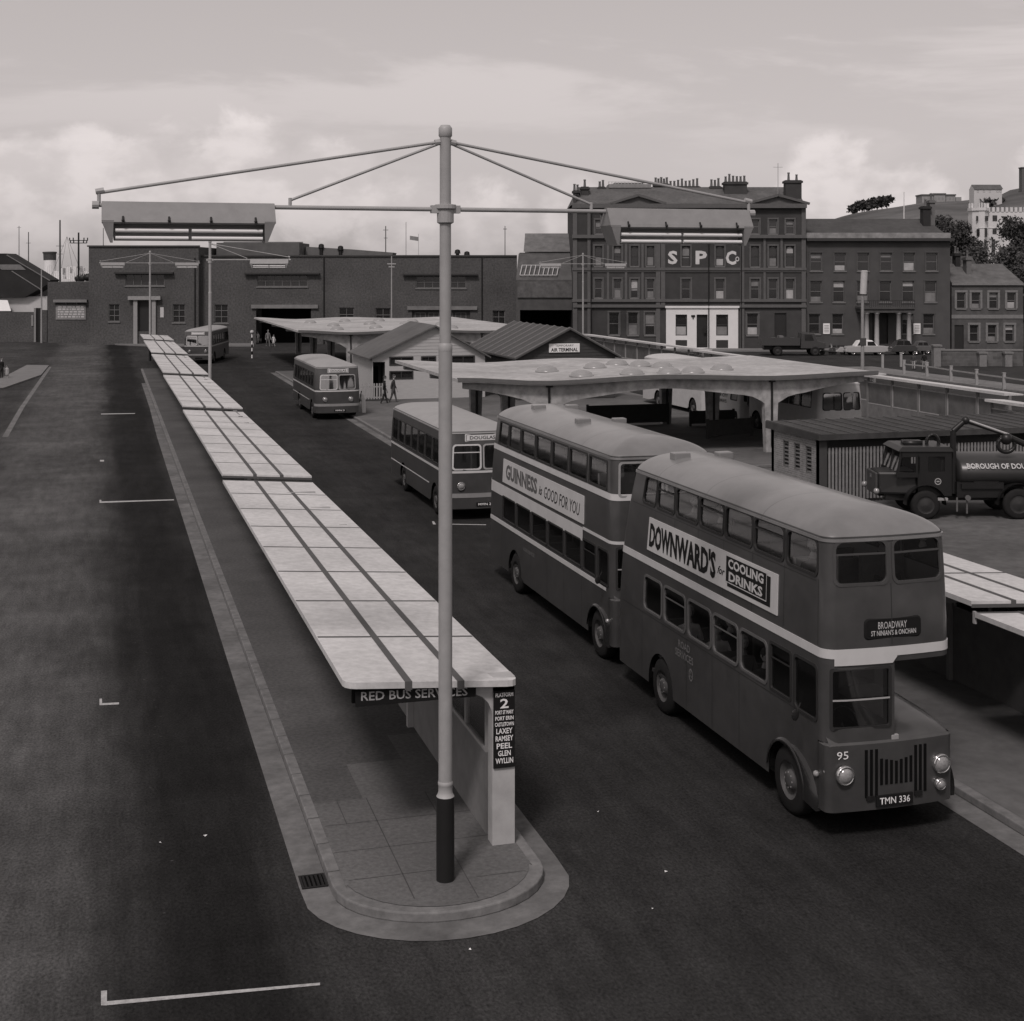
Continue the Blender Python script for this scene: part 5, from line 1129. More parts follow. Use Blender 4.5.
chimney(b2, 938, 943, 200, 225, YH, lx, lz, 1, 4, m=mat('pale_stack', .12, .8)); chimney(b2, 930.5, 937.8, 206, 225, YH, lx, lz, 1, 3.6, m=mat('sooty_stack', .025, .9))
po = MB(); a, b = lx(857), lx(908); z0, z1 = lz(312), lz(305)
po.box(a,b,-2.4,.28,z0,z1-.35).box(a-.12,b+.12,-2.55,.29,z1-.35,z1-.15); pr = po.build('porch', mat('porch_stone', .06, .8, .2), b2)
k = MB()
k.box(a,b,-2.4,-2.34,lz(300.3),lz(299.8)); k.box(a,a+.06,-2.4,.25,lz(300.3),lz(299.8)).box(b-.06,b,-2.4,.25,lz(300.3),lz(299.8))
for i in range(25): x = a+(b-a)*i/24; k.box(x-.03,x+.03,-2.39,-2.35,z1-.15,lz(300.3))
k.build('railing', mat('dark_iron', .03, .6), pr)
for px in (861.5, 871.5, 893, 903.3):
    k = MB(); k.lathe([(.32,.13),(.32,.3),(.24,.36),(.23,2.2),(.21,3.7),(.3,3.75),(.3,3.9)], (lx(px),-2.1,0), 14); k.build('column', mat('pale_column', .27, .7), pr, True)
k = MB(); k.box(dh[0]+.05,dh[1]-.05,.5,.55,.1,dh[3]); k.build('door', mat('dark_door', .02, .5), b2)
for px, w_ in ((827, 6.6), (917.6, 7)):
    k = MB(); k.box(lx(px-w_/2),lx(px+w_/2),.2,.29,lz(334),lz(323.5)); s_o = k.build('notice', SIGNW, b2)
    k = MB()
    for i in range(5): z = lz(325.5+i*1.6); k.box(lx(px-w_*.36),lx(px+w_*.36),.185,.2,z-.04,z+.04)
    k.build('lettering', mat('faint_ink', .3, .8), s_o)
# --- small stone-trimmed house at the right
b3, lx, lz = front('house', 'low two-storey brick house with pale stone window surrounds, right of the hotel', 'building', 951.5, YH+1)
rows3 = []
add_row((961, 975.8, 993.4, 1011.3), 8.6, 292.5, 308.5, rows3); add_row((974, 992, 1009.5), 8.6, 325, 341.5, rows3)
d3 = R4(lx, lz, 954.5, 963.8, 325, 349)
zc3 = lz(284); wall(b3, .02, lx(1023), 0, zc3, [h for h, _ in rows3]+[d3], mat('house_brick', .075, .85, .25, 1.5, .2, big=.2, bigscale=.3), back=10)
ST = mat('pale_stone', .16, .8, .15)
for i, (h, kw) in enumerate(rows3): window(b3, h, blind=[None,.3,-.3,.4][i%4], surround=(.22, ST), bars=1)
k = MB(); a,b,c,e = d3; k.box(a,b,.12,.18,c,e); k.build('door', mat('dark_door', .02, .5), b3)
k = MB(); k.box(0,lx(1023),-.06,-.0,lz(318.5),lz(314.8)).box(0,lx(1023),-.2,.0,zc3-.12,zc3+.1); k.build('string_course', ST, b3)
k = MB(); k.add([(0,-.2,zc3+.1),(lx(1023),-.2,zc3+.1),(lx(1023),10,zc3+.1),(0,10,zc3+.1),(.0,4.8,lz(263.5)),(lx(1018),4.8,lz(263.5))], [(0,1,5,4),(1,2,5),(2,3,4,5),(3,0,4)]); k.build('roof', mat('house_slate', .10, .85, .25, 1.5, .2, big=.2, bigscale=.4), b3)
chimney(b3, 972.5, 977.5, 257, 271, YH, lx, lz, 1, 2, m=mat('pale_stack', .12, .8)); chimney(b3, 967.5, 972.3, 253, 268, YH, lx, lz, 2, 4, m=mat('sooty_stack', .025, .9))
b5, lx, lz = front('house', 'dark slate roof of a house showing above the low brick house', 'building', 951.5, 158)
k = MB(); k.box(0,2.6,0,6,0,lz(266)); k.build('wall', mat('house_brick', .075, .85, .25), b5); k = MB(); k.slab([(-.2,lz(266)),(2.9,lz(266)),(2.2,lz(256)),(0,lz(256))],-.1,6.2); k.build('roof', SLATE, b5)
# low stone wall with piers
sw, lx, lz = front('stone_wall', 'low coursed stone wall with piers in front of the brick house', 'wall', 931, 119)
SWM = brickmat('rubble_stone', .10, .7, .28, 1.25)
k = MB(); k.box(lx(938),lx(1023),0,.45,0,1.3); k.build('wall', SWM, sw)
k = MB(); k.box(lx(938),lx(1023),-.05,.5,1.3,1.42); k.build('coping', ST, sw)
for px in (935, 980.5, 1006): k = MB(); k.box(lx(px)-.3,lx(px)+.3,-.7,.0,0,1.1 if px > 940 else 1.7).box(lx(px)-.38,lx(px)+.38,-.78,-.0,1.1 if px > 940 else 1.7,1.25 if px > 940 else 1.85); k.build('pier', ST, sw)
# --- workshop with the dark opening between shed and offices
b4, lx, lz = front('workshop', 'low dark workshop with wide black opening, left of the offices', 'building', 516, 147)
op = R4(lx, lz, 520, 581, 310, 333.5)
op = (op[0], op[1], 0, op[3]); wall(b4, 0, lx(582.5), 0, lz(280), [op], mat('workshop_wall', .07, .85, .25, 1, .2), back=14, depth=2.5)
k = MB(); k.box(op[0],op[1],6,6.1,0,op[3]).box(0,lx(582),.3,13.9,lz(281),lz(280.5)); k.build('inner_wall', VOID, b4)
k = MB(); k.box(.15,lx(581.5),-.18,-.0,lz(297.5),lz(281.5)); k.build('fascia_board', mat('faded_fascia', .085, .8, .35, 2), b4)
k = MB(); x0, x1 = 0, lx(582.4); k.add([(x0,.1,lz(280)),(x1,.1,lz(280)),(x1,5,lz(253)),(x0+.3,5,lz(253)),(x1,5.5,lz(253)+.0),(x0+.4,5.5,lz(253))], [(0,1,2,3)]); 
k.box(x0+.4,x1,5,12,lz(280),lz(252)); k.build('roof', mat('workshop_roof', .075, .8, .3, 1, .25), b4)
k = MB(); k.add([(lx(524),4.9,lz(252)+.1),(x1,4.9,lz(252)+.1),(x1,9,lz(231)),(lx(526),9,lz(231))], [(0,1,2,3)]).box(lx(526),x1,9,12,lz(252),lz(231)); k.build('upper_roof', mat('old_slate', .12, .8, .3, 1.2), b4)
k = MB(); a, b = lx(520), lx(557)
for i in range(9): x = a+(b-a)*i/8; k.bar((x,.5,lz(275)),(x+.25,2,lz(265)),.07)
k.bar((a,.5,lz(275)),(b,.5,lz(275)),.07).bar((a+.25,2,lz(265)),(b+.25,2,lz(265)),.07); k.build('skylight', LIGHTP, b4)
# --- long brick shed
YS = 155
b6, lx, lz = front('brick_shed', 'long low brick shed with gateways closing the far side of the bus station', 'building', 92, YS)
zA, zB = lz(247), lz(256.5)
hA = [R4(lx, lz, 128.5, 167, 274.5, 285.5), R4(lx, lz, 112, 122.5, 304, 321), R4(lx, lz, 175.5, 187.5, 304, 322), R4(lx, lz, 141, 155, 300.5, 331)]
hB = [R4(lx, lz, 214.5, 228, 304.5, 323), R4(lx, lz, 257, 307.5, 275.5, 286.5), (lx(256), lx(311), .0, lz(308.5)), R4(lx, lz, 339, 354, 307.5, 318.5+10), R4(lx, lz, 375.5, 390.5, 308, 329), R4(lx, lz, 416, 466, 276.5, 288), (lx(412), lx(470), 0, lz(310)), R4(lx, lz, 492.5, 505, 310.5, 330)]
wall(b6, 0, lx(201), 0, zA, hA, BR1, y=-1.2, back=16)
wall(b6, lx(201), lx(517), 0, zB, hB, BR1, back=15)
window(b6, hA[0], -1.2, cols=5, bars=0, sill=True); window(b6, hA[1], -1.2, cols=2, bars=2); window(b6, hA[2], -1.2, cols=2, bars=2)
a,b,c,e = hA[3]; k = MB(); k.box(a-.45,a-.02,-1.5,-1.2,0,e+.1).box(b+.02,b+.45,-1.5,-1.2,0,e+.1).box(a-1.0,b+1.0,-1.7,-1.2,e+.1,e+.5); k.build('door_surround', mat('portal_stone', .24, .8), b6)
k = MB(); k.box(a,b,-1.0,-.9,0,e); k.build('door', mat('dark_door', .02, .5), b6)
k = MB(); k.box(lx(163),lx(166.5),-1.26,-1.2,lz(317),lz(307)); k.build('plaque', LIGHTP, b6)
for i in (0, 3, 4, 7): window(b6, hB[i], cols=2, bars=2)
window(b6, hB[1], cols=6, bars=1); window(b6, hB[5], cols=6, bars=1)
for x0_, x1_, py, m in ((245, 320, 273.8, 1), (403, 478, 274.8, 1), (118, 176.5, 273.2, 0)):
    k = MB(); yb = 0 if m else -1.2; k.box(lx(x0_),lx(x1_),yb-.5,yb,lz(py)-.06,lz(py)+.12); k.build('canopy_ledge', mat('dark_ledge', .035, .8), b6)
for i in (2, 6):
    a,b,c,e = hB[i]; k = MB(); k.box(a-.5,b+.8,-.25,.0,e+.02,e+.42); k.build('lintel', mat('lintel_stone', .15, .8, .3, .8), b6)
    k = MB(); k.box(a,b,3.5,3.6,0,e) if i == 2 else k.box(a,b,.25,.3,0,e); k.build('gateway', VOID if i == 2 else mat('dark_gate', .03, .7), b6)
    if i == 6:
        for q in range(4): window(b6, (a+.3+q*1.5, a+1.5+q*1.5, e-1.9, e-.3), y=.12, cols=2, bars=1, sill=False)
k = MB(); k.box(-.15,lx(201)+.1,-1.35,-.9,zA,zA+.16).box(lx(201)+.1,lx(517),-.15,.3,zB,zB+.16); k.build('coping', mat('dark_coping', .05, .8), b6)
k = MB()
for px, y in ((197.5, -1.3), (324, -.1), (482, -.1)): k.cyl((lx(px), y, 0), (lx(px), y, lz(258)), .07, .07, 6)
k.build('drainpipe', DARK, b6)
k = MB(); k.box(lx(205),lx(291),6,14,lz(256),lz(241.5)); k.add([(lx(203),5.8,lz(258)),(lx(293),5.8,lz(258)),(lx(291),9,lz(240)),(lx(207),9,lz(240))], [(0,1,2,3)]); k.build('upper_roof', mat('shed_roof', .09, .85, .2, .8), b6)
for (pa, pb, pc, pd, pe, lab) in ((291, 293, 343, 381, 258, 0), (430, 442, 470, 478, 258, 1)):
    k = MB(); y = 10
    if not lab: k.slab([(lx(291),lz(258)),(lx(383),lz(258)),(lx(381)+.5,lz(254)+.3),(lx(343),lz(248)),(lx(293),lz(245))], y, y+5)
    else: k.slab([(lx(430),lz(258)),(lx(482),lz(258)),(lx(470),lz(254)),(lx(442),lz(254))], y, y+5)
    k.build('roof_hump', mat('shed_roof2', .11, .85, .2, .8), b6)
for px, top in ((309, 241), (329.5, 243), (454, 247), (464, 249)):
    k = MB(); x = lx(px); z = lz(top)-.1; k.cyl((x,10,z-2.0),(x,10,z-.5),.22,.22,10).cyl((x,10,z-.5),(x,10,z-.1),.36,.3,10).cyl((x,10,z-.1),(x,10,z),.3,.1,10); k.build('roof_ventilator', DARK, b6)
# --- brick block with poster, low wall, dark-roofed quay shed
b7, lx, lz = front('brick_block', 'plain brick block with a weathered poster under a ledge, left of the shed', 'building', 47.6, 158)
k = MB(); k.box(0,lx(92.5),0,10,0,lz(282)); k.build('wall', BR1, b7)
k = MB(); k.box(lx(54.5),lx(88),-.5,0,lz(302.3),lz(299.5)); 
for i in range(4): x = lx(56)+i*1.2; k.bar((x,-.4,lz(302.3)),(x,-.05,lz(304.5)),.1)
k.build('ledge', mat('ledge_grey', .17, .8), b7)
k = MB(); k.box(lx(56),lx(86),-.08,0,lz(319.5),lz(305)); pz = k.build('poster', mat('poster_paper', .2, .8, .3, 1.5), b7)
k = MB()
random.seed(3)
for r_ in range(5):
    x = lx(58); 
    while x < lx(84): w_ = random.uniform(.12,.5); k.box(x,min(x+w_,lx(84.5)),-.1,-.08,lz(317.5-r_*2.5),lz(316-r_*2.5)); x += w_+.12
k.build('lettering', mat('poster_ink', .42, .8), pz)
lw, lx, lz = front('boundary_wall', 'low brick boundary wall with a gateway at the left edge', 'wall', -20, 160)
k = MB(); k.box(0,lx(34),0,.4,0,lz(312)).box(0,lx(10.5),-.02,.42,lz(312),lz(311)).box(lx(40),lx(47),0,.4,0,lz(310)); k.build('wall', BR1, lw)
k = MB(); k.box(lx(34),lx(36),-.05,.45,0,lz(308)).box(lx(31.5),lx(33.5),-.1,-.02,lz(326),lz(315)); k.build('gate_pier', mat('gate_pier', .2, .8), lw)
k = MB(); k.box(lx(36),lx(40),.15,.25,0,lz(308)); k.build('gate', DARK, lw)
qs, lx, lz = front('quay_shed', 'big shed with dark sloping roof and white side at the left edge', 'building', -60, 185)
k = MB(); k.box(0,lx(47),0,3,0,lz(296.5)); k.build('wall', mat('whitewashed_wall', .42, .8, .12, .5), qs)
k = MB(); k.slab([(0,lz(297)),(lx(27),lz(297)),(lx(50),lz(284)),(lx(52),lz(280)),(lx(8),lz(253.5)),(0,lz(253.5))], -.8, 3); qr = k.build('roof', mat('tarred_roof', .022, .8, .3, .5, .2), qs)
k = MB(); k.slab([(lx(-2),lz(264.5)),(lx(22),lz(264.5)),(lx(28),lz(269.8)),(lx(4),lz(269.8))], -.86, -.8); k.build('rooflight', mat('roof_patch', .14, .8, .2), qr)
k = MB(); k.bar((lx(9),-.85,lz(255)),(lx(52),-.85,lz(280.5)),.12); k.bar((lx(14),-.85,lz(271)),(lx(44),-.85,lz(290)),.12); k.build('roof_rib', mat('roof_patch', .14, .8, .2), qr)
k = MB(); k.box(0,lx(22),-3.0,-.9,0,lz(312)); k.add([(0,-3.1,lz(311)),(lx(20),-3.1,lz(312)),(lx(10),-.9,lz(300)),(0,-.9,lz(298))], [(0,1,2,3)]); k.build('lean_to', WHITE, qs)
# ================================================================ hill, trees, far buildings
RP = [(700,262),(760,245),(800,230),(838,217),(850,214),(870,210),(890,207),(922,202),(963,199.5),(1000,196),(1004,191.5),(1012,189),(1024,187),(1060,176),(1120,168),(1200,160)]
def ridge(px):
    for (a, b), (c, d) in zip(RP, RP[1:]):
        if a <= px <= c: return b+(d-b)*(px-a)/(c-a)
    return 262 if px < 700 else 160
HY = 560
def hill_z(px, Y):
    zr = gz(ridge(px), HY)-8; q = max(0, min(1, (Y-225)/(HY-225))); s = q*q*(3-2*q)
    s = .35*q+.65*s
    return (zr+8)*s+ (math.sin(px*.09)*.5+math.sin(Y*.05+px*.03)*.8)*q*(1-q)*2
k = MB(); nx = 70; nY = 24
for j in range(nY+1):
    Y = 225+(900-225)*j/nY
    for i in range(nx+1):
        px = 690+i*8; p = fw(gx(px, Y), Y); zz = hill_z(px, Y) if Y <= HY else hill_z(px, HY)*max(.3, 1-(Y-HY)/500)
        k.v.append((p.x, p.y, zz-.2))
k.f = [(j*(nx+1)+i, j*(nx+1)+i+1, (j+1)*(nx+1)+i+1, (j+1)*(nx+1)+i) for j in range(nY) for i in range(nx)]; k.m = [0]*len(k.f)
struct(k.build('hill', mat('hill_grass', .095, .95, .3, .06, .1, big=.3, bigscale=.02), None, True))
LEAF = mat('foliage', .07, .8, .5, .8, .2, big=.3, bigscale=.3); LEAF2 = mat('foliage_dark', .05, .8, .5, .8, .2, big=.3, bigscale=.3); BARK = mat('bark', .06, .9, .2)
def tree(px, pybase, Y, h, r, label, seed=0, group='trees on the hillside', leaf=None, n=900, ls=.5, zb=None):
    rnd = random.Random(seed); p = fw(gx(px, Y), Y); z0 = hill_z(px, Y)-.4 if zb is None else zb
    t = thing('tree', label, 'tree', (p.x, p.y, z0), rnd.uniform(0, 6), group)
    k = MB(); k.cyl((0,0,0),(rnd.uniform(-.2,.2),0,h*.55),.03*h+.05,.012*h+.03,8)
    cl = []
    for i in range(15):
        a = rnd.uniform(0, 2*pi); e = rnd.uniform(-.35, 1); rr = r*.72*sqrt(max(.1, 1-e*e*.8))*rnd.uniform(.5, 1)
        c = Vector((rr*cos(a), rr*sin(a), h*.6+e*h*.33)); cl.append((c, r*rnd.uniform(.28, .46)))
        if i < 6: k.cyl((0,0,h*.35+.02*h*i), c, .01*h+.03, .02, 5)
    k.build('trunk', BARK, t)
    k = MB()
    for i in range(n):
        c, cr = cl[i % len(cl)]; d = Vector((rnd.gauss(0,1), rnd.gauss(0,1), rnd.gauss(0,.8))); d = d.normalized()*cr*rnd.uniform(.35, 1.08)**.6
        q = c+d; u = Vector((rnd.gauss(0,1), rnd.gauss(0,1), rnd.gauss(0,1))).normalized(); v = u.cross(Vector((rnd.gauss(0,1), rnd.gauss(0,1), rnd.gauss(0,1)))).normalized()
        s = ls*rnd.uniform(.5, 1.2); k.add([q-u*s, q+v*s*.6, q+u*s, q-v*s*.6], [(0,1,2,3)])
    k.build('crown', leaf or LEAF, t); return t
tree(956, 0, 235, 18, 5.2, 'large dark tree immediately left of the castellated house', 1, leaf=LEAF2, n=6500, ls=.3)
tree(944, 0, 240, 17, 4.8, 'dark tree behind the hotel chimney', 2, leaf=LEAF2, n=5500, ls=.3)
tree(965, 0, 222, 12, 4.0, 'bushy tree above the small slate roof, left of the castellated house', 3, leaf=LEAF2, n=4500, ls=.3)
tree(1008, 0, 222, 12.5, 6.0, 'broad tree in front of the castellated house', 4, n=6500, ls=.3)
tree(1022, 0, 226, 17, 5.0, 'tall tree at the right edge hiding part of the castellated house', 5, leaf=LEAF2, n=5500, ls=.3)
tree(990, 0, 215, 6.5, 3.0, 'small tree at the foot of the castellated house', 6, n=2500, ls=.3)
tree(915, 0, 330, 9, 5, 'dark bush on the hillside left of the hotel chimney', 7, n=700, ls=.8)
tree(975, 0, 300, 8, 5, 'dark tree on the slope above the castellated house tower', 8, n=700, ls=.8)
for i, (px, h) in enumerate(((852,5),(857,6),(862,6.5),(867,6),(872,6),(877,6.5),(882,7),(887,7.5))):
    tree(px, 0, 545, h*.62, 3.2, ['leftmost','second from the left','third from the left','fourth from the left','fourth from the right','third from the right','second from the right','rightmost and tallest'][i]+' of the eight small trees on the far hill crest', 20+i, 'row of trees on the far crest', LEAF2, 150, 1.1)
for i, (px, Y, h) in enumerate(((990,470,2.2),(998,475,2.2),(983,480,2.2))):
    tree(px, 0, Y, h, 3.4, ['bushes below the white house on the hill, right one of three','bushes below the white house on the hill, farthest right','bush below the left end of the white house on the hill'][i], 40+i, 'bushes below the white hill house', LEAF, 150, 1)
# castellated house
YC = 240
cs_, lx, lz = front('castellated_house', 'white castellated house with octagonal tower among the hillside trees', 'building', 974, YC)
CW = mat('castle_white', .55, .7, .08, .8)
def crenel(k, x0, x1, y0, y1, z, n, w=.35, along='x'):
    for i in range(n):
        q0 = i/n+.12/n; q1 = q0+.55/n
        if along == 'x': k.box(x0+(x1-x0)*q0, x0+(x1-x0)*q1, y0, y0+w, z, z+.8)
        else: k.box(x0, x0+w, y0+(y1-y0)*q0, y0+(y1-y0)*q1, z, z+.8)
zb = -2
xt0, xt1 = 0, lx(990); zt = lz(210.5)
oc = [(xt0+.9,0),(xt1-.9,0),(xt1,.9),(xt1,3),(xt0,3),(xt0,.9)]
k = MB(); k.prism(oc, 0, zt); k.prism([(x+(-.15 if x < 1.5 else .15), y-.15 if y < 2 else y) for x, y in oc], zt, zt+.5)
crenel(k, xt0+.7, xt1-.7, -.15, 0, zt+.5, 3); crenel(k, xt0-.15, 0, .8, 3, zt+.5, 2, along='y'); crenel(k, xt1-.2, 0, .8, 3, zt+.5, 2, along='y')
k.box(xt0+.2,xt1+.1,-.08,.0,lz(228.2),lz(227.6)); k.build('tower', CW, cs_)
zt2 = lz(211.5); k = MB(); k.box(xt1,lx(1040),1.5,5,0,zt2); crenel(k, xt1, lx(1040), 1.4, 0, zt2, 11); k.box(xt1,lx(1040),1.42,1.5,lz(228),lz(227.4)); k.box(xt0+.6,xt1,2.9,5,0,zt2-.5); k.build('wall', CW, cs_)
for a,b,c,d,yy in ((976,978,216,221,-.0),(985,988,216,221,0),(976.5,979.5,229,236,0),(984.5,987,228,237,0),(976.5,980,243,255,0),(984,986.5,240,251,0),(995.5,1000,215,220.5,1.5),(1006,1010,216,221,1.5),(995.5,999.5,228.5,233.5,1.5),(1003,1008,229,233,1.5),(994.5,998,239,252,1.5)):
    window(cs_, R4(lx,lz,a,b,c,d), y=yy-.2, cols=1, bars=1, sill=False, frame=mat('dark_frame', .03, .6), inset=.1)
# white house on the crest
wh, lx, lz = front('house', 'plain white house with dark roof on the crest of the hill', 'building', 974, 470)
k = MB(); z0 = lz(204)-2; k.box(0,lx(1002),0,5,z0,lz(189)); k.add([(0,0,lz(189)),(0,5,lz(189)),(0,2.5,lz(184.5))], [(0,2,1)]); k.build('wall', mat('crest_white', .45, .8, .05), wh)
k = MB(); k.slabx([(-.3,lz(189.3)),(2.5,lz(185)),(5.3,lz(189.3)),(2.5,lz(184.2))], lx(974), lx(1003)); k.build('roof', SLATE, wh)
for a in (977,983,989,996.5,999.5): window(wh, R4(lx,lz,a,a+1.8,190.5,192.5), y=-.14, bars=0, sill=False, frame=SASH)
fh, lx, lz = front('terrace', 'row of low pale buildings along the skyline behind the hotel chimney', 'building', 922, 540)
k = MB(); z0 = lz(206)-2; 
for a, b, c in ((922,934,195.5),(934,946,194.5),(946,956,195.5),(956,962,197)): k.box(lx(a),lx(b)-.2,0,8,z0,lz(c))
k.build('wall', mat('crest_wall', .24, .8, .1), fh)
k = MB()
for a, b, c in ((922,934,195.5),(934,946,194.5),(946,956,195.5)): k.box(lx(a)-.2,lx(b),-.3,8.3,lz(c),lz(c)+.5)
k.build('roof', mat('crest_roof', .1, .8), fh)
for i in range(9): window(fh, (lx(924+i*3.6), lx(925.3+i*3.6), lz(200), lz(197.8)), y=-.14, bars=0, sill=False)
tw, lx, lz = front('chimney_stack', 'tall dark tower on the skyline at the top right corner of the hill', 'tower', 1022, 500)
k = MB(); k.box(0,3,0,3,0,lz(168)).box(-.2,3.2,-.2,3.2,lz(168),lz(167)); k.build('stack', mat('far_stack', .1, .8), tw)
# ================================================================ masts and poles
def pole(name, label, cat, px, ptop, Y, r, base=None, m=None, cross=(), group=None, rt=None):
    p = fw(gx(px, Y), Y); t = thing(name, label, cat, (p.x, p.y, 0), -TH, group); zt = gz(ptop, Y)
    k = MB(); k.cyl((0,0,0),(0,0,zt),r,rt or r*.6,8); k.build('pole', m or DARK, t, True)
    for z, w, rr in cross:
        k = MB(); k.cyl((-w,0,gz(z,Y)),(w,0,gz(z,Y)),rr,rr,6)
        if name == 'telegraph_pole':
            for q in (-1,-.6,.6,1): k.cyl((w*q,0,gz(z,Y)),(w*q,0,gz(z,Y)+.35),.07,.07,6)
        k.build('cross_arm', m or DARK, t)
    return t
pole('telegraph_pole', 'thick dark telegraph pole with cross-arms rising behind the brick block', 'pole', 78.6, 232.5, 172, .17, cross=((240.5,1.1,.06),(243,1.0,.06)))
PM = mat('mast_grey', .08, .7); PL_ = mat('mast_pale', .3, .7)
pole('ship_mast', 'tall ship mast with stays rising between funnel and telegraph pole', 'mast', 60, 220, 245, .22, m=PM, cross=((246,.7,.05),(254,.5,.05)), group='ship masts over the quay')
pole('ship_mast', 'thin grey mast just left of the funnel', 'mast', 28.5, 232, 245, .13, m=PM, cross=((243,.4,.04),), group='ship masts over the quay')
pole('ship_mast', 'thin pale mast over the dark quay shed roof', 'mast', 19, 226, 245, .13, m=PL_, cross=((227.5,.35,.04),), group='ship masts over the quay')
pole('ship_mast', 'thin mast beside the top left corner of the brick shed', 'mast', 103.3, 228, 245, .1, m=PM, group='ship masts over the quay')
pole('radio_mast', 'thin lattice mast above the middle of the brick shed roof', 'mast', 385.7, 226, 190, .1, m=PM, cross=((230,.35,.04),(238,.25,.04)), group='masts above the brick shed')
pole('radio_mast', 'faint pale mast right of the lattice mast above the shed', 'mast', 406, 222, 230, .08, m=PL_, group='masts above the brick shed')
pole('radio_mast', 'thin mast above the right end of the brick shed', 'mast', 505, 226, 190, .08, m=PM, cross=((229,.25,.05),), group='masts above the brick shed')
pole('flagpole', 'white flagpole standing on the hillside above the hotel roof', 'pole', 904, 192, 300, .16, m=WHITE)
pole('lamp_post', 'slim street lamp post in front of the brick shed gate wall', 'lamp post', 391.6, 256, 143, .09, m=STEEL, cross=((264,.45,.05),(267,.3,.05)))
pole('lamp_post', 'pale lamp post in front of the gate at the left edge', 'lamp post', 41.5, 269, 158, .11, m=STEEL)
fl = pole('flagpole', 'tiny flagpole flying a small flag above the brick shed', 'flag', 418.5, 234, 240, .05, m=PL_)
k = MB(); zf = gz(237, 240); k.sheet([-1.5,-1,-.5,0], [zf-.7, zf], [], lambda u, v: (u, .15*sin(u*3), v-u*.15)); k.build('flag', mat('flag_cloth', .2, .8), fl)
# tall beacon post near the hotel
bp = pole('lamp_post', 'pale post with tall cylindrical lantern in front of the hotel porch', 'lamp post', 862.5, 293, 112, .15, m=mat('grey_post2', .22, .6), rt=.12)
p_ = 112; k = MB(); k.cyl((.05,0,gz(294,p_)),(.15,0,gz(271.5,p_)),.27,.27,14).cyl((.15,0,gz(271.5,p_)),(.15,0,gz(270.5,p_)),.3,.2,14); k.build('lantern', mat('lantern_white', .4, .5), bp, True)
k = MB(); k.box(-.25,.25,-.2,-.12,gz(345,p_),gz(338,p_)); k.build('plate', mat('dark_plate', .05, .6), bp)
# belisha beacon
Yb = 130; p = fw(gx(252, Yb), Yb); bb = thing('belisha_beacon', 'black and white striped crossing beacon beside the far canopy', 'beacon', (p.x, p.y, 0), -TH)
for i in range(7): k = MB(); k.cyl((0,0,i*.32),(0,0,(i+1)*.32),.07,.07,10); k.build('band', SIGNB if i % 2 else SIGNW, bb, True)
k = MB(); k.ball((0,0,2.42),.19); k.build('globe', mat('beacon_globe', .4, .3), bb, True)
p = fw(gx(57.3, 165), 160); pb_ = thing('bus_stop_sign', 'small stop sign on the pavement before the brick block', 'sign', (p.x, p.y, 0), -TH)
p = gp(57.3, 341); pb_.location = (p.x, p.y, 0)
k = MB(); k.cyl((0,0,0),(0,0,1.2),.08,.08,8); k.build('pole', STEEL, pb_); k = MB(); k.box(-.25,.25,-.05,.03,1.0,1.55); k.build('plate', mat('sign_grey2', .3, .6), pb_)
# railing posts by the road
for i, (px, pb) in enumerate([(882.5,369.4),(901,366.7),(904,375.5),(927,378),(951,382.3),(976.6,386.4),(1004,390.5)]):
    p = gp(px, pb); Y = 8*1400/(pb-272); h = 1.15
    k = MB(); k.box(-.09,.09,-.09,.09,0,h).box(-.11,.11,-.11,.11,h,h+.06); o = k.build('railing_post', mat('post_white', .26, .7), loc=p, rz=-TH)
    tag(o, ['leftmost white post of the row beside the road before the hotel','pale post standing slightly behind the row, near the two children','second white post of the row, just left of the two children','white post in front of the right-hand child','white post before the left end of the low stone wall','white post before the middle of the low stone wall','white post nearest the right edge of the photo'][i], 'post', 'white posts beside the road')
for ri, ((a, b), (c, d)) in enumerate((((904,375.5),(927,378)),((927,378),(951,382.3)),((951,382.3),(976.6,386.4)),((976.6,386.4),(1004,390.5)),((1004,390.5),(1032,395)))):
    p, q = gp(a, b), gp(c, d); k = MB(); k.bar((0,0,.88),(q.x-p.x,q.y-p.y,.88),.06,.09); o = k.build('railing_bar', mat('post_white', .26, .7), loc=(p.x,p.y,0)); tag(o, ['white rail between the two posts at the children','white rail right of the two children','white rail joining the posts in the middle of the row','white rail joining the last two visible posts','white rail running off the right edge of the photo'][ri], 'rail', 'white rails beside the road')
# harbour: steamship behind the quay wall
st, lx, lz = front('steamship', 'white-decked steamship with two funnels showing above the brick block', 'ship', 60, 255)
SW = mat('ship_white', .6, .7, .1, .6)
k = MB(); k.prism([(lx(15),0),(lx(105),0),(lx(112),4),(lx(105),9),(lx(15),9),(lx(8),4)], 0, lz(283)); k.build('hull', DARK, st)
k = MB(); k.box(lx(30),lx(92),1,8,lz(283),lz(279)); 
random.seed(11)
for i in range(13):
    x = lx(48+i*3.4); h = random.uniform(266, 277); w_ = random.uniform(.3, .9); k.box(x-w_/2, x+w_/2, 1.5+random.random()*3, 5.5, lz(280), lz(h))
k.build('deckhouse', SW, st)
k = MB()
for i in range(26):
    x = lx(44+i*1.9); z = lz(random.uniform(262, 275)); k.cyl((x,1,lz(281)),(x,1,z),.06,.05,5)
k.box(lx(44),lx(92),.98,1.02,lz(276.2),lz(275.8)); k.build('rail', SW, st)
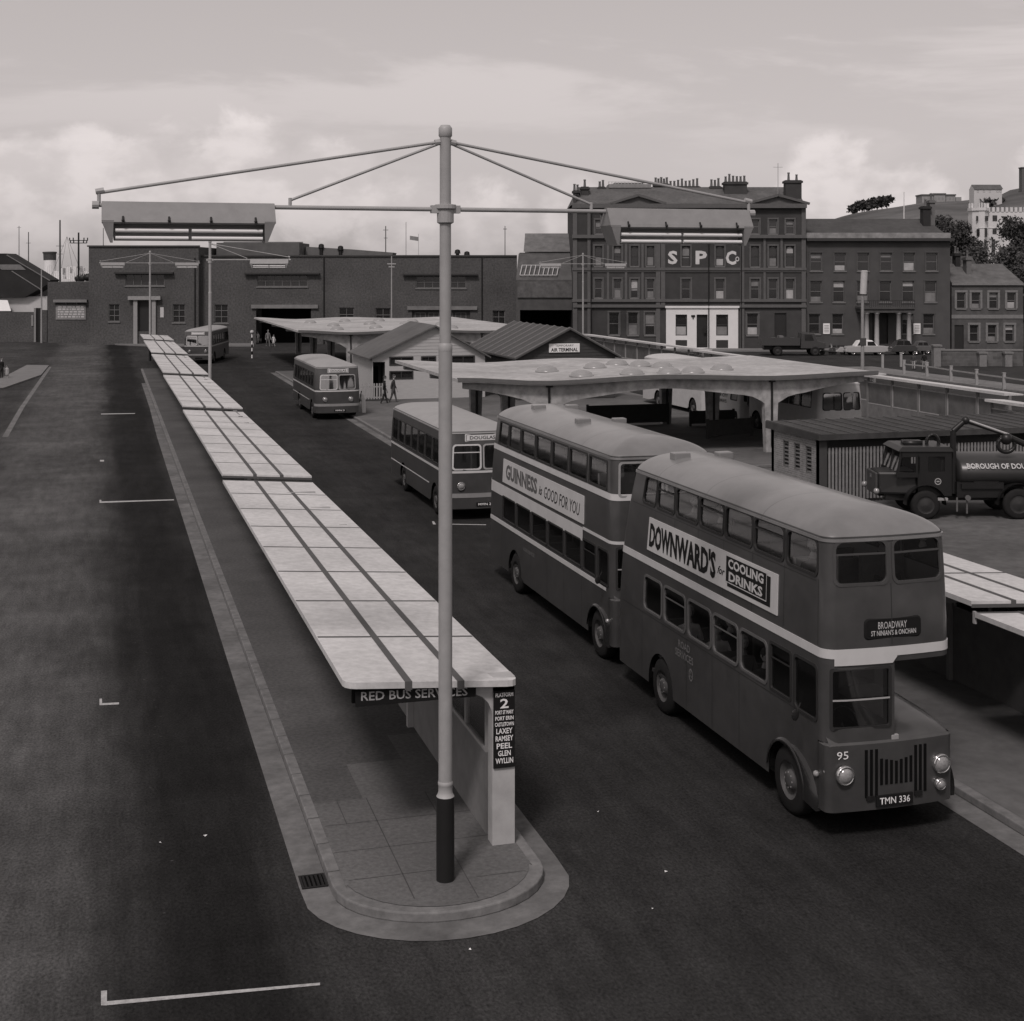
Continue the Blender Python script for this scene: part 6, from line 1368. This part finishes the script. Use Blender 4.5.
for px, w_, pt_, lab in ((41.2, 13, 251.5, 1), (90, 7.5, 260.5, 0)):
    r_ = w_/2*255/1400; k = MB(); k.cyl((lx(px),5,lz(281)),(lx(px)-.1,5.1,lz(260)),r_*.95,r_*.95,20); f = k.build('funnel', SW if lab else mat('funnel_grey', .25, .6), st, True)
    k = MB(); k.cyl((lx(px)-.1,5.1,lz(260)),(lx(px)-.15,5.15,lz(pt_)),r_*.97,r_,20).cyl((lx(px)-.15,5.15,lz(pt_)-.3),(lx(px)-.15,5.15,lz(pt_)),r_*1.08,r_*1.08,20); k.build('funnel_top', mat('funnel_top', .05, .6), f, True)
k = MB()
for a in (-3.2,-1.4,1.4,3.2): k.cyl((lx(60)+a,4,lz(280)),(lx(60),4,lz(236)),.03,.02,4)
k.build('rigging', DARK, st)
k = MB(); k.ball((lx(76.5),1.5,lz(279)),.85,.9); k.ball((lx(80.5),1.5,lz(278.5)),.8,1.1).ball((lx(86),1.4,lz(277.5)),.95,.8); k.build('ventilator', DARK, st, True)
# ================================================================ wheels and road vehicles
def sw_wheel(parent, x, y, r, w=.18, side=-1, cap=True):
    k = MB(); n = 18; prof = [(r*.6,.0),(r*.85,-.005),(r,.03),(r,w-.03),(r*.85,w),(r*.3,w)]
    k.add([(x+rr*cos(2*pi*i/n), y-side*d*-1 if False else y+side*-d, r+rr*sin(2*pi*i/n)) for rr, d in prof for i in range(n)], [(q*n+i, q*n+(i+1)%n, (q+1)*n+(i+1)%n, (q+1)*n+i) for q in range(5) for i in range(n)])
    o = k.build('wheel', BLACK, parent, True); k = MB(); prof = [(r*.61,.01),(r*.55,.03),(r*.4,.0),(.001,-.03)]
    k.add([(x+rr*cos(2*pi*i/n), y+side*-d, r+rr*sin(2*pi*i/n)) for rr, d in prof for i in range(n)], [(q*n+i, q*n+(i+1)%n, (q+1)*n+(i+1)%n, (q+1)*n+i) for q in range(3) for i in range(n)])
    k.build('hubcap', CHROME if cap else mat('lorry_hub', .025, .6, .2, 8), o, True)
def car(label, px0, px1, pyb, body_prof, roof_prof, wheels, m, roofm, group, wr=.32, flip=False):
    Y = 8*1400/(pyb-272); W_ = gx(px1, Y)-gx(px0, Y); p = fw(gx(px0, Y), Y); t = thing('parked_car', label, 'car', (p.x, p.y, 0), -TH, group)
    wd = 1.6
    def ext(prof, mm, name, ins, par):
        k = MB(); n = len(prof); cx = sum(a for a, _ in prof)/n*W_
        def rg(y, s, dz): return [(cx+(a*W_-cx)*s, y, b-(b-.5)*dz) for a, b in prof]
        R_ = [rg(0+ins, .97, .04), rg(.12+ins, 1, 0), rg(wd-.12-ins, 1, 0), rg(wd-ins, .97, .04)]
        k.v = [v for r in R_ for v in r]; k.f = [(j*n+i, j*n+(i+1)%n, (j+1)*n+(i+1)%n, (j+1)*n+i) for j in range(3) for i in range(n)]+[tuple(range(n))[::-1], tuple(range(3*n, 4*n))]; k.m = [0]*len(k.f)
        return k.build(name, mm, par, bevel=.03)
    ext(body_prof, m, 'body', 0, t); rf = ext(roof_prof, roofm, 'roof', .12, t)
    gp_ = [(a, b) for a, b in roof_prof]; cx = sum(a for a, _ in gp_)/len(gp_); cz = sum(b for _, b in gp_)/len(gp_)
    for q0, q1 in ((.1, .47), (.53, .9)):
        xa, xb = min(a for a, _ in gp_), max(a for a, _ in gp_); zt_ = max(b for _, b in gp_); zb_ = min(b for _, b in gp_)
        k = MB(); s = .14
        x0, x1 = xa+(xb-xa)*q0, xa+(xb-xa)*q1; sl0 = .1*(xb-xa) if q0 < .3 else 0; sl1 = .1*(xb-xa) if q1 > .7 else 0
        k.slab([(x0*W_, zb_+.06), (x1*W_, zb_+.06), ((x1-sl1)*W_, zt_-.12), ((x0+sl0)*W_, zt_-.12)], .1, .13); k.build('side_window', PANE, rf)
    for wx in wheels:
        sw_wheel(t, wx*W_, .1, wr); sw_wheel(t, wx*W_, wd-.1, wr, side=1)
    for xa in (-.02, W_-.12): k = MB(); k.box(xa,xa+.14,.05,wd-.05,.42,.52); k.build('bumper', CHROME, t, bevel=.02)
    for s in (.25, wd-.25): k = MB(); k.ball((.03, s, .72), .09); k.build('headlight', LAMPG, t, True)
    return t
car('two-tone pale saloon car parked before the hotel porch', 845, 888.5, 355.5, [(0,.35),(.03,.82),(.3,.9),(.75,.92),(1,.86),(1,.4),(.9,.3),(.1,.3)], [(.24,.88),(.33,1.38),(.42,1.44),(.64,1.44),(.78,.9)], (.2,.8), mat('car_pale', .30, .35, .05, 2, .5), WHITE, 'cars parked before the hotel')
car('dark rounded saloon car parked right of the pale saloon', 891.5, 918, 355.2, [(0,.35),(.0,.6),(.1,.9),(.3,.98),(.9,.95),(1,.7),(1,.38),(.1,.3)], [(.12,.9),(.25,1.3),(.45,1.5),(.62,1.48),(.8,1.0),(.84,.9)], (.42,.92), mat('car_dark', .04, .3, .05, 2, .5), mat('car_dark', .04, .3, .05, 2, .5), 'cars parked before the hotel')
car('dark small car half hidden behind the wall pier', 913, 932, 354.6, [(0,.35),(.02,.75),(.3,.85),(1,.85),(1,.38),(.1,.3)], [(.2,.84),(.35,1.25),(.7,1.3),(.9,.86)], (.2,.8), mat('car_mid', .09, .35), mat('car_mid', .09, .35), 'cars parked before the hotel')
def lorry():
    Y = 8*1400/(356-272); p = fw(gx(762, Y), Y); t = thing('flatbed_lorry', 'dark flatbed lorry parked before the right-hand offices', 'lorry', (p.x, p.y, 0), -TH); f = lambda px: gx(px, Y)-gx(762, Y)
    m = mat('lorry_paint', .045, .5)
    k = MB(); k.box(0,f(800),0,2.1,1.0,1.12).box(0,f(800),0,.06,1.12,1.75).box(0,f(800),2.04,2.1,1.12,1.75).box(0,.06,.06,2.04,1.12,1.7); k.build('load_bed', m, t)
    k = MB(); k.slab([(f(801),.7),(f(826),.7),(f(826),1.25),(f(818),1.45),(f(814.5),2.15),(f(802),2.2)], .1, 2.0); k.build('cab', m, t, bevel=.05)
    k = MB(); k.slab([(f(805),1.5),(f(814),1.5),(f(812),2.02),(f(805),2.05)], .06, .1); k.build('cab_window', PANE, t)
    k = MB(); k.box(.3,f(824),.6,1.5,.55,.95); k.build('chassis', DARK, t)
    k = MB(); 
    for i in range(5): x = .5+i*.62; k.box(x,x+.4,.4,1.6,1.13,1.5+.2*(i%3))
    k.build('load', mat('sacking', .12, .9, .3), t)
    for px in (778, 815.5): sw_wheel(t, f(px), .08, .46, .25, cap=False); sw_wheel(t, f(px), 2.0, .46, .25, side=1, cap=False)
lorry()
# motor scooters beside the pale car
for i, px in enumerate((829.5, 838)):
    Y = 8*1400/(355-272); p = fw(gx(px, Y), Y); t = thing('motor_scooter', ['dark motor scooter right behind the flatbed lorry cab','pale motor scooter just left of the pale saloon car'][i], 'scooter', (p.x, p.y, 0), -TH, 'motor scooters by the lorry')
    mm = (mat('car_dark', .04, .3), mat('car_pale', .3, .35))[i]
    k = MB(); k.slab([(-.75,.35),(.55,.25),(.62,.4),(.5,.75),(.2,.8),(-.1,.45),(-.5,.5),(-.6,1.0),(-.7,1.0)], -.15, .15); k.build('body', mm, t, bevel=.04)
    k = MB(); k.box(-.05,.6,-.13,.13,.8,.92); k.build('seat', BLACK, t, bevel=.04)
    k = MB(); k.cyl((-.66,-.3,1.05),(-.66,.3,1.05),.025,.025,6).cyl((-.66,0,.4),(-.66,0,1.05),.04,.04,8); k.build('handlebar', STEEL, t)
    for x in (-.68,.45): k = MB(); k.cyl((x,-.05,.24),(x,.05,.24),.24,.24,14); k.build('wheel', BLACK, t, True)
# tanker lorry
TK = mat('tanker_paint', .012, .4, .15, 2, .35); Yt = 45.2
p = fw(gx(871, Yt), Yt-.0); tk = thing('tanker_lorry', 'dark council tanker lorry with suction boom parked by the kiosk', 'lorry', (p.x, p.y, .0), -TH)
f = lambda px: gx(px, Yt)-gx(871, Yt); g_ = lambda py: gz(py, Yt)
wd = 2.15
k = MB()  # bonnet, tapering
x0, x1 = f(882), f(921)
k.hexa([(x0,.45,.75),(x1,.25,.75),(x1,1.9,.75),(x0,1.7,.75)], [(x0,.55,g_(474)),(x1,.4,g_(473.5)),(x1,1.75,g_(473.5)),(x0,1.6,g_(474))]); k.build('bonnet', TK, tk, bevel=.08)
k = MB(); k.box(x0-.08,x0,.5,1.65,.72,g_(475)); k.build('radiator', mat('radiator_grey', .05, .5), tk, bevel=.03)
k = MB(); k.box(x0-.1,x0-.08,1.0,1.15,g_(482),g_(478)); k.build('badge', CHROME, tk)
for yy in (.3, 1.85):
    k = MB(); k.ball((x0-.1,yy,g_(494)+.05),.1); k.build('headlight', LAMPG, tk, True)
xa, xb = f(899), f(953); zr = g_(452); zw0, zw1 = g_(472), g_(457)
# cab with openings
cabp = [(f(921),.75),(f(953),.75),(f(953),zr),(f(901),zr),(f(896),g_(472)),(f(921),g_(474))]
k = MB(); k.sheet([f(919),f(953)],[.75,zr],[(f(929),f(946),zw0,zw1)],lambda u,v:(u,.12,v)); k.sheet([f(919),f(953)],[.75,zr],[(f(929),f(946),zw0,zw1)],lambda u,v:(u,wd-.12,v),True)
k.sheet([.12,wd-.12],[.75,g_(473)],[],lambda u,v:(f(919),u,v)); k.sheet([.12,wd-.12],[.75,zr],[],lambda u,v:(f(953),u,v))
for a, b in ((.12,.22),(1.02,1.12),(wd-.22,wd-.12)): k.hexa([(f(898.5),a,g_(473)),(f(900),a,g_(473)),(f(900),b,g_(473)),(f(898.5),b,g_(473))],[(f(902),a,zr),(f(904),a,zr),(f(904),b,zr),(f(902),b,zr)])
k.box(f(897.5),f(920),.12,.2,g_(478),g_(473)).box(f(897.5),f(920),wd-.2,wd-.12,g_(478),g_(473)).box(f(902),f(919.5),.12,.18,g_(457)-.02,zr).box(f(917),f(921),.12,.18,g_(473),g_(457)).box(f(917),f(921),wd-.18,wd-.12,g_(473),g_(457))
k.build('cab', TK, tk)
k = MB(); k.hexa([(f(899),.05,zr),(f(955),.05,zr),(f(955),wd-.05,zr),(f(899),wd-.05,zr)],[(f(904),.2,zr+.14),(f(953),.2,zr+.14),(f(953),wd-.2,zr+.14),(f(904),wd-.2,zr+.14)]); k.build('cab_roof', TK, tk, bevel=.03)
k = MB(); k.add([(f(899),.2,g_(473)),(f(899),wd-.2,g_(473)),(f(903),wd-.2,zr),(f(903),.2,zr)],[(0,1,2,3)]); k.add([(f(902),.15,g_(472)),(f(918),.15,g_(472)),(f(918),.15,g_(457)),(f(904),.15,g_(457))],[(0,1,2,3)]); k.add([(f(929),.14,zw0),(f(946),.14,zw0),(f(946),.14,zw1),(f(929),.14,zw1)],[(0,1,2,3)]); k.build('windscreen', GLASS, tk)
k = MB(); k.box(f(921),f(950),.5,1.6,.75,1.2).box(f(944),f(950),.3,1.8,1.2,1.9); k.build('seat', SEATM, tk)
k = MB(); n = 20; c = ((f(936)+f(942))/2, g_(482)); 
ob = [(c[0]+.11*cos(2*pi*i/n), .108, c[1]+.11*sin(2*pi*i/n)) for i in range(n)]; ib = [(c[0]+.08*cos(2*pi*i/n), .108, c[1]+.08*sin(2*pi*i/n)) for i in range(n)]; k.ring(ob, ib); k.box(c[0]-.05,c[0]+.05,.104,.11,c[1]-.02,c[1]+.02); k.build('crest', mat('crest_pale', .28, .6), tk)
k = MB(); k.box(f(938),f(948),.0,.12,.62,.7); k.build('step', STEEL, tk)
def tw_(px, r=.47):
    for yy, s in ((.0, -1), (wd, 1)): sw_wheel(tk, f(px), yy, r, .26, side=s, cap=False)
tw_(926); tw_(1019, .5)
for px, r in ((926,.62),(1019,.66)):
    for ya, yb in ((-.05,.35),(wd-.35,wd+.05)):
        k = MB(); n = 12; V = [(f(px)-(r)*cos(pi*i/n), y, .47+r*sin(pi*i/n)) for i in range(n+1) for y in (ya, yb)]; V2 = [(f(px)-(r+.03)*cos(pi*i/n), y, .47+(r+.03)*sin(pi*i/n)) for i in range(n+1) for y in (ya, yb)]
        k.add(V, [(2*i,2*i+1,2*i+3,2*i+2) for i in range(n)]); k.add(V2, [(2*i,2*i+2,2*i+3,2*i+1) for i in range(n)]); k.build('mudguard', TK, tk, True)
k = MB(); k.box(f(890),f(1040),.5,.75,.55,.85).box(f(890),f(1040),1.4,1.65,.55,.85); k.build('chassis', DARK, tk)
# tank: long oval barrel
k = MB(); n = 24; xa, xb = f(960), f(1048); zc_ = (g_(456)+g_(492))/2; hz = (g_(456)-g_(492))/2
prof = [(0,.7),(.05,.95),(.12,1),(xb-xa-.12,1),(xb-xa-.05,.95),(xb-xa,.7)]
k.add([(xa+d, wd/2+1.02*s*cos(2*pi*i/n), zc_+hz*s*sin(2*pi*i/n)) for d, s in prof for i in range(n)], [(q*n+i, q*n+(i+1)%n, (q+1)*n+(i+1)%n, (q+1)*n+i) for q in range(5) for i in range(n)]+[tuple(range(n)), tuple(range(5*n,6*n))]); tank = k.build('tank', mat('tank_paint', .03, .35, .15, 2, .5), tk, True)
yb_ = lambda z: wd/2-1.03*sqrt(max(0,1-((z-zc_)/hz)**2))
text('BOROUGH OF DOUGLAS', 2.4, .16, mat('gilt_letters', .42, .5), tank, lambda u, v, o: (f(968)+1.2+u, yb_(g_(466.5)+v)-o-.05, g_(466.5)+v), bold=.02)
k = MB(); k.box(f(958),f(1005),.1,.5,.7,g_(483)); k.box(f(962),f(1003),.02,.1,1.0,1.15); k.box(f(975),f(1000),.1,.4,g_(483),g_(482)); k.build('side_locker', TK, tk)
k = MB(); k.tube([(f(968),.1,g_(500)),(f(968),.1,g_(514))],.03); k.tube([(f(958),.1,g_(498)),(f(958),.1,g_(512))],.03); k.cyl((f(968),-.02,g_(498)),(f(968),.05,g_(498)),.09,.09,10); k.build('hose', mat('hose', .1, .7), tk)
k = MB(); k.cyl((f(956.5),.35,.8),(f(956.5),.35,g_(432)),.11,.1,10).cyl((f(956.5),.35,g_(432)),(f(969),.35,g_(421)),.1,.09,10).cyl((f(969),.35,g_(422)),(f(1012),.35,g_(437)),.06,.05,8); k.ball((f(969),.35,g_(421.5)),.14); k.build('suction_boom', TK, tk, True)
k = MB(); k.tube([(f(969),.3,g_(420.5)),(f(1012),.3,g_(435.5))],.035); k.build('boom_stay', mat('pale_steel', .35, .4), tk)
k = MB()
pts = [(f(1010)+.28*cos(a), .35, g_(446)+.24*sin(a)) for a in [2*pi*i/16 for i in range(17)]]; k.tube(pts, .07, 8); k.ball((f(1010),.35,g_(440)),.2).cyl((f(1010),.35,g_(437)),(f(1030),.35,g_(446)),.1,.1,8); k.build('hose_reel', TK, tk, True)
pts = [(f(941)+.2*cos(a), .9, g_(446)+.26*sin(a)) for a in [2*pi*i/16 for i in range(17)]]
k = MB(); k.tube(pts, .06, 8).box(f(911),f(930),.8,1.2,g_(449),g_(444)); k.build('roof_gear', TK, tk, True)
# ================================================================ people
def ellip(k, c, rx, ry, rz, n=12, m=8, mi=0):
    k.cur = mi; k.lathe([(sin(pi*j/m)+1e-3, -cos(pi*j/m)) for j in range(m+1)], (0,0,0), n); a = len(k.v)-n*(m+1)
    for i in range(a, len(k.v)): x, y, z = k.v[i]; k.v[i] = (c[0]+x*rx, c[1]+y*ry, c[2]+z*rz)
def person(label, loc, rz=0, pose='stand', h=1.72, top=.1, leg=.05, skirt=False, hair=.03, group='people in the bus station', bare_legs=False, hair_len=0, hat=None, swing=1):
    s = h/1.72; V = []; E = []; Rr = []
    def v(x, y, z, r, par=None, r2=None):
        V.append((x*s, y*s, z*s)); Rr.append((r*s, (r2 or r)*s)); i = len(V)-1
        if par is not None: E.append((par, i))
        return i
    sit = pose == 'sit'; wk = .13*swing if pose == 'walk' else 0
    zp = .93 if not sit else .52
    pel = v(0, 0, zp, .15, None, .115); ab = v(0, .01, zp+.16, .125, pel, .1); ch = v(0, .01, zp+.36, .155, ab, .115); nk0 = v(0, .0, zp+.50, .085, ch, .07); nk = v(0, -.01, zp+.58, .055, nk0); hd = v(0, -.02, zp+.64, .05, nk)
    hands = []
    for q in (-1, 1):
        sh = v(q*.175, .01, zp+.45, .066, ch); 
        if sit: el = v(q*.22, -.08, zp+.2, .045, sh); wr = v(q*.13, -.3, zp+.14, .032, el); hn = v(q*.1, -.38, zp+.13, .036, wr, .02); d = (q*-.02, -.07, -.01)
        else:
            a = -q*wk*.9; el = v(q*.22, .03+a*.5, zp+.18, .045, sh); wr = v(q*.235, -.03+a*1.1, zp-.06, .031, el); hn = v(q*.235, -.045+a*1.2, zp-.14, .036, wr, .02); d = (0, -.01, -.07)
        x0, y0, z0 = [c/s for c in V[hn]]
        for fi, (ox, ln) in enumerate(((-.028, .8), (-.01, 1.0), (.01, .95), (.026, .75))):
            off = (0, ox, 0) if not sit else (ox, 0, 0)
            f1 = v(x0+off[0]+d[0]*ln*.6, y0+off[1]+d[1]*ln*.6, z0+d[2]*ln*.6, .009, hn); v(x0+off[0]+d[0]*ln*1.1, y0+off[1]+d[1]*ln*1.1-.01, z0+d[2]*ln*1.1, .008, f1)
        v(x0-q*.03, y0-.04, z0-.01 if not sit else z0+.02, .01, hn)
        hp = v(q*.09, 0, zp-.04, .1, pel)
        if sit: kn = v(q*.11, -.42, zp+.0, .065, hp); an = v(q*.11, -.44, .1, .042, kn); ft = v(q*.12, -.58, .05, .04, an)
        else:
            st_ = q*wk; kn = v(q*.095, -st_*.7-.02*abs(wk), .5, .065, hp); an = v(q*.095, -st_*1.5+.04*(st_ < 0), .09+(.06 if st_ < 0 else 0), .042, kn); ft = v(q*.11, -st_*1.5-.13, .045+(.02 if st_ < 0 else 0), .038, an)
    me = bpy.data.meshes.new('b'); me.from_pydata(V, E, []); ob = bpy.data.objects.new('b', me); COL.objects.link(ob)
    sk = ob.modifiers.new('s', 'SKIN'); sk.use_smooth_shade = True; sb = ob.modifiers.new('u', 'SUBSURF'); sb.levels = 1; sb.render_levels = 1
    for i, r in enumerate(Rr): me.skin_vertices[0].data[i].radius = r
    me.skin_vertices[0].data[0].use_root = True
    dg = bpy.context.evaluated_depsgraph_get(); e = bpy.data.meshes.new_from_object(ob.evaluated_get(dg)); bpy.data.objects.remove(ob)
    k = MB(); k.v = [tuple(q.co) for q in e.vertices]; k.f = [tuple(q.vertices) for q in e.polygons]; k.m = []
    for q in e.polygons:
        z = q.center.z/s; x = abs(q.center.x/s); y = q.center.y/s
        if z > zp+.55: mi = 0
        elif z > zp-.02 and not (x > .17 and z < zp+.1) : mi = 1
        elif sit and y < -.28 and z > zp+.05: mi = 0
        elif not sit and x > .19 and z > zp-.35: mi = 0 if z < zp+.02 else 1
        elif z < .09: mi = 3
        elif z < .55 and bare_legs: mi = 0
        else: mi = 2
        k.m.append(mi)
    bpy.data.meshes.remove(e)
    hz = (zp+.745)*s
    ellip(k, (0, -.025*s, hz), .077*s, .097*s, .118*s, mi=0)
    k.cur = 0; k.hexa([(-.014*s,-.118*s,hz-.035*s),(.014*s,-.118*s,hz-.035*s),(.01*s,-.1*s,hz-.03*s),(-.01*s,-.1*s,hz-.03*s)][::1], [(-.014*s,-.138*s,hz-.02*s),(.014*s,-.138*s,hz-.02*s),(.008*s,-.11*s,hz+.02*s),(-.008*s,-.11*s,hz+.02*s)])
    for q in (-1, 1): ellip(k, (q*.078*s, -.02*s, hz-.01*s), .012*s, .022*s, .032*s, 8, 5)
    k.cur = 4
    for q in (-1, 1): ellip(k, (q*.03*s, -.112*s, hz+.008*s), .012*s, .006*s, .007*s, 8, 5, 4)
    ellip(k, (0, -.112*s, hz-.062*s), .024*s, .006*s, .006*s, 8, 4, 4)
    mk = lambda n, a: mat('cloth_%03d' % int(a*1000), a, .85, .15, 6, .2)
    o = k.build('person', [SKIN, mk('t', top), mk('l', leg), mat('shoe', .02, .5), mat('face_dark', .06, .6)], None, True)
    o.location = loc; o.rotation_euler.z = rz; tag(o, label, 'person', group)
    k = MB(); n = 14; mm = 7
    prof = [(sin(pi*j/mm/1.75)+1e-3, cos(pi*j/mm/1.75)) for j in range(mm+1)]
    k.lathe(prof, (0,0,0), n); 
    for i in range(len(k.v)): x, y, z = k.v[i]; z2 = z*.128-(.1*hair_len if z < .2 and y > -.3 else 0)+(.03 if y < -.6 and z < .5 else 0); k.v[i] = (x*.087*s, (-.012+y*.102)*s, hz+z2*s+.004)
    k.build('hair', mat('hair_%03d' % int(hair*1000), hair, .7, .3, 20), o, True)
    if skirt:
        k = MB(); zt = (zp+.12)*s; zb = .45*s
        k.lathe([(.125*s, zt), (.17*s, (zp-.02)*s), (.2*s, .65*s), (.235*s, zb), (.22*s, zb)], (0,0,0), 18, 1, .8); k.build('skirt', mk('k', leg), o, True)
    return o
random.seed(5)
def on(px, py, h=0): p = gp(px, py, h); return (p.x, p.y, h)
person('person in dark clothes walking past the hut porch, the left of two', on(384.5, 405.5), R(100)-TH, 'walk', 1.72, .02, .03, group='two walkers before the hut')
person('person in grey jacket and trousers walking past the hut, the right of two', on(393.5, 404.5), R(80)-TH, 'walk', 1.74, .05, .07, group='two walkers before the hut')
person('person in white shirt and dark trousers, leftmost of three by the shed', on(105.8, 344.6), -TH+R(160), 'stand', 1.75, .6, .02, group='three people on the far pavement')
person('person in white shirt and dark trousers, middle of three by the shed', on(109.8, 344.3), -TH+R(190), 'stand', 1.78, .55, .025, group='three people on the far pavement')
person('person in a white dress, rightmost of three by the shed', on(114.8, 343.7), -TH+R(200), 'stand', 1.6, .6, .6, True, .05, bare_legs=True, hair_len=.6, group='three people on the far pavement')
person('person in pale coat standing by the front of the distant turning bus', on(175, 341.5), -TH, 'stand', 1.65, .5, .1, True, group='people by the far kerb')
person('tall person in grey suit walking under the far canopy', on(268, 347), R(20), 'walk', 1.8, .16, .12, group='people by the far canopy')
person('child in white beside the tall walker under the far canopy', on(273.5, 346.6), R(30), 'walk', 1.25, .6, .5, True, bare_legs=True, group='people by the far canopy')
person('small person in white at the mouth of the shed gateway', on(257.6, 343.5), 0, 'stand', 1.3, .5, .4, group='people by the far canopy')
person('person in dark jacket standing at the very left edge', on(1.5, 379), R(40), 'stand', 1.55, .02, .03, group='people at the left edge')
person('small child in light clothes at the very left edge', on(7, 379), R(-20), 'stand', 1.0, .3, .25, True, bare_legs=True, group='people at the left edge')
person('child in dark top and pale shorts, left of two by the white posts', on(913.5, 369.8), R(150), 'walk', 1.4, .05, .3, group='two children by the posts')
person('child in dark top and pale shorts, right of two by the white posts', on(924.2, 370.3), R(170), 'walk', 1.45, .012, .3, bare_legs=True, group='two children by the posts')
def seated(x, y, z, lab, top, hair, rz=0, hl=0):
    o = person(lab, (busA.location.x+x, busA.location.y+y, z+.12), rz, 'sit', 1.68, top, .04, hair=hair, group='passengers on the leading bus', hair_len=hl); return o
seated(-.72, 5.5, .62, 'passenger in white behind the second lower window of the leading bus', .7, .6)
seated(-.72, 4.3, .62, 'passenger in pale blouse behind the third lower window of the leading bus', .65, .08, hl=.6)
seated(-.3, 4.7, .62, 'dark-clothed passenger on the aisle at the third lower window', .05, .03)
seated(-.7, 3.35, .62, 'white-haired passenger behind the fourth lower window of the leading bus', .12, .4, hl=.3)
seated(-.7, 2.55, .62, 'dark-clothed passenger behind the fifth lower window of the leading bus', .05, .03)
seated(-.62, 1.15, 2.62, 'pale-haired passenger on the top deck behind the front corner window', .14, .3, R(-10), .3)
seated(.62, 1.3, 2.62, 'dark-clothed passenger on the top deck by the right front window', .025, .02)
seated(-.7, 5.3, 2.62, 'passenger on the top deck towards the rear of the leading bus', .2, .1)
seated(-.7, 4.2, 2.62, 'dark-haired passenger midway along the top deck of the leading bus', .08, .03)
